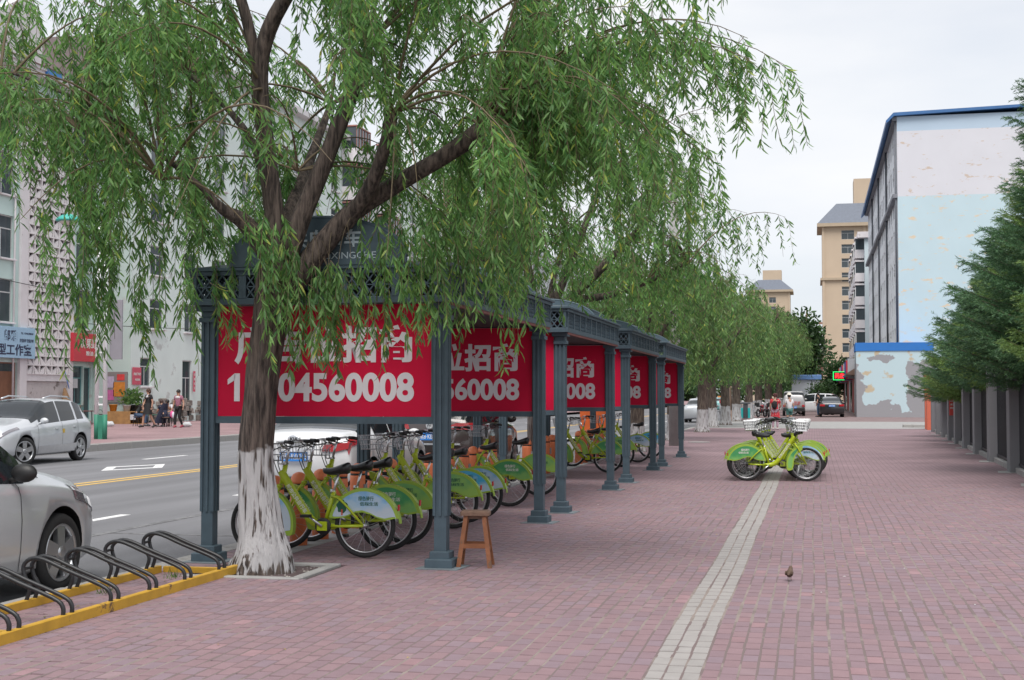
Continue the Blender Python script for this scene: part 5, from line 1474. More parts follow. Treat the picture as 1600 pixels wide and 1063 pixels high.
# motorcycles at the kerb beyond the litter bin
def motorbike(lab,loc,rz,m):
    t=thing('motorcycle',lab,'motorcycle',loc,rz,'motorcycles parked in a cluster')
    for x in(0,1.25):
        mb=MB();mb.torus(.25,.055,(x,0,.3),20,6);w=mb.build('wheel',M_tyre,t);mb=MB();mb.torus(.19,.02,(x,0,.3),16,5);mb.tube([(x,-.06,.3),(x,.06,.3)],.07,8);mb.build('rim',M_alloy,w)
    mb=MB();mb.ell((.72,0,.78),(.26,.13,.12),12,8);mb.tube([(.55,0,.7),(.35,0,.45),(.75,0,.35),(.95,0,.7)],.05,6);mb.build('tank',m,t)
    mb=MB();mb.ell((.55,0,.45),(.2,.12,.16),10,6);mb.tube([(.5,.14,.35),(-.15,.17,.32)],.04,6);mb.build('engine',M_trim,t)
    mb=MB();mb.bbox(-.1,.52,-.11,.11,.74,.83,.03);mb.build('seat',M_saddle,t)
    mb=MB();mb.tube([(1.25,.07,.3),(1.02,.07,.95)],.022,6);mb.tube([(1.25,-.07,.3),(1.02,-.07,.95)],.022,6);mb.tube([(.9,-.36,1.05),(1.0,-.1,1.0),(1.0,.1,1.0),(.9,.36,1.05)],.015,6);mb.build('fork',M_chrome,t)
    mb=MB();mb.ell((1.1,0,.9),(.08,.1,.1),10,6);mb.build('headlight',M_lampclear,t)
    mb=MB();mb.bbox(-.32,-.06,-.16,.16,.82,1.06,.04);mb.build('luggage_box',M_trim,t)
for k,(x,y,rz,c) in enumerate([(-3.9,99.5,R(70),(.3,.02,.03)),(-3.2,100.5,R(100),(.22,.015,.02)),(-2.75,99.2,R(85),(.05,.05,.055))]):
    motorbike(['dark red motorcycle parked nearest the trees','dark red motorcycle parked in the middle of the three','black motorcycle with a luggage box behind the woman in red'][k],(x,y,0),rz,mat('moto_%d'%k,c,.35,.1,0,coat=.5))
# ------------------------------------------------------------ people
M_skin=mat('skin',(.42,.24,.17),.6,0,.06,12)
M_hair=mat('hair_black',(.012,.01,.01),.5,0,.2,40)
def skin_mesh(name,pts,edges,m,root=0,sub=1):
    """one continuous surface grown over a skeleton: pts = (x,y,z,rx,ry)"""
    me=bpy.data.meshes.new(name);me.from_pydata([p[:3] for p in pts],edges,[]);o=bpy.data.objects.new(name,me);COL.objects.link(o)
    md=o.modifiers.new('skin','SKIN');md.use_smooth_shade=True
    if not me.skin_vertices: me.attributes
    sv=me.skin_vertices[0].data
    for i,p in enumerate(pts):
        sv[i].radius=(p[3],p[4] if len(p)>4 else p[3]);sv[i].use_root=(i==root)
    s=o.modifiers.new('sub','SUBSURF');s.levels=sub;s.render_levels=sub
    dg=bpy.context.evaluated_depsgraph_get();dg.update()
    nm=bpy.data.meshes.new_from_object(o.evaluated_get(dg))
    bpy.data.objects.remove(o);bpy.data.meshes.remove(me)
    nm.materials.clear();nm.materials.append(m);nm.name=name
    for p in nm.polygons: p.use_smooth=True
    return nm
def person(label,loc,rz,J,H=1.64,dress=None,top=None,legs=None,shoes=(.02,.02,.02),hair='short',haircol=None,extra=None,group=None,bare_leg=True):
    """J: joints in metres for a 1.64 m figure facing +y; missing ones default to standing"""
    D=dict(pelvis=(0,0,.9),waist=(0,0,1.04),chest=(0,.0,1.25),neck=(0,.0,1.41),head=(0,.02,1.53),
           shR=(.165,0,1.35),elR=(.215,-.02,1.07),haR=(.225,.06,.83),shL=(-.165,0,1.35),elL=(-.215,-.02,1.07),haL=(-.225,.06,.83),
           hiR=(.085,0,.86),knR=(.095,.02,.47),anR=(.1,-.01,.08),toR=(.105,.14,.03),hiL=(-.085,0,.86),knL=(-.095,.02,.47),anL=(-.1,-.01,.08),toL=(-.105,.14,.03))
    D.update(J)
    k=H/1.64
    v=lambda n:Vector(D[n])*k
    t=thing('person',label,'person',loc,rz,group)
    names=['pelvis','waist','chest','neck','head','shR','elR','haR','shL','elL','haL','hiR','knR','anR','toR','hiL','knL','anL','toL']
    rad=dict(pelvis=(.125,.1),waist=(.115,.085),chest=(.135,.095),neck=(.05,.05),head=(.076,.092),shR=(.06,.06),elR=(.04,.04),haR=(.03,.024),shL=(.06,.06),elL=(.04,.04),haL=(.03,.024),hiR=(.088,.088),knR=(.056,.056),anR=(.036,.036),toR=(.034,.026),hiL=(.088,.088),knL=(.056,.056),anL=(.036,.036),toL=(.034,.026))
    P=[(*v(n),rad[n][0]*k,rad[n][1]*k) for n in names]
    # crown of the head, fingers and thumbs as short chains
    ix={n:i for i,n in enumerate(names)}
    E=[(0,1),(1,2),(2,3),(3,4),(2,5),(5,6),(6,7),(2,8),(8,9),(9,10),(0,11),(11,12),(12,13),(13,14),(0,15),(15,16),(16,17),(17,18)]
    hd=(v('head')-v('neck')).normalized()
    P.append((*(v('head')+hd*.075*k),.06*k,.075*k));E.append((4,len(P)-1))
    me=skin_mesh('body',P,E,M_skin);b=obj('body',me,t)
    for s_,h,e in(('R','haR','elR'),('L','haL','elL')):
        d=(v(h)-v(e)).normalized();sd=d.cross(Vector((1,0,0))).normalized()
        mb=MB()
        for q in range(4):
            o=v(h)+d*.02*k+sd*((q-1.5)*.017*k);ln=(.075,.085,.08,.062)[q]*k
            mb.tube([o,o+d*ln*.55+Vector((0,.004,0)),o+d*ln*.9+Vector((0,.014,0))],[.0085*k,.008*k,.006*k],6)
        o=v(h)-d*.005*k+sd*.028*k;mb.tube([o,o+sd*.025*k+d*.03*k,o+sd*.025*k+d*.055*k],[.01*k,.009*k,.007*k],6);mb.build('hand',M_skin,b)
    # face: nose, eyes, mouth, ears
    hc=v('head')+hd*.01*k;f=Vector((0,1,0));fy=.088*k
    mb=MB();mb.ell(hc+Vector((0,fy+.008*k,-.005*k)),(.012*k,.016*k,.022*k),8,6);mb.ell(hc+Vector((.078*k,0,0)),(.01*k,.018*k,.03*k),8,6);mb.ell(hc+Vector((-.078*k,0,0)),(.01*k,.018*k,.03*k),8,6);mb.build('face',M_skin,b)
    mb=MB()
    for s_ in(-1,1): mb.ell(hc+Vector((s_*.032*k,fy-.008*k,.02*k)),(.012*k,.008*k,.006*k),8,6)
    mb.ell(hc+Vector((0,fy-.006*k,-.048*k)),(.022*k,.008*k,.005*k),8,6);mb.build('features',mat('face_dark',(.12,.04,.035),.6,0,0),b)
    hm=mat('hair_'+'_'.join('%02d'%int(c*100) for c in haircol),haircol,.55,0,.2,40) if haircol else M_hair
    mb=MB();c=hc+hd*.035*k+Vector((0,-.018*k,0))
    mb.ell(c,(.093*k,.1*k,.098*k),14,8)
    if hair=='bob': mb.ell(c+Vector((0,-.025*k,-.05*k)),(.098*k,.085*k,.1*k),14,8)
    if hair=='tail':
        q=c+Vector((0,-.09*k,0));mb.tube([q,q+Vector((0,-.06,-.04))*k,q+Vector((0,-.08,-.16))*k,q+Vector((0,-.06,-.26))*k],[.03*k,.04*k,.035*k,.012*k],8)
    if hair=='curly':
        for q in range(16):
            a=q*2.4;mb.ell(c+Vector((.075*math.cos(a),.07*math.sin(a)-.01,.05-.1*(q/16)))*1.0*k if False else c+Vector((.075*math.cos(a)*k,(.07*math.sin(a)-.01)*k,(.05-.1*q/16)*k)),(.04*k,.04*k,.04*k),8,6)
    mb.build('hair',hm,t)
    def cloth(name,keys,m,g,edges,sub=1):
        I={n:i for i,n in enumerate(keys)}
        pp=[]
        for n in keys:
            if isinstance(n,tuple):
                a,b_,u,r_=n;q=v(a).lerp(v(b_),u);pp.append((*q,r_*k,r_*k))
            else: pp.append((*v(n),(rad[n][0]+g)*k,(rad[n][1]+g)*k))
        return obj(name,skin_mesh(name,pp,edges,m,0,sub),t)
    if top:
        m,sl=top
        if sl=='long': keys=[('waist','pelvis',1.35,.14),'waist','chest',('chest','neck',.62,.068),'shR','elR',('elR','haR',.85,.042),'shL','elL',('elL','haL',.85,.042)];E=[(0,1),(1,2),(2,3),(2,4),(4,5),(5,6),(2,7),(7,8),(8,9)]
        elif sl=='short': keys=[('waist','pelvis',1.35,.14),'waist','chest',('chest','neck',.62,.07),'shR',('shR','elR',.62,.062),'shL',('shL','elL',.62,.062)];E=[(0,1),(1,2),(2,3),(2,4),(4,5),(2,6),(6,7)]
        else: keys=['pelvis','waist','chest',('chest','neck',.5,.075),('chest','shR',.9,.06),('chest','shL',.9,.06)];E=[(0,1),(1,2),(2,3),(2,4),(2,5)]
        cloth('top',keys,m,.016,E)
    if legs:
        m,ln=legs
        if ln=='long': cloth('trousers',['pelvis','hiR','knR',('knR','anR',.93,.05),'hiL','knL',('knL','anL',.93,.05)],m,.013,[(0,1),(1,2),(2,3),(0,4),(4,5),(5,6)])
        else: cloth('shorts',['pelvis','hiR',('hiR','knR',.75,.085),'hiL',('hiL','knL',.75,.085)],m,.014,[(0,1),(1,2),(0,3),(3,4)])
    if dress:
        m,zl,flare=dress
        mb=MB();V=[];F=[];n=20;rows=7
        for i in range(rows):
            u=i/(rows-1);z=(1.06+(zl-1.06)*u)*k;a=(.128+(flare-.128)*u**.8)*k;b_=(.1+(flare*.8-.1)*u**.8)*k
            cx=D['waist'][0]*(1-u)+D['pelvis'][0]*u;cy=(D['waist'][1]*(1-u)+((D['knR'][1]+D['knL'][1])/2)*u)
            for j in range(n):
                g=2*math.pi*j/n;rip=1+.05*u*math.sin(5*g+1)
                V.append((cx*k+a*rip*math.cos(g),cy*k+b_*rip*math.sin(g),z))
        for i in range(rows-1):
            for j in range(n): F.append((i*n+j,(i+1)*n+j,(i+1)*n+(j+1)%n,i*n+(j+1)%n))
        mb.add(V,F,True);mb.build('skirt',m,t)
    sm=mat('shoe_'+'_'.join('%02d'%int(c*100) for c in shoes),shoes,.5,0,.1,10)
    for s_ in'RL':
        a,b_=v('an'+s_),v('to'+s_);mb=MB();d=(b_-a);d.z=0;d.normalize()
        mb.tube([a-d*.05*k-Vector((0,0,.03*k)),a+d*.03*k-Vector((0,0,.02*k)),b_+d*.01*k,b_+d*.05*k],[.04*k,.046*k,.042*k,.02*k],10);mb.build('shoe',sm,t)
    if extra: extra(t,v,k)
    return t
OZ=lambda x:.10+(.42-.10)*(-20.6-x)/39.4
blk=mat('cloth_black',(.014,.014,.016),.85,0,.15,20)
def bag(t,v,k):
    mb=MB();h=v('haR');mb.tube([h+Vector((0,0,-.03)),h+Vector((.02,0,-.14))],.012,5);mb.ell(h+Vector((.03,0,-.26)),(.11,.07,.15),12,8);mb.build('carrier_bag',mat('bag_pink',(.75,.12,.35),.5,0,.1,8),t)
    mb=MB();mb.ell(h+Vector((-.06,.03,-.29)),(.07,.06,.14),10,8);mb.build('carrier_bag',mat('bag_white',(.65,.66,.72),.5,0,.1,8),t)
def collar(t,v,k):
    mb=MB();c=v('neck').lerp(v('chest'),.35);V=[];F=[];n=20
    for i in range(n):
        a=2*math.pi*i/n;V.append((c.x+.075*math.cos(a),c.y+.07*math.sin(a),c.z+.05));V.append((c.x+.15*math.cos(a),c.y+.118*math.sin(a),c.z-.015-.05*max(0,math.sin(a))))
    for i in range(n): j=(i+1)%n;F.append((2*i,2*i+1,2*j+1,2*j))
    mb.add(V,F,True);mb.build('collar',mat('lace_white',(.5,.5,.53),.8,0,.1,20),t)
    mb=MB();mb.tube([v('shL')+Vector((.03,.07,.05)),v('waist')+Vector((.1,.13,0))],.012,5);q=v('pelvis')+Vector((.12,.1,.06));mb.bbox(q.x-.09,q.x+.09,q.y-.03,q.y+.04,q.z-.07,q.z+.06,.01);mb.build('shoulder_bag',blk,t)
walk1=dict(knR=(.1,.17,.5),anR=(.1,.22,.09),toR=(.11,.36,.05),knL=(-.1,-.04,.47),anL=(-.12,-.26,.12),toL=(-.12,-.14,.03),elR=(.23,.03,1.08),haR=(.12,.2,.93),elL=(-.23,-.05,1.08),haL=(-.26,.02,.84))
person('woman in a short black dress with a pale lace collar walking past the seated group','' or (-28.0,54.6,OZ(-28.0)),R(150),walk1,1.66,(blk,.56,.235),(blk,'short'),None,(.015,.015,.015),'bob',(.06,.025,.015),collar)
plum=mat('cloth_plum_stripe',(.3,.13,.18),.85,0,.2,30)
walk2=dict(knR=(.09,.1,.48),anR=(.09,.1,.08),knL=(-.09,.06,.48),anL=(-.1,-.16,.1),toL=(-.1,-.04,.03),elR=(.25,.0,1.08),haR=(.27,.06,.84),elL=(-.26,-.04,1.08),haL=(-.3,.05,.85))
def yoke(t,v,k):
    bag(t,v,k)
    mb=MB();c=v('chest').lerp(v('neck'),.4);mb.ell((c.x,c.y,c.z),(.17,.112,.085),16,8);mb.build('yoke',mat('cloth_white',(.6,.58,.6),.85,0,.05,10),t)
person('woman in a plum and white top and black trousers carrying a pink bag',(-26.9,55.2,OZ(-26.9)),R(165),walk2,1.63,None,(plum,'short'),(blk,'long'),(.3,.04,.07),'short',None,yoke)
sit=lambda lean=.18:dict(pelvis=(0,0,.5),waist=(0,.04,.66),chest=(0,lean,.85),neck=(0,lean+.07,1.0),head=(0,lean+.13,1.1),shR=(.165,lean,.95),shL=(-.165,lean,.95),elR=(.22,lean+.12,.7),elL=(-.22,lean+.12,.7),haR=(.1,lean+.36,.66),haL=(-.1,lean+.36,.66),hiR=(.09,.03,.48),hiL=(-.09,.03,.48),knR=(.12,.42,.48),knL=(-.12,.42,.48),anR=(.12,.4,.08),anL=(-.12,.4,.08),toR=(.12,.54,.03),toL=(-.12,.54,.03))
navy=mat('cloth_navy_dots',(.02,.024,.05),.85,0,0,10,dirt=(.3,.3,.34),dscale=26,dthr=.68)
denim=mat('cloth_denim',(.05,.09,.16),.85,0,.15,20)
person('seated man in a black T-shirt and jeans leaning over a card game',(-29.6,56.6,OZ(-29.6)),R(-75),sit(.24),1.66,None,(mat('tee_black',(.03,.035,.035),.85,0,.1,10),'short'),(denim,'long'),(.1,.1,.11),'short')
person('seated woman in a white vest behind the group playing cards',(-28.5,57.7,OZ(-28.5)),R(180),sit(.2),1.6,None,(mat('cloth_vest_white',(.6,.6,.64),.85,0,.05,10),'short'),(blk,'long'),(.1,.05,.05),'short')
person('seated woman in a dotted navy dress with a ponytail at the card table',(-27.9,56.0,OZ(-27.9)),R(60),sit(.2),1.6,(navy,.16,.3),(navy,'short'),(navy,'long'),(.5,.5,.5),'tail',(.04,.015,.012))
def stool_small(lab,x,y,h=.44):
    t=thing('low_stool',lab,'stool',(x,y,OZ(x)),0,'stools of the card players')
    mb=MB();mb.lathe([(.16,h-.035),(.165,h-.02),(.15,h)],16);mb.build('seat',M_woodd,t)
    for a in range(4):
        g=a*PI/2+.7;mb=MB();mb.tube([(.11*math.cos(g),.11*math.sin(g),h-.03),(.16*math.cos(g),.16*math.sin(g),0)],.014,6);mb.build('leg',blk,t)
stool_small('round stool under the seated man in black',-29.6,56.6);stool_small('round stool under the woman in white',-28.5,57.7);stool_small('round stool under the woman in the dotted dress',-27.9,56.0)
t=thing('card_table','low folding card table between the seated players','table',(-28.65,56.6,OZ(-28.6)))
mb=MB();mb.bbox(-.3,.3,-.3,.3,.5,.54,.01);mb.build('table_top',mat('card_table_green',(.04,.1,.07),.8,0,.1,10),t)
for sx in(-1,1):
    for sy in(-1,1):
        mb=MB();mb.tube([(sx*.25,sy*.25,.5),(sx*.27,sy*.27,0)],.014,6);mb.build('leg',blk,t)
# people on the near pavement, far off
redm=mat('cloth_red_print',(.5,.03,.045),.85,0,0,10,dirt=(.6,.4,.35),dscale=14,dthr=.6)
mauve=mat('cloth_mauve_check',(.4,.27,.33),.85,0,.25,40)
def backpack(t,v,k):
    mb=MB();c=v('chest')+Vector((0,-.17,-.12));mb.ell(c,(.13,.09,.19),12,8);mb.tube([v('shR')+Vector((-.05,.07,.06)),c+Vector((.1,.03,.1))],.02,5);mb.build('backpack',blk,t)
person('woman in a red patterned tunic with a black backpack beyond the bicycle cluster',(-1.72,63.2,.0),R(-8),dict(elR=(.24,.05,1.08),haR=(.16,.22,1.0),knL=(-.1,.08,.48)),1.62,(redm,.52,.22),(redm,'short'),(mauve,'long'),(.55,.5,.5),'curly',(.07,.012,.012),backpack)
def hat(t,v,k):
    h=v('head')+Vector((0,0,.08));mb=MB();mb.lathe([(.17,0),(.165,.012),(.1,.03),(.095,.09),(.06,.12),(.01,.125)],18,h);mb.build('sun_hat',mat('straw_white',(.65,.62,.55),.8,0,.1,20),t)
person('slim person in a white shirt, shorts and white hat beside the woman in red',(-1.18,68.5,.0),R(25),dict(elL=(-.22,.06,1.08),haL=(-.1,.24,1.02)),1.6,None,(mat('cloth_white',(.6,.58,.6),.85,0,.05,10),'short'),(mat('cloth_teal_short',(.05,.14,.13),.8,0,.1,10),'short'),(.3,.5,.5),'short',None,hat)
person('man in a black shirt and dark trousers standing between the pickup and black sedan',(.3,103.0,0),R(70),dict(elR=(.22,.1,1.1),haR=(.15,.3,1.0)),1.74,None,(blk,'short'),(denim,'long'),(.03,.03,.03))
# ------------------------------------------------------------ buildings
M_wframe=mat('window_frame_white',(.55,.56,.57),.5,0,.05,8)
M_pane=glass('window_pane',(.05,.065,.075),.06)
M_paned=glass('window_pane_dark',(.02,.025,.03),.06)
M_mint=mat('wall_mint',(.52,.66,.63),.85,0,.06,.8,.1,30,dirt=(.47,.47,.45),dscale=.55,dthr=.6)
M_mintw=mat('wall_mint_pale',(.66,.74,.72),.85,0,.05,.8,.1,30,dirt=(.5,.53,.52),dscale=.8,dthr=.6)
M_lilacw=mat('wall_whitewash',(.68,.65,.67),.85,0,.08,1.5,.1,30,dirt=(.4,.37,.37),dscale=1.2,dthr=.62)
M_screen=mat('screen_pink_white',(.7,.67,.68),.85,0,.06,3)
M_void=mat('dark_interior',(.2,.165,.17),.9,0,.2,2)
def wall_holes(mb,o,ux,W,z0,z1,holes,depth):
    """wall sheet with real openings and reveals: holes=(u0,u1,w0,w1); outward normal = ux rotated clockwise"""
    o=Vector(o);ux=Vector(ux).normalized();nn=Vector((ux.y,-ux.x,0))
    us=sorted({0,W,*[h[0] for h in holes],*[h[1] for h in holes]});ws=sorted({z0,z1,*[h[2] for h in holes],*[h[3] for h in holes]})
    P=lambda u,w,d=0:o+ux*u+Vector((0,0,w))-nn*d
    for i in range(len(us)-1):
        # merge vertical runs that have no hole
        j=0
        while j<len(ws)-1:
            cu,cw=(us[i]+us[i+1])/2,(ws[j]+ws[j+1])/2
            if any(h[0]<cu<h[1] and h[2]<cw<h[3] for h in holes): j+=1;continue
            k=j
            while k+1<len(ws)-1 and not any(h[0]<cu<h[1] and h[2]<(ws[k+1]+ws[k+2])/2<h[3] for h in holes): k+=1
            mb.add([P(us[i],ws[j]),P(us[i+1],ws[j]),P(us[i+1],ws[k+1]),P(us[i],ws[k+1])],[(0,1,2,3)]);j=k+1
    for a,b,c,d in holes:
        mb.add([P(a,c),P(b,c),P(b,d),P(a,d),P(a,c,depth),P(b,c,depth),P(b,d,depth),P(a,d,depth)],[(0,1,5,4),(1,2,6,5),(2,3,7,6),(3,0,4,7)])
_wm={}
def window_meshes(w,h,style,fm=None):
    key=(round(w,2),round(h,2),style,fm.name if fm else '')
    if key in _wm: return _wm[key]
    mb=MB();t=.05
    mb.box(0,w,-.03,.03,0,t);mb.box(0,w,-.03,.03,h-t,h);mb.box(0,t,-.029,.029,t,h-t);mb.box(w-t,w,-.029,.029,t,h-t)
    if style!='plain':
        mb.box(t,w-t,-.025,.025,h*.68,h*.68+.05)
        n={'two':1,'three':2,'four':3}.get(style,1)
        for i in range(1,n+1): mb.box(w*i/(n+1)-.022,w*i/(n+1)+.022,-.024,.024,t,h*.68);
        if style=='three': mb.box(w*.5-.02,w*.5+.02,-.024,.024,h*.68+.05,h-t)
    f=mb.mesh('window',fm or M_wframe)
    mb=MB();mb.box(t*.5,w-t*.5,-.006,.006,t*.5,h-t*.5);g=mb.mesh('pane',M_pane)
    mb=MB();mb.bbox(-.08,w+.08,-.16,.02,-.07,0,.01);s=mb.mesh('sill',M_lilacw)
    mb=MB();mb.box(t,w*.34,.02,.03,t,h-t);mb.box(w*.72,w-t,.02,.031,t,h-t);c=mb.mesh('curtain',mat('curtain',(.45,.45,.43),.9,0,.1,3))
    _wm[key]=(f,g,s,c);return _wm[key]
def put_window(root,o,ux,u,z,w,h,style,depth,sill=True,curtain=False,fm=None):
    ux=Vector(ux).normalized();nn=Vector((ux.y,-ux.x,0));p=Vector(o)+ux*u-nn*depth;p.z=z
    f,g,s,c=window_meshes(w,h,style,fm)
    W=obj('window',f,root,p,(0,0,math.atan2(ux.y,ux.x)))
    obj('pane',g,W)
    if sill: obj('sill',s,W,(0,-depth,0))
    return W
def sign_board(name,label,parent_loc,rz,w,h,m,texts,depth=.12,cat='sign',group=None,parent=None):
    mb=MB();mb.bbox(-w/2,w/2,0,depth,-h/2,h/2,.01)
    b=mb.build(name,m,parent);b.location=parent_loc;b.rotation_euler=(0,0,rz)
    if parent is None: tag(b,label,cat,group)
    for body,size,x,z,m2,bold,wd in texts:
        obj('lettering',text_mesh(body,size,m2,bold,wd),b,(x,-.004,z))
    return b
# --- left: five storey mint apartment block with a breeze-block stair screen.  Facade faces +x at x=-34.5, y runs along it
FX=-34.5
A0,A1=30.0,61.45
bA=thing('apartment_block','pale mint apartment block with a full height white breeze block stair screen above the shops','building',(0,0,0))
# facade direction: along +y seen from the street the outward normal must be +x: ux=(0,1,0) gives nn=(1,0,0)
holes=[];wins=[]
SCR=(55.45,59.05)
fl=[(4.75,1.9),(7.55,1.9),(10.35,1.9),(13.0,1.7)]
for z,h in fl:
    for (a,w,st) in((34.5,2.3,'three'),(38.6,2.3,'three'),(42.6,2.3,'three'),(46.4,2.3,'three'),(51.9,2.55,'three'),(59.75,1.45,'two')):
        holes.append((a-A0,a-A0+w,z,z+h));wins.append((a,z,w,h,st))
holes.append((SCR[0]-A0,SCR[1]-A0,2.45,15.2))
shop=[(51.2,54.9,.25,3.0),(59.35,60.55,1.1,2.95),(60.6,61.3,.25,2.9)]
for a,b,c,d in shop: holes.append((a-A0,b-A0,c,d))
mb=MB();wall_holes(mb,(FX,A0,0),(0,1,0),A1-A0,0,15.9,holes,.16);mb.build('wall',M_mint,bA)
mb=MB();mb.box(FX-9,FX-.35,A0,A1+2,0,15.85);mb.build('core',M_void,bA)
mb=MB();mb.box(FX-9,FX+.0,A0-.3,A0,0,15.9);mb.build('end_wall',M_mint,bA)
for (a,z,w,h,st) in wins: put_window(bA,(FX,0,0),(0,1,0),a,z,w,h,st,.12)
# pilasters, screen surround and spandrel beneath the screen
mb=MB();mb.box(FX+.002,FX+.14,SCR[0]-.55,SCR[0]-.02,0,15.9);mb.build('pilaster',M_lilacw,bA)
mb=MB();mb.box(FX+.002,FX+.14,SCR[1]+.02,SCR[1]+.32,0,15.9);mb.build('pilaster',M_lilacw,bA)
mb=MB();mb.box(FX+.004,FX+.1,SCR[0]-.015,SCR[1]+.015,2.2,2.5);mb.build('screen_ledge',M_lilacw,bA)
mb=MB();mb.box(FX+.005,FX+.03,SCR[0]-.01,SCR[1]+.01,.02,2.19);mb.build('base_panel',mat('flaking_plaster',(.5,.46,.46),.9,0,.1,3,.1,20,dirt=(.22,.19,.18),dscale=2.2,dthr=.57),bA)
obj('lettering',text_mesh('出租电话',.24,mat('paint_red',(.5,.06,.1),.7,0,0),.003),bA,(FX+.037,56.6,1.05),(0,0,PI/2))
cols,rws=7,30
bw=(SCR[1]-SCR[0])/cols;bh=(15.2-2.5)/rws
def block_mesh():
    mb=MB();t=.055;d=.10
    mb.box(0,bw,-d,d*.4,0,t*.6);mb.box(0,bw,-d,d*.4,bh-t*.6,bh);mb.box(0,t*.6,-d+.001,d*.39,t*.6,bh-t*.6);mb.box(bw-t*.6,bw,-d+.001,d*.39,t*.6,bh-t*.6)
    # curved leaf rib from corner to corner and its wedge
    n=7
    for off,th in((.0,.105),(.15,.075)):
        A=[];B=[]
        for i in range(n+1):
            u=i/n;x=t*.6+(bw-t*1.2)*u;z=t*.6+(bh-t*1.2)*(u**(1.7 if off==0 else .75))
            A.append((x,z));B.append((min(bw-t*.6,x+th*math.sin(math.pi*min(1,u+.15))+.012),max(t*.6,z-th*math.sin(math.pi*min(1,u+.1))-.01)))
        mb.prism(A+B[::-1],-d*.8,d*.1,'xz')
    return mb.mesh('screen_block',M_screen)
blk_me=block_mesh()
for c in range(cols):
    for r_ in range(rws):
        flip=(c+r_)%2
        o=obj('screen_block',blk_me,bA,(FX+.05,SCR[0]+c*bw+(bw if flip else 0),2.5+r_*bh),(0,0,PI/2));o.scale=(-1 if flip else 1,1,1)
# eaves, tiled pediment, drain pipes
mb=MB();mb.box(FX-.2,FX+.75,A0-.3,A1+.3,15.9,16.15);mb.box(FX-.2,FX+.85,A0-.35,A1+.35,16.15,16.32);mb.build('eaves',M_lilacw,bA)
mb=MB();mb.prism([(50.8,16.33),(56.4,16.33),(56.4,18.6),(55.2,19.6),(54.0,18.9),(50.8,17.2)],FX-.3,FX+.1,'yz');mb.build('pediment',M_lilacw,bA)
mb=MB();mb.add([(FX+.9,A0,16.33),(FX+.9,A1,16.33),(FX-5,A1,18.6),(FX-5,A0,18.6),(FX+.9,A0,16.28),(FX+.9,A1,16.28),(FX-5,A1,18.5),(FX-5,A0,18.5)],[(0,1,2,3),(7,6,5,4),(0,4,5,1),(1,5,6,2),(2,6,7,3),(3,7,4,0)]);mb.build('roof',mat('roof_brown_tile',(.17,.1,.085),.85,0,.2,3,.3,8),bA)
mb=MB();mb.box(FX+.55,FX+.88,55.6,56.8,16.05,16.34);mb.build('blue_gutter',mat('sheet_blue',(.04,.2,.52),.5,0,.05,4),bA)
mb=MB();mb.tube([(FX+.1,54.4,15.9),(FX+.1,54.4,.2)],.045,6);mb.build('drain_pipe',M_lilacw,bA)
# salon under its pale blue sign
sign_blue=mat('sign_pale_blue',(.33,.5,.66),.5,0,.08,14)
navyp=mat('print_navy',(.02,.025,.07),.6,0,0)
sign_board('shop_sign','pale blue shop sign with dark characters over the salon window beside the breeze block screen',(FX+.32,53.1,3.87),PI/2,5.4,1.36,sign_blue,[('郎雅',.5,.75,.3,navyp,.012,1.0),('造型工作室',.52,.75,-.32,navyp,.014,3.3),('纹绣美甲 烫染护理',.17,2.0,.1,navyp,.003,1.1),('TEL 13946288068',.12,2.02,.42,navyp,.002,1.0)],.22)
for (a,b,c,d),st in zip(shop,('four','two','plain')):
    w=put_window(bA,(FX,0,0),(0,1,0),a,c,b-a,d-c,st,.14,False,False,mat('shop_frame_red',(.3,.13,.1),.6,0,.1,5) if st=='four' else mat('shop_frame_teal',(.13,.3,.31),.7,0,.2,4))
mb=MB();mb.box(FX-.05,FX-.03,52.6,54.5,.6,.95);mb.build('window_notice',mat('notice_white',(.5,.5,.52),.7,0,.05,5),bA)
mb=MB();mb.box(FX-.05,FX-.03,52.0,54.6,1.2,2.6);mb.build('inner_curtain',mat('salon_brown',(.2,.09,.05),.8,0,.15,3),bA)
# red shop sign and teal shopfront right of the screen
redsign=mat('sign_red',(.55,.04,.06),.5,0,.06,3);signw=mat('sign_white',(.7,.7,.68),.6,0,0)
sign_board('shop_sign','red shop sign with white characters right of the breeze block screen',(FX+.3,60.9,3.85),PI/2,3.6,1.35,redsign,[('鲜果蔬菜',.5,-.1,.2,signw,.01,2.1),('粮油 副食',.24,.1,-.28,signw,.004,1.5)],.2)
mb=MB();mb.box(FX+.005,FX+.04,59.35,60.55,.15,1.08);mb.build('teal_dado',mat('teal_flaking',(.13,.33,.34),.85,0,.1,3,0,40,dirt=(.22,.13,.09),dscale=2.6,dthr=.5),bA)
mb=MB();mb.box(FX+.004,FX+.02,59.6,60.0,1.9,2.35);mb.build('paper_notice',mat('notice_white',(.5,.5,.52)),bA)
mb=MB();mb.box(FX+.005,FX+.05,59.1,59.32,2.62,2.84);mb.build('house_number_plate',mat('sheet_blue',(.04,.2,.52)),bA)
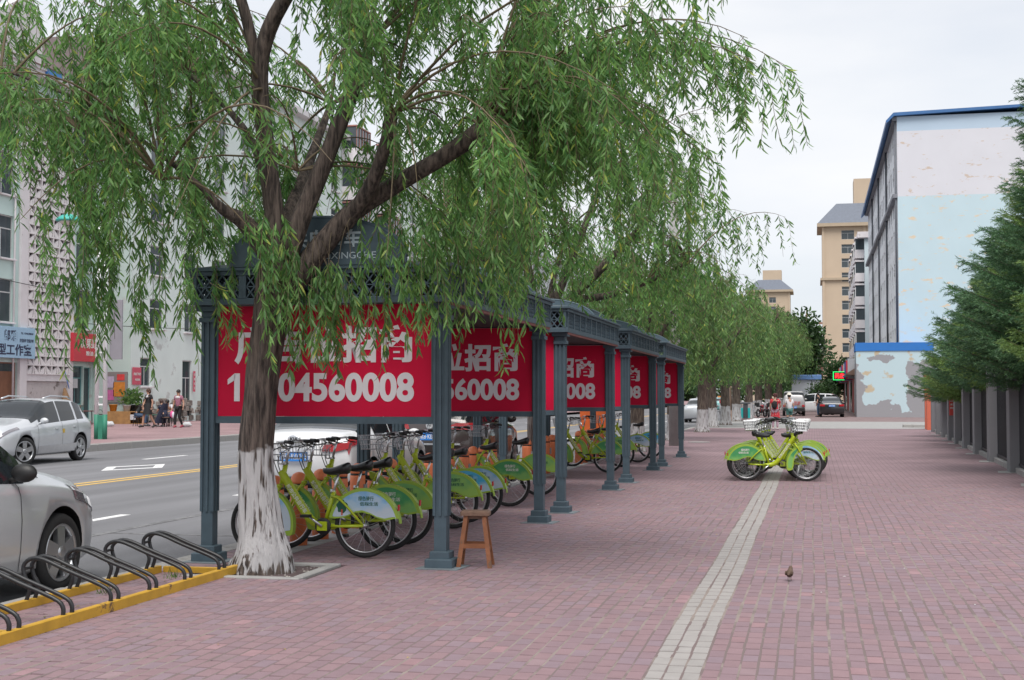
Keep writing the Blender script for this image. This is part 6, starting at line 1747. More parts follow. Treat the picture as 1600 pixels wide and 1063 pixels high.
# --- projecting return wall and the paler wing with doors
BX=-32.5
bB=thing('apartment_block','paler mint wing that projects towards the street with small white windows and a white door','building',(0,0,0))
mb=MB();wall_holes(mb,(FX-.3,A1+.02,0),(1,0,0),BX-FX+.3,0,19.6,[],.1);mb.build('return_wall',mat('wall_grey_green',(.46,.56,.53),.85,0,.06,.8,.1,30,dirt=(.45,.47,.46),dscale=.9,dthr=.6),bB)
holes=[];wins=[]
gr=[(62.45,1.15,2.0,1.42,'two'),(67.1,1.1,.45,2.95,'door'),(70.2,1.2,2.0,1.42,'two'),(75,1.2,2.0,1.42,'two'),(80,1.2,2.0,1.42,'two')]
for (y,w,z,h,st) in gr: holes.append((y-A1-.02,y-A1-.02+w,z,z+h));wins.append((y,z,w,h,st))
for k in range(6):
    for y in(63.4,67.3,70.9,74.6,78.4,82.2,86.0,89.8,93.6,97.4,101.2,105.0,108.8):
        z=4.9+2.72*k
        if z+1.5<19.5: holes.append((y-A1-.02,y-A1-.02+1.5,z,z+1.5));wins.append((y,z,1.5,1.5,'two'))
mb=MB();wall_holes(mb,(BX,A1+.02,0),(0,1,0),52,0,19.6,holes,.14);mb.build('wall',M_mintw,bB)
mb=MB();mb.box(BX-9,BX-.32,A1+.3,A1+52,0,19.5);mb.build('core',M_void,bB)
for (y,z,w,h,st) in wins:
    if st=='door':
        d=put_window(bB,(BX,0,0),(0,1,0),y,z,w,h,'two',.1,False);
    else: put_window(bB,(BX,0,0),(0,1,0),y,z,w,h,st,.11)
mb=MB();mb.box(BX-.2,BX+.6,A1-.2,A1+52.3,19.6,19.95);mb.build('eaves',M_lilacw,bB)
# glazed balconies on the far stretch
for k in range(6):
    for y in(92.0,99.5):
        z=4.6+2.72*k
        mb=MB();mb.box(BX+.001,BX+1.1,y,y+3.2,z-.1,z+.85);b=mb.build('balcony',M_lilacw,bB)
        mb=MB();mb.box(BX+.05,BX+1.04,y+.06,y+3.14,z+.86,z+2.35);mb.build('balcony_glass',M_pane,b)
        mb=MB()
        for q in range(6): mb.box(BX+1.045,BX+1.085,y+.02+q*.62,y+.07+q*.62,z+.86,z+2.4)
        mb.box(BX+.04,BX+1.09,y,y+3.2,z+2.4,z+2.5);mb.build('balcony_frame',mat('rust_frame',(.3,.14,.12),.7,0,.2,5),b)
# stone plinth rubble and step, notices
mb=MB()
for i in range(150):
    y=random.uniform(61.6,76);z=random.uniform(.25,1.35);s=random.uniform(.1,.24)
    mb.bbox(BX-.05,BX+.06+random.uniform(0,.16),y-s,y+s,z-s*.7,z+s*.6,.03)
rb=mb.build('rubble_plinth',mat('rubble',(.24,.21,.19),.9,0,.25,3,.3,20,island=.35),bB);rb['kind']='stuff'
sign_board('wall_notice','small red notice with white lines on the pale mint wall left of the first window',(BX+.08,62.0,2.5),PI/2,.85,.85,mat('notice_red',(.55,.09,.14),.6,0,.05,3),[('出租门市房',.14,0,.1,signw,.003,.72),('电话联系',.12,.05,-.18,signw,.002,.5)],.04)
sign_board('door_banner','narrow vertical red banner hanging at the white door',(BX+.14,68.28,2.3),PI/2,.24,1.1,mat('notice_red',(.55,.09,.14)),[('招',.15,0,.36,signw,.002,None),('租',.15,0,.12,signw,.002,None),('电',.15,0,-.12,signw,.002,None),('话',.15,0,-.36,signw,.002,None)],.03,'banner')
nb=sign_board('notice_board','framed notice board with orange and pink posters on the grey green return wall',(-33.25,A1-.06,1.95),0,1.25,1.5,mat('board_grey',(.22,.2,.2),.7,0,.1,5),[],.06,'notice board')
for (x,z,w,h,c) in((.2,-.1,.62,.7,(.55,.2,.03)),(-.33,.25,.5,.55,(.45,.38,.5)),(-.3,-.38,.45,.5,(.5,.12,.3)),(.28,.48,.4,.3,(.6,.05,.05))):
    mb=MB();mb.box(x-w/2,x+w/2,-.012,-.004,z-h/2,z+h/2);mb.build('poster',mat('poster_%d'%int(c[0]*100+c[1]*10),c,.7,0,.2,6),nb)
# --- street clutter in front of the shops
z_=lambda x:OZ(x)
t=thing('low_cabinet','low wooden cabinet with an open shelf holding flower pots outside the shops','cabinet',(-32.0,60.2,z_(-32)),R(20))
mb=MB();mw=mat('cabinet_wood',(.32,.17,.06),.6,0,.2,6)
mb.box(-.85,.85,-.3,.3,.56,.6);mb.build('top',mw,t);mb=MB();mb.box(-.85,-.82,-.3,.3,0,.56);mb.box(.82,.85,-.3,.3,0,.56);mb.box(.18,.21,-.3,.3,.0,.56);mb.box(-.82,.82,-.3,.3,.0,.03);mb.box(-.82,.82,.27,.3,.03,.56);mb.build('side_panel',mw,t)
mb=MB();mb.box(-.82,.18,-.3,-.28,.03,.56);mb.build('door',mw,t);mb=MB();mb.box(.21,.82,-.28,.27,.28,.3);mb.build('shelf',mw,t);mb=MB();mb.box(.2,.45,-.31,-.305,.2,.45);mb.build('paper_notice',mat('notice_white',(.5,.5,.52)),t)
def pot(lab,x,y,z,r_,h,m,plant=True,n=50,ph=.5):
    t=thing('plant_pot',lab,'plant pot',(x,y,z),0,'flower pots outside the shops')
    mb=MB();mb.lathe([(r_*.72,0),(r_,h),(r_*1.06,h),(r_*1.06,h-.02),(r_*.9,h-.03)],14);mb.build('pot',m,t)
    if plant:
        r=np.random.default_rng(int(x*100)%97+3);P=np.stack([r.normal(0,r_*.6,n),r.normal(0,r_*.6,n),h+r.random(n)*ph*.6],1);D=np.stack([r.normal(0,1,n),r.normal(0,1,n),r.random(n)*1.2],1)
        obj('foliage',leaves_mesh('foliage',P,D,np.full(n,.2)*r.uniform(.6,1.4,n),np.full(n,.09),M_leaf_far,r),t)
pot('orange plastic pot on the low cabinet',-32.6,60.0,z_(-32.6)+.6,.2,.32,mat('pot_orange',(.6,.24,.03),.5,0,.05,4),False)
pot('white bucket with leaves on the low cabinet',-32.0,60.2,z_(-32)+.6,.19,.3,mat('pot_white',(.55,.56,.57),.5,0,.05,4),True,70,.6)
pot('dark pot with a tall plant at the right end of the low cabinet',-31.5,60.4,z_(-31.5)+.6,.17,.26,blk,True,90,.9)
pot('black tub of shrubs on the ground behind the cabinet',-32.3,61.2,z_(-32.3),.35,.9,blk,True,220,1.2)
pot('leafy tub at the foot of the mint wall beside the woman in plum',-31.2,70.2,z_(-31.2),.5,.7,mat('pot_stone',(.25,.23,.21),.9,0,.2,4),True,260,1.1)
def chair(lab,x,y,rz):
    t=thing('metal_chair',lab,'chair',(x,y,z_(x)),rz,'chairs outside the shops')
    mb=MB();mb.bbox(-.22,.22,-.22,.22,.43,.47,.01);mb.build('seat',blk,t);mb=MB();mb.bbox(-.21,.21,-.24,-.2,.55,.9,.01);mb.build('backrest',blk,t)
    for sx in(-1,1):
        for sy in(-1,1): mb=MB();mb.tube([(sx*.2,sy*.2,.43 if sy>0 else .9),(sx*.22,sy*.22,0)],.014,5);mb.build('leg',blk,t)
        mb=MB();mb.tube([(sx*.22,-.2,.66),(sx*.24,.1,.66),(sx*.22,.2,.45)],.013,5);mb.build('armrest',blk,t)
chair('dark metal armchair left of the wooden cabinet',-33.1,59.6,R(-60));chair('black office chair beside the mint wall behind the seated women',-30.9,62.4,R(-80))
t=thing('bench_table','narrow dark table outside the teal shopfront','table',(-33.0,57.6,z_(-33)),R(80))
mb=MB();mb.bbox(-.7,.7,-.25,.25,.6,.65,.01);mb.build('table_top',mat('table_maroon',(.14,.06,.06),.6,0,.1,5),t)
for sx in(-1,1):
    for sy in(-1,1): mb=MB();mb.tube([(sx*.62,sy*.2,.6),(sx*.64,sy*.21,0)],.02,5);mb.build('leg',blk,t)
t=thing('bucket','blue plastic bucket at the edge of the shop pavement behind the silver crossover','bucket',(-32.8,56.4,z_(-32.8)+.3))
mb=MB();mb.lathe([(.17,0),(.24,.4),(.25,.4),(.25,.37)],16);mb.build('pail',mat('bucket_blue',(.03,.2,.6),.4,0,.05,4),t);mb=MB();mb.tube([(.24*math.cos(a),0,.4+.16*math.sin(a)) for a in [math.pi*i/10 for i in range(11)]],.008,5);mb.build('handle',M_chrome,t)
t=thing('crate','grey plastic crate turned over as a stand under the blue bucket','crate',(-32.8,56.4,z_(-32.8)));mb=MB();mb.bbox(-.3,.3,-.3,.3,0,.3,.02);mb.build('shell',M_grey,t)
# straw broom leaning on the base panel
t=thing('broom','big straw broom leaning on the flaking panel under the screen','broom',(FX+.45,58.5,z_(FX)));mb=MB();mb.lathe([(.42,0),(.34,.5),(.16,1.3),(.05,1.7)],14);o=mb.build('bristles',mat('straw',(.25,.15,.08),.9,0,.3,20,.5,40),t);o.rotation_euler=(0,R(-8),0);mb=MB();mb.tube([(0,0,1.65),(-.25,0,2.5)],.025,6);mb.build('handle',mat('broom_pole',(.1,.2,.5),.6,0,0),t)
# rubbish bag litter
for (x,y,lab) in((-30.4,55.6,'crumpled white plastic bag beside the seated man'),(-27.1,56.4,'small white plastic bottle bag beside the woman in the dotted dress')):
    t=thing('plastic_bag',lab,'bag',(x,y,z_(x)));mb=MB();V=[];F=[]
    mb.ell((0,0,.1),(.25,.16,.12),14,8);me=mb.mesh('sheet',mat('bag_clear',(.55,.56,.58),.5,0,.1,8))
    for v_ in me.vertices: v_.co*=1+.3*noise.noise(v_.co*9)
    obj('sheet',me,t)
# --- twin pole street lamp across the road
t=thing('street_lamp','white twin pole street lamp with green painted foot and a green shaded lantern','street lamp',(-22.7,40.97,OZ(-22.7)))
M_pole=mat('pole_white',(.78,.79,.81),.6,0,.06,2);M_polegreen=mat('pole_green',(.03,.2,.13),.6,0,.12,4,dirt=(.12,.1,.07),dscale=3,dthr=.62)
for sx in(-1,1):
    mb=MB();mb.tube([(sx*.15,0,.8),(sx*.12,0,7.1)],[.075,.06],14);mb.build('pole',M_pole,t)
    mb=MB();mb.tube([(sx*.15,0,0),(sx*.15,0,.8)],.078,14);mb.build('painted_foot',M_polegreen,t)
mb=MB();mb.box(-.09,.09,-.03,.03,.0,.78);mb.build('foot_web',M_polegreen,t)
for z in(1.1,1.35,2.8,4.2,5.6): mb=MB();mb.box(-.1,.1,-.02,.02,z,z+.05);mb.build('rung',M_pole,t)
mb=MB();mb.tube([(.0,0,7.0),(-.25,0,7.28),(-.7,0,7.4),(-1.0,0,7.3)],.03,8);mb.build('arm',M_pole,t)
mb=MB();mb.lathe([(.06,.2),(.2,.16),(.36,.06),(.42,-.02),(.4,-.04)],18,(-1.25,0,7.2));mb.build('lamp_shade',mat('shade_teal',(.05,.4,.34),.5,0,.05,4),t)
mb=MB();mb.ell((-1.25,0,7.14),(.3,.3,.1),14,6);mb.build('diffuser',mat('diffuser',(.6,.6,.55),.4,0,0),t)
t2=tag(MB().bbox(-.22,.22,-.03,.03,2.6,4.55,.01).build('pole_sign',mat('sign_back_grey',(.26,.25,.28),.6,.2,.05,4)),'grey back of a tall street sign fixed to the white lamp post','sign');t2.location=(-22.25,41.1,OZ(-22.3))
def cable(lab,pts):
    mb=MB();q=smooth_path([(*p,0) for p in pts],20);mb.tube([a[:3] for a in q],.016,4);tag(mb.build('cable',M_trim),lab,'cable','cables on the facades')
cable('thin black cable strung across the front of the breeze block screen',[(FX+.4,36,7.4),(FX+.35,52,6.6),(FX+.3,61,6.35),(BX+.1,66,6.2)])
cable('thin cable running along the return wall to the pale mint wing',[(FX+.3,60,5.0),(BX+.1,61.5,4.9),(BX+.12,72,5.2)])

# ------------------------------------------------------------ right hand side
def tex_wall(name,base,patch,dscale,dthr,extra=None,edges=None):
    return mat(name,base,.85,0,.05,.5,.1,12,dirt=patch,dscale=dscale,dthr=dthr)
GX,GY=6.22,106.0
gb=thing('gable_building','tall pale blue and white building with a peeling gable end and blue roof edge','building',(0,0,0))
M_gblue=mat('gable_blue',(.45,.56,.68),.85,0,.03,.4);M_gwhite=mat('gable_white',(.63,.63,.68),.85,0,.03,.5,dirt=(.55,.45,.38),dscale=1.1,dthr=.6,dmap=(1,1,2.6));M_gcyan=mat('gable_cyan',(.5,.63,.69),.85,0,.03,.5,dirt=(.66,.55,.42),dscale=1.0,dthr=.575,dmap=(1,1,2.6))
W_=16.0;Lb=56.0
for nm,z0,z1,m in(('lower_wall',0,16.4,M_gcyan),('middle_wall',16.4,21.3,M_gwhite),('upper_wall',21.3,22.4,M_gblue)):
    mb=MB();wall_holes(mb,(GX,GY,0),(1,0,0),W_,z0,z1,[],.1);mb.build(nm,m,gb)
hol=[];wn_=[]
for f_ in range(7):
    z=5.3+2.5*f_
    for k in range(18):
        y=1.3+3.05*k;hol.append((Lb-y-1.5,Lb-y,z,z+1.5));wn_.append((y,z))
# facade seen from the street: outward normal -x, so the wall runs towards -y
lo=[h for h in hol if h[3]<16.3];hi=[h for h in hol if h[2]>16.3];mid=[h for h in hol if h not in lo and h not in hi]
mb=MB();wall_holes(mb,(GX,GY+Lb,0),(0,-1,0),Lb,0,22.4,hol,.16);mb.build('street_wall',mat('gable_side',(.75,.78,.82),.85,0,.05,.5,dirt=(.42,.42,.43),dscale=.8,dthr=.58),gb)
mb=MB();mb.box(GX+.35,GX+W_,GY+.35,GY+Lb,0,22.3);mb.build('core',M_void,gb)
for (y,z) in wn_:
    if y<50: put_window(gb,(GX,GY,0),(0,-1,0),-(y+1.5),z,1.5,1.5,'two',.13,False)
for h_ in(16.3,22.1):
    mb=MB();mb.box(GX-.35,GX-.001,GY-.02,GY+Lb,h_,h_+.3);mb.build('cornice',mat('cornice_grey',(.2,.21,.24),.8,0,.2,3),gb)
for y in(.15,14,28,42):
    mb=MB();mb.tube([(GX-.12,GY+y,22.3),(GX-.12,GY+y,4.5)],.09,6);mb.build('drain_pipe',mat('drain_dark',(.1,.11,.13),.6,0,.1,4),gb)
mb=MB();mb.prism([(GX-.75,21.9),(GX-.2,22.42),(GX+W_+.3,22.9),(GX+W_+.3,23.08),(GX-.25,22.66),(GX-.8,22.08)],GY-.35,GY+Lb+.3,'xz');mb.build('roof_edge',mat('roof_blue',(.045,.14,.34),.5,0,.08,2),gb)
# single storey annex with bare cement patches round the old paint
an=thing('annex_building','low pale blue annex with large bare cement patches and a bright blue top band','building',(0,0,0))
def plaster():
    m=bpy.data.materials.new('annex_plaster');m.use_nodes=True;N,L=m.node_tree.nodes,m.node_tree.links;b=N['Principled BSDF'];b.inputs['Roughness'].default_value=.88
    tc=N.new('ShaderNodeTexCoord');sx=N.new('ShaderNodeSeparateXYZ');L.new(tc.outputs['Object'],sx.inputs[0])
    n=N.new('ShaderNodeTexNoise');n.inputs['Scale'].default_value=.7;n.inputs['Detail'].default_value=5;L.new(tc.outputs['Object'],n.inputs['Vector'])
    # distance from the remaining paint field (a block in the middle of the wall), broken by noise
    def absd(o,c,h):
        a=N.new('ShaderNodeMath');a.operation='SUBTRACT';a.inputs[1].default_value=c;L.new(o,a.inputs[0])
        q=N.new('ShaderNodeMath');q.operation='ABSOLUTE';L.new(a.outputs[0],q.inputs[0])
        d=N.new('ShaderNodeMath');d.operation='SUBTRACT';d.inputs[1].default_value=h;L.new(q.outputs[0],d.inputs[0]);return d.outputs[0]
    mxx=N.new('ShaderNodeMath');mxx.operation='MAXIMUM';L.new(absd(sx.outputs['X'],4.95,1.2),mxx.inputs[0]);L.new(absd(sx.outputs['Z'],2.55,1.55),mxx.inputs[1])
    top=N.new('ShaderNodeMath');top.operation='SUBTRACT';top.inputs[0].default_value=4.35;L.new(sx.outputs['Z'],top.inputs[1])
    mn=N.new('ShaderNodeMath');mn.operation='MINIMUM';L.new(mxx.outputs[0],mn.inputs[0]);L.new(top.outputs[0],mn.inputs[1])
    ad=N.new('ShaderNodeMath');ad.operation='MULTIPLY_ADD';ad.inputs[1].default_value=2.6;L.new(n.outputs['Fac'],ad.inputs[0]);L.new(mn.outputs[0],ad.inputs[2])
    r=N.new('ShaderNodeMapRange');r.inputs['From Min'].default_value=1.46;r.inputs['From Max'].default_value=1.5;L.new(ad.outputs[0],r.inputs['Value'])
    n2=N.new('ShaderNodeTexNoise');n2.inputs['Scale'].default_value=1.3;n2.inputs['Detail'].default_value=7;L.new(tc.outputs['Object'],n2.inputs['Vector'])
    r2=N.new('ShaderNodeMapRange');r2.inputs['From Min'].default_value=.58;r2.inputs['From Max'].default_value=.64;L.new(n2.outputs['Fac'],r2.inputs['Value'])
    m1=N.new('ShaderNodeMix');m1.data_type='RGBA';m1.inputs['A'].default_value=(.47,.6,.65,1);m1.inputs['B'].default_value=(.5,.42,.3,1);L.new(r2.outputs['Result'],m1.inputs['Factor'])
    m2=N.new('ShaderNodeMix');m2.data_type='RGBA';m2.inputs['B'].default_value=(.29,.29,.31,1);L.new(m1.outputs['Result'],m2.inputs['A']);L.new(r.outputs['Result'],m2.inputs['Factor'])
    L.new(m2.outputs['Result'],b.inputs['Base Color']);return m
AX0,AX1,AY=2.98,8.3,102.0
mb=MB();mb.box(AX0,AX1,AY,GY-.01,0,4.75);mb.build('wall',plaster(),an)
mb=MB();mb.box(AX0-.05,AX1+.05,AY-.06,GY-.02,4.751,5.35);mb.build('top_band',mat('band_blue',(.02,.16,.5),.55,0,.05,2),an)
# shops running back from the annex: shutters, awnings, hanging signs
sh=thing('shop_row','row of small shops with awnings and hanging signs behind the annex','building',(0,0,0))
mb=MB();mb.box(AX0+.35,GX-.4,GY+.2,GY+60,0,4.9);mb.build('wall',mat('shop_wall',(.4,.36,.31),.85,0,.1,1),sh)
for k in range(9):
    y=GY+2+k*6
    mb=MB();mb.box(AX0+.29,AX0+.345,y,y+4.2,.1,2.9);mb.build('shopfront',[M_pane,mat('shutter_grey',(.4,.4,.42),.6,0,.1,4),mat('door_red',(.3,.05,.04),.6,0,.1,4)][k%3] if k%3 else M_pane,sh)
    mb=MB();mb.prism([(AX0+.35,3.8),(AX0-.55,3.25),(AX0-.55,3.15),(AX0+.35,3.1)],y-.3,y+4.5,'xz');mb.build('awning',[mat('awning_brown',(.16,.1,.08),.8,0,.1,3),mat('awning_green',(.12,.2,.17),.8,0,.1,3),mat('sheet_blue',(.04,.2,.52))][k%3],sh)
    mb=MB();mb.box(AX0-.35,AX0+.34,y+4.6,y+4.75,2.9,4.5);mb.build('hanging_sign',[mat('sign_grey',(.4,.42,.46),.6,0,.05,4),redsign,mat('sign_navy',(.05,.07,.2),.6,0,.05,4)][k%3],sh)
ls=sign_board('led_sign','small lit red and green shop sign hanging out from the shop row',(2.2,125,3.3),0,1.1,.75,M_trim,[],.1)
def emis(n,c,s):
    m=bpy.data.materials.new(n);m.use_nodes=True;b=m.node_tree.nodes['Principled BSDF'];b.inputs['Base Color'].default_value=(*c,1);b.inputs['Emission Color'].default_value=(*c,1);b.inputs['Emission Strength'].default_value=s;return m
obj('lettering',text_mesh('药店',.5,emis('led_red',(.9,.03,.03),1.2),.012,.8),ls,(0,-.01,0))
mb=MB()
for a,b,c,d in((-.55,.55,.33,.375),(-.55,.55,-.375,-.33),(-.55,-.5,-.33,.33),(.5,.55,-.33,.33)): mb.box(a,b,-.014,-.004,c,d)
mb.build('led_border',emis('led_green',(.03,.8,.15),1.0),ls)
# mid distance white building with stacked balconies
wb=thing('balcony_building','white building with stepped rows of balconies beyond the gable building','building',(0,0,0))
mb=MB();mb.box(6.0,20,168,205,0,20.3);mb.build('wall',mat('wall_pale_blue',(.58,.68,.73),.85,0,.05,.5),wb)
mb=MB();mb.box(5.2,20,167.6,205,20.301,21.0);mb.build('cornice',M_lilacw,wb)
for f_ in range(7):
    for k in range(5):
        z=1.2+2.8*f_;y=169+7*k
        mb=MB();mb.box(4.9,5.99,y,y+3.4,z,z+1.0);mb.box(4.9,5.99,y,y+3.4,z+2.35,z+2.55);b=mb.build('balcony',M_lilacw,wb)
        mb=MB();mb.box(4.98,5.98,y+.1,y+3.3,z+1.001,z+2.349);mb.build('balcony_glass',M_pane,b)
mb=MB();mb.box(7.2,9.2,167.7,172,21.0,22.2);mb.build('roof_hut',mat('sheet_blue',(.04,.2,.52)),wb)
# towers
def tower(lab,x0,y0,w,d,h,cols,z0,fh,nf,ww,wh,m,band,roofhut):
    t=thing('tower_block',lab,'building',(x0,y0,0))
    hol=[]
    for f_ in range(nf):
        for c in cols: hol.append((c,c+ww,z0+fh*f_,z0+fh*f_+wh))
    mb=MB();wall_holes(mb,(0,0,0),(1,0,0),w,0,h,hol,.25);mb.build('wall',m,t)
    mb=MB();mb.box(0,w,.6,d,0,h-.02);mb.build('core',m,t)
    for f_ in range(nf):
        for c in cols: put_window(t,(0,0,0),(1,0,0),c,z0+fh*f_,ww,wh,'two',.2,False)
    for i in range(len(cols)+1):
        xx=(cols[i-1]+ww+cols[i])/2 if 0<i<len(cols) else (.0 if i==0 else w-.5)
        mb=MB();mb.box(xx,xx+.5,-.25,-.001,0,h);mb.build('pilaster',m,t)
    for z in band:
        mb=MB();mb.box(-.4,w+.4,-.5,d+.3,z,z+.5);mb.build('band',mat('tower_band',(.42,.34,.25),.8,0,.05,1),t)
    mb=MB();mb.box(-1.0,w+1,-1.0,d+1,h,h+.7);mb.build('cornice',mat('tower_band',(.4,.3,.2)),t)
    mb=MB();mb.add([(-.9,-.9,h+.71),(w+.9,-.9,h+.71),(w+.9,d+.9,h+.71),(-.9,d+.9,h+.71),(3.0,3,h+roofhut[0]),(w-3,3,h+roofhut[0]),(w-3,d-3,h+roofhut[0]),(3.0,d-3,h+roofhut[0])],[(0,1,5,4),(1,2,6,5),(2,3,7,6),(3,0,4,7),(4,5,6,7)]);mb.build('roof',mat('roof_slate',(.13,.15,.19),.6,0,.1,2),t)
    mb=MB();mb.box(roofhut[1],roofhut[2],4,d-4,h+roofhut[0]-.5,h+roofhut[3]);mb.build('roof_hut',m,t)
    return t
M_tan=mat('tower_tan',(.5,.4,.3),.85,0,.05,.3)
tower('tan tower block with a slate hipped roof rising behind the white balconies',1.9,292,15,14,36.6,(3.9,10.2),1.8,2.92,12,2.6,1.9,M_tan,(4.9,25.5),(5.2,6.6,14.5,10.5))
tower('distant tan tower block whose top shows just above the willows',-20.5,450,13.2,14,35.0,(2.0,6.6),2.0,2.95,11,2.2,1.8,M_tan,(26,),(4.2,4.5,10.5,7.4))
rb=thing('brick_house','dark red brick house with a pitched red roof left of the tan tower','building',(1.05,322,0))
mb=MB();wall_holes(mb,(0,0,0),(1,0,0),9,0,11.2,[(1.0,2.2,7.2,9.4),(1.0,2.2,3.2,5.4)],.2);mb.build('wall',mat('old_brick',(.2,.085,.07),.9,0,.2,1,0,40,dirt=(.28,.17,.14),dscale=1.0,dthr=.6),rb)
mb=MB();mb.box(0,9,.5,9,0,11.1);mb.build('core',mat('old_brick',(.2,.085,.07)),rb)
for z in(3.2,7.2): put_window(rb,(0,0,0),(1,0,0),1.0,z,1.2,2.2,'two',.15,True)
mb=MB();mb.prism([(-.6,11.2),(9.6,11.2),(9.6,11.4),(4.6,13.4),(-.6,11.4)],-.6,9.5,'xz');mb.build('roof',mat('roof_red',(.35,.13,.12),.7,0,.1,2),rb)
kk=thing('kiosk','white kiosk cabin with a blue roof standing at the end of the street','kiosk',(-2.35,152,.95))
mb=MB();mb.bbox(0,3.0,0,2.4,0,2.35,.03);mb.build('wall',mat('kiosk_white',(.6,.63,.7),.6,0,.05,2),kk);mb=MB();mb.bbox(-.1,3.15,-.2,2.5,2.36,2.85,.05);mb.build('roof',mat('kiosk_blue',(.16,.3,.62),.5,0,.05,2),kk)
mb=MB();mb.box(2.05,2.11,-.02,-.001,.05,2.3);mb.build('corner_post',M_trim,kk);mb=MB();mb.box(2.3,2.8,-.02,-.002,.7,1.2);mb.build('poster',mat('poster_55',(.55,.2,.03)),kk)
mb=MB();mb.box(-3.2,1.6,149.5,155.5,-.2,.945);tag(mb.build('terrace',M_conc),kind='structure')
for (x,y,h,lab,seed) in((1.0,150,3.4,'round clipped green shrub at the end of the street behind the white crossover',1),(2.6,158,6.0,'thin leafy sapling between the shrub and the shop row',2),(-2.2,205,14,'dark leafy tree behind the kiosk',3),(-7,230,15,'dark tree crown left of the brick house',4)):
    t=thing('shrub' if h<4 else 'broadleaf_tree',lab,'shrub' if h<4 else 'tree',(x,y,0))
    r=np.random.default_rng(seed);n=int(2600 if h<8 else 5200)
    u=r.normal(0,1,(n,3));u/=np.linalg.norm(u,axis=1,keepdims=True);u*=r.uniform(.45,1,(n,1))
    rad=h*(.48 if h<4 else .3);P=u*np.array([rad,rad,h*(.42 if h<4 else .36)])*(1+.25*np.sin(u[:,:1]*7+u[:,1:2]*5));P[:,2]+=h*(.5 if h<4 else .6)
    D=r.normal(0,1,(n,3))+u*.6
    obj('crown',leaves_mesh('crown',P,D,np.full(n,.05*h+.1)*r.uniform(.6,1.3,n),np.full(n,.022*h+.05),leaf_mat('leaf_dark',(.018,.05,.02),(.06,.12,.035),(.1,.15,.05),.2),r),t)
    mb=MB();mb.tube([(0,0,-.1),(0,0,h*.6)],[.04*h*.4+.03,.02*h*.3+.02],8);mb.build('trunk',M_sprbark,t)
# construction crane far away
t=thing('tower_crane','thin tower crane far beyond the trees left of the tan tower','crane',(-2.5,520,0))
mb=MB();mb.box(-.5,.5,-.5,.5,0,30);mb.build('mast',mat('crane_red',(.3,.16,.12),.7,0,0),t);mb=MB();mb.box(-4,14,-.35,.35,28,28.8);mb.prism([(-.6,28.81),(.6,28.81),(0,34)],-.3,.3,'xz');mb.build('jib',mat('crane_red',(.3,.16,.12)),t)
# further block on the opposite side and the wooded end of the street
bD=thing('apartment_block','long pale block far down the opposite side, glimpsed between the willow trunks','building',(0,0,0))
hol=[(3+4.2*c,4.7+4.2*c,1.6+2.8*f_,3.1+2.8*f_) for c in range(36) for f_ in range(6)]
mb=MB();wall_holes(mb,(-31,122,0),(0,1,0),160,0,18.5,hol,.15);mb.build('wall',mat('wall_far_pale',(.5,.53,.55),.85,0,.06,.3),bD)
mb=MB();mb.box(-40,-31.3,122.2,281.8,0,18.4);mb.build('core',M_void,bD)
mb=MB();mb.box(-40,-30.9,121.9,122.15,0,18.5);mb.build('end_wall',mat('wall_far_pale',(.5,.53,.55)),bD)
for h_ in hol:
    if h_[0]<90: put_window(bD,(-31,122,0),(0,1,0),h_[0],h_[2],1.7,1.5,'two',.12,False)
r=np.random.default_rng(77);P=[];D=[]
for k in range(34):
    c=np.array([-46+2.1*k+r.normal(0,.8) if k<22 else -60+k*.8,r.uniform(330,380),0]);h=r.uniform(8,13);u=r.normal(0,1,(420,3));u/=np.linalg.norm(u,axis=1,keepdims=True);u*=r.uniform(.5,1,(420,1))
    P.append(c+u*np.array([3.2,3.2,h*.48])+np.array([0,0,h*.5]));D.append(r.normal(0,1,(420,3))+u)
P=np.concatenate(P);D=np.concatenate(D);n=len(P)
tag(obj('treeline',leaves_mesh('treeline',P,D,np.full(n,1.1),np.full(n,.6),leaf_mat('leaf_dark',(.018,.05,.02),(.06,.12,.035),(.1,.15,.05),.2),r)),kind='stuff')

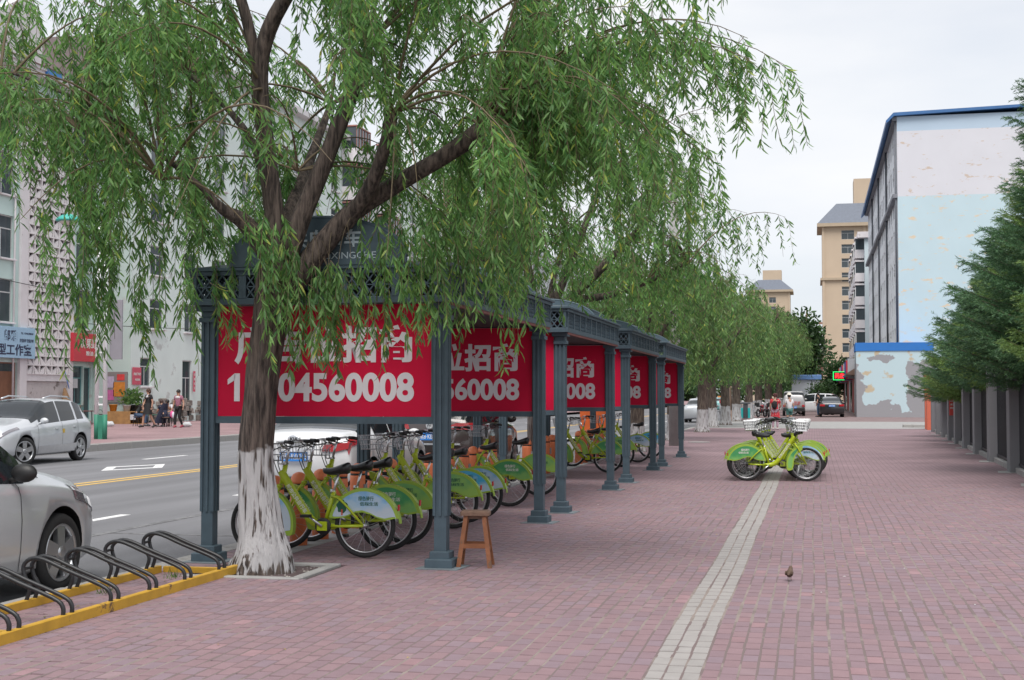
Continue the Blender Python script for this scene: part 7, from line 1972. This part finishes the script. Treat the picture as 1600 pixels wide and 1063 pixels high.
# ------------------------------------------------------------ fence on the right
fence=thing('fence','grey pillared fence with dark railings under the overhanging spruces','fence',(0,0,0))
M_pil=mat('pillar_render',(.21,.21,.225),.85,0,.06,1.5,.08,50);M_rail=mat('railing_black',(.014,.016,.022),.5,0,.1,8)
ys_=[16.5,20.6,24.7,28.83,33.45,37.8,41.9,45.7,49.2,53.0,56.9,61.0]
fx=lambda y:3.84+(y-28.83)*.034
pm=MB().bbox(-.06,.235,0,.44,0,2.3,.008).mesh('pillar',M_pil);cm_=MB().bbox(-.09,.265,-.03,.47,2.3,2.38,.01).mesh('pillar_cap',M_pil)
for i,y in enumerate(ys_):
    p=obj('pillar',pm,fence,(fx(y)+.0,y,-.02));obj('pillar_cap',cm_,p)
    if i+1<len(ys_):
        mb=MB();y0=y+.45;y1=ys_[i+1]-.01;xa,xb=fx(y)+.13,fx(ys_[i+1])+.13
        n=int((y1-y0)/.115)
        for k in range(n):
            q=(k+.5)/n;xx=xa+(xb-xa)*q;yy=y0+(y1-y0)*q;mb.box(xx-.012,xx+.012,yy-.012,yy+.012,.12,2.05)
        b=mb.build('railing',M_rail,fence)
        for z in(.14,1.9):
            m_=MB();m_.add([(xa-.02,y0,z),(xa+.02,y0,z),(xb+.02,y1,z),(xb-.02,y1,z),(xa-.02,y0,z+.05),(xa+.02,y0,z+.05),(xb+.02,y1,z+.05),(xb-.02,y1,z+.05)],[(0,3,2,1),(4,5,6,7),(0,1,5,4),(1,2,6,5),(2,3,7,6),(3,0,4,7)]);m_.build('rail',M_rail,b)
        m_=MB();m_.add([(xa-.09,y0,-.02),(xa+.09,y0,-.02),(xb+.09,y1,-.02),(xb-.09,y1,-.02),(xa-.09,y0,.1),(xa+.09,y0,.1),(xb+.09,y1,.1),(xb-.09,y1,.1)],[(0,3,2,1),(4,5,6,7),(0,1,5,4),(1,2,6,5),(2,3,7,6),(3,0,4,7)]);m_.build('base_kerb',M_conc,fence)
        # cement apron at the pillar's foot
        m_=MB();m_.prism([(fx(y)-.3,y-.12),(fx(y)+.1,y-.2),(fx(y)+.1,y+.7),(fx(y)-.22,y+.55)],0,.006,'xy');m_.build('cement_apron',M_conc,fence)
for k,(y,lab) in enumerate(((64.2,'front orange red gate pillar where the grey fence ends'),(66.0,'rear orange red gate pillar where the grey fence ends'))):
    t=thing('gate_pillar',lab,'pillar',(fx(y)-.12,y,0),0,'orange red gate pillars');mb=MB();mb.bbox(0,.3,0,.3,0,2.4,.01);mb.build('shaft',mat('pillar_orange',(.5,.12,.07),.7,0,.06,3),t);mb=MB();mb.bbox(-.04,.34,-.04,.34,2.4,2.5,.01);mb.build('cap',mat('pillar_orange',(.5,.12,.07)),t)
sign_board('fence_notice','red notice with white lines fixed to a grey fence pillar',(fx(49.2)+.11,49.17,1.17),0,.27,.62,mat('notice_red2',(.6,.07,.06),.6,0,.04,3),[('禁止停车',.07,0,.18,signw,.002,.22),('消防通道',.07,0,.06,signw,.002,.22),('请勿占用',.07,0,-.06,signw,.002,.22)],.02)
# ------------------------------------------------------------ small things between the kerb trees
t=thing('litter_bin','teal and dark grey litter bin among the kerb trees','litter bin',(-4.35,90.5,0))
mb=MB();mb.bbox(-.14,.14,-.2,.2,.05,1.0,.02);mb.build('body',M_grey if False else mat('bin_dark',(.06,.065,.075),.5,0,.1,4),t)
for s in(-1,1): mb=MB();mb.bbox(min(s*.15,s*.3),max(s*.15,s*.3),-.2,.2,.1,.75,.02);mb.build('side_bin',mat('bin_teal',(.02,.4,.4),.5,0,.05,4),t)
mb=MB();mb.bbox(-.32,.32,-.23,.23,1.0,1.1,.03);mb.build('lid',mat('bin_dark',(.06,.065,.075)),t)
t=thing('utility_pole','grey concrete utility pole just past the last red board','pole',(-4.17,42.3,0))
mb=MB();mb.tube([(0,0,-.1),(0,0,9)],[.19,.13],18);mb.build('shaft',M_conc,t);mb=MB();mb.box(-.6,.6,-.06,.06,8.4,8.5);mb.build('crossarm',M_conc,t)
t=thing('sign_post','blue painted post standing at the kerb behind the third shelter','post',(-6.15,53.6,-.1));mb=MB();mb.tube([(0,0,0),(0,0,3)],.09,12);mb.build('post',mat('post_blue',(.03,.1,.3),.5,0,.05,4),t);mb=MB();mb.bbox(-.3,.3,-.02,.02,2.3,2.9,.01);mb.build('plate',M_grey,t)
t=thing('information_board','orange upright board seen through the legs of the third shelter','board',(-6.0,38.2,-.1));mb=MB();mb.bbox(-.42,.42,-.06,.06,.35,2.0,.02);mb.build('panel',mat('board_orange',(.65,.12,.02),.5,0,.05,3),t)
for s in(-1,1): mb=MB();mb.box(s*.36-.03,s*.36+.03,-.04,.04,0,.35);mb.build('leg',M_grey,t)
t=thing('sign_post','brownish twin post signboard among the far willow trunks','sign',(-4.9,80.0,0));mb=MB();mb.bbox(-.28,.28,-.03,.03,.7,2.0,.01);mb.build('board',mat('board_brown',(.3,.2,.15),.8,0,.15,4),t)
for s in(-1,1): mb=MB();mb.box(s*.24-.03,s*.24+.03,-.03,.03,0,2.1);mb.build('post',mat('board_brown',(.3,.2,.15)),t)
t=thing('manhole_cover','grey manhole cover in the bricks beyond the last shelter','manhole cover',(-3.7,45.6,.001));mb=MB();mb.lathe([(.36,0),(.36,.012),(.3,.016)],24);mb.build('lid',M_conc,t)
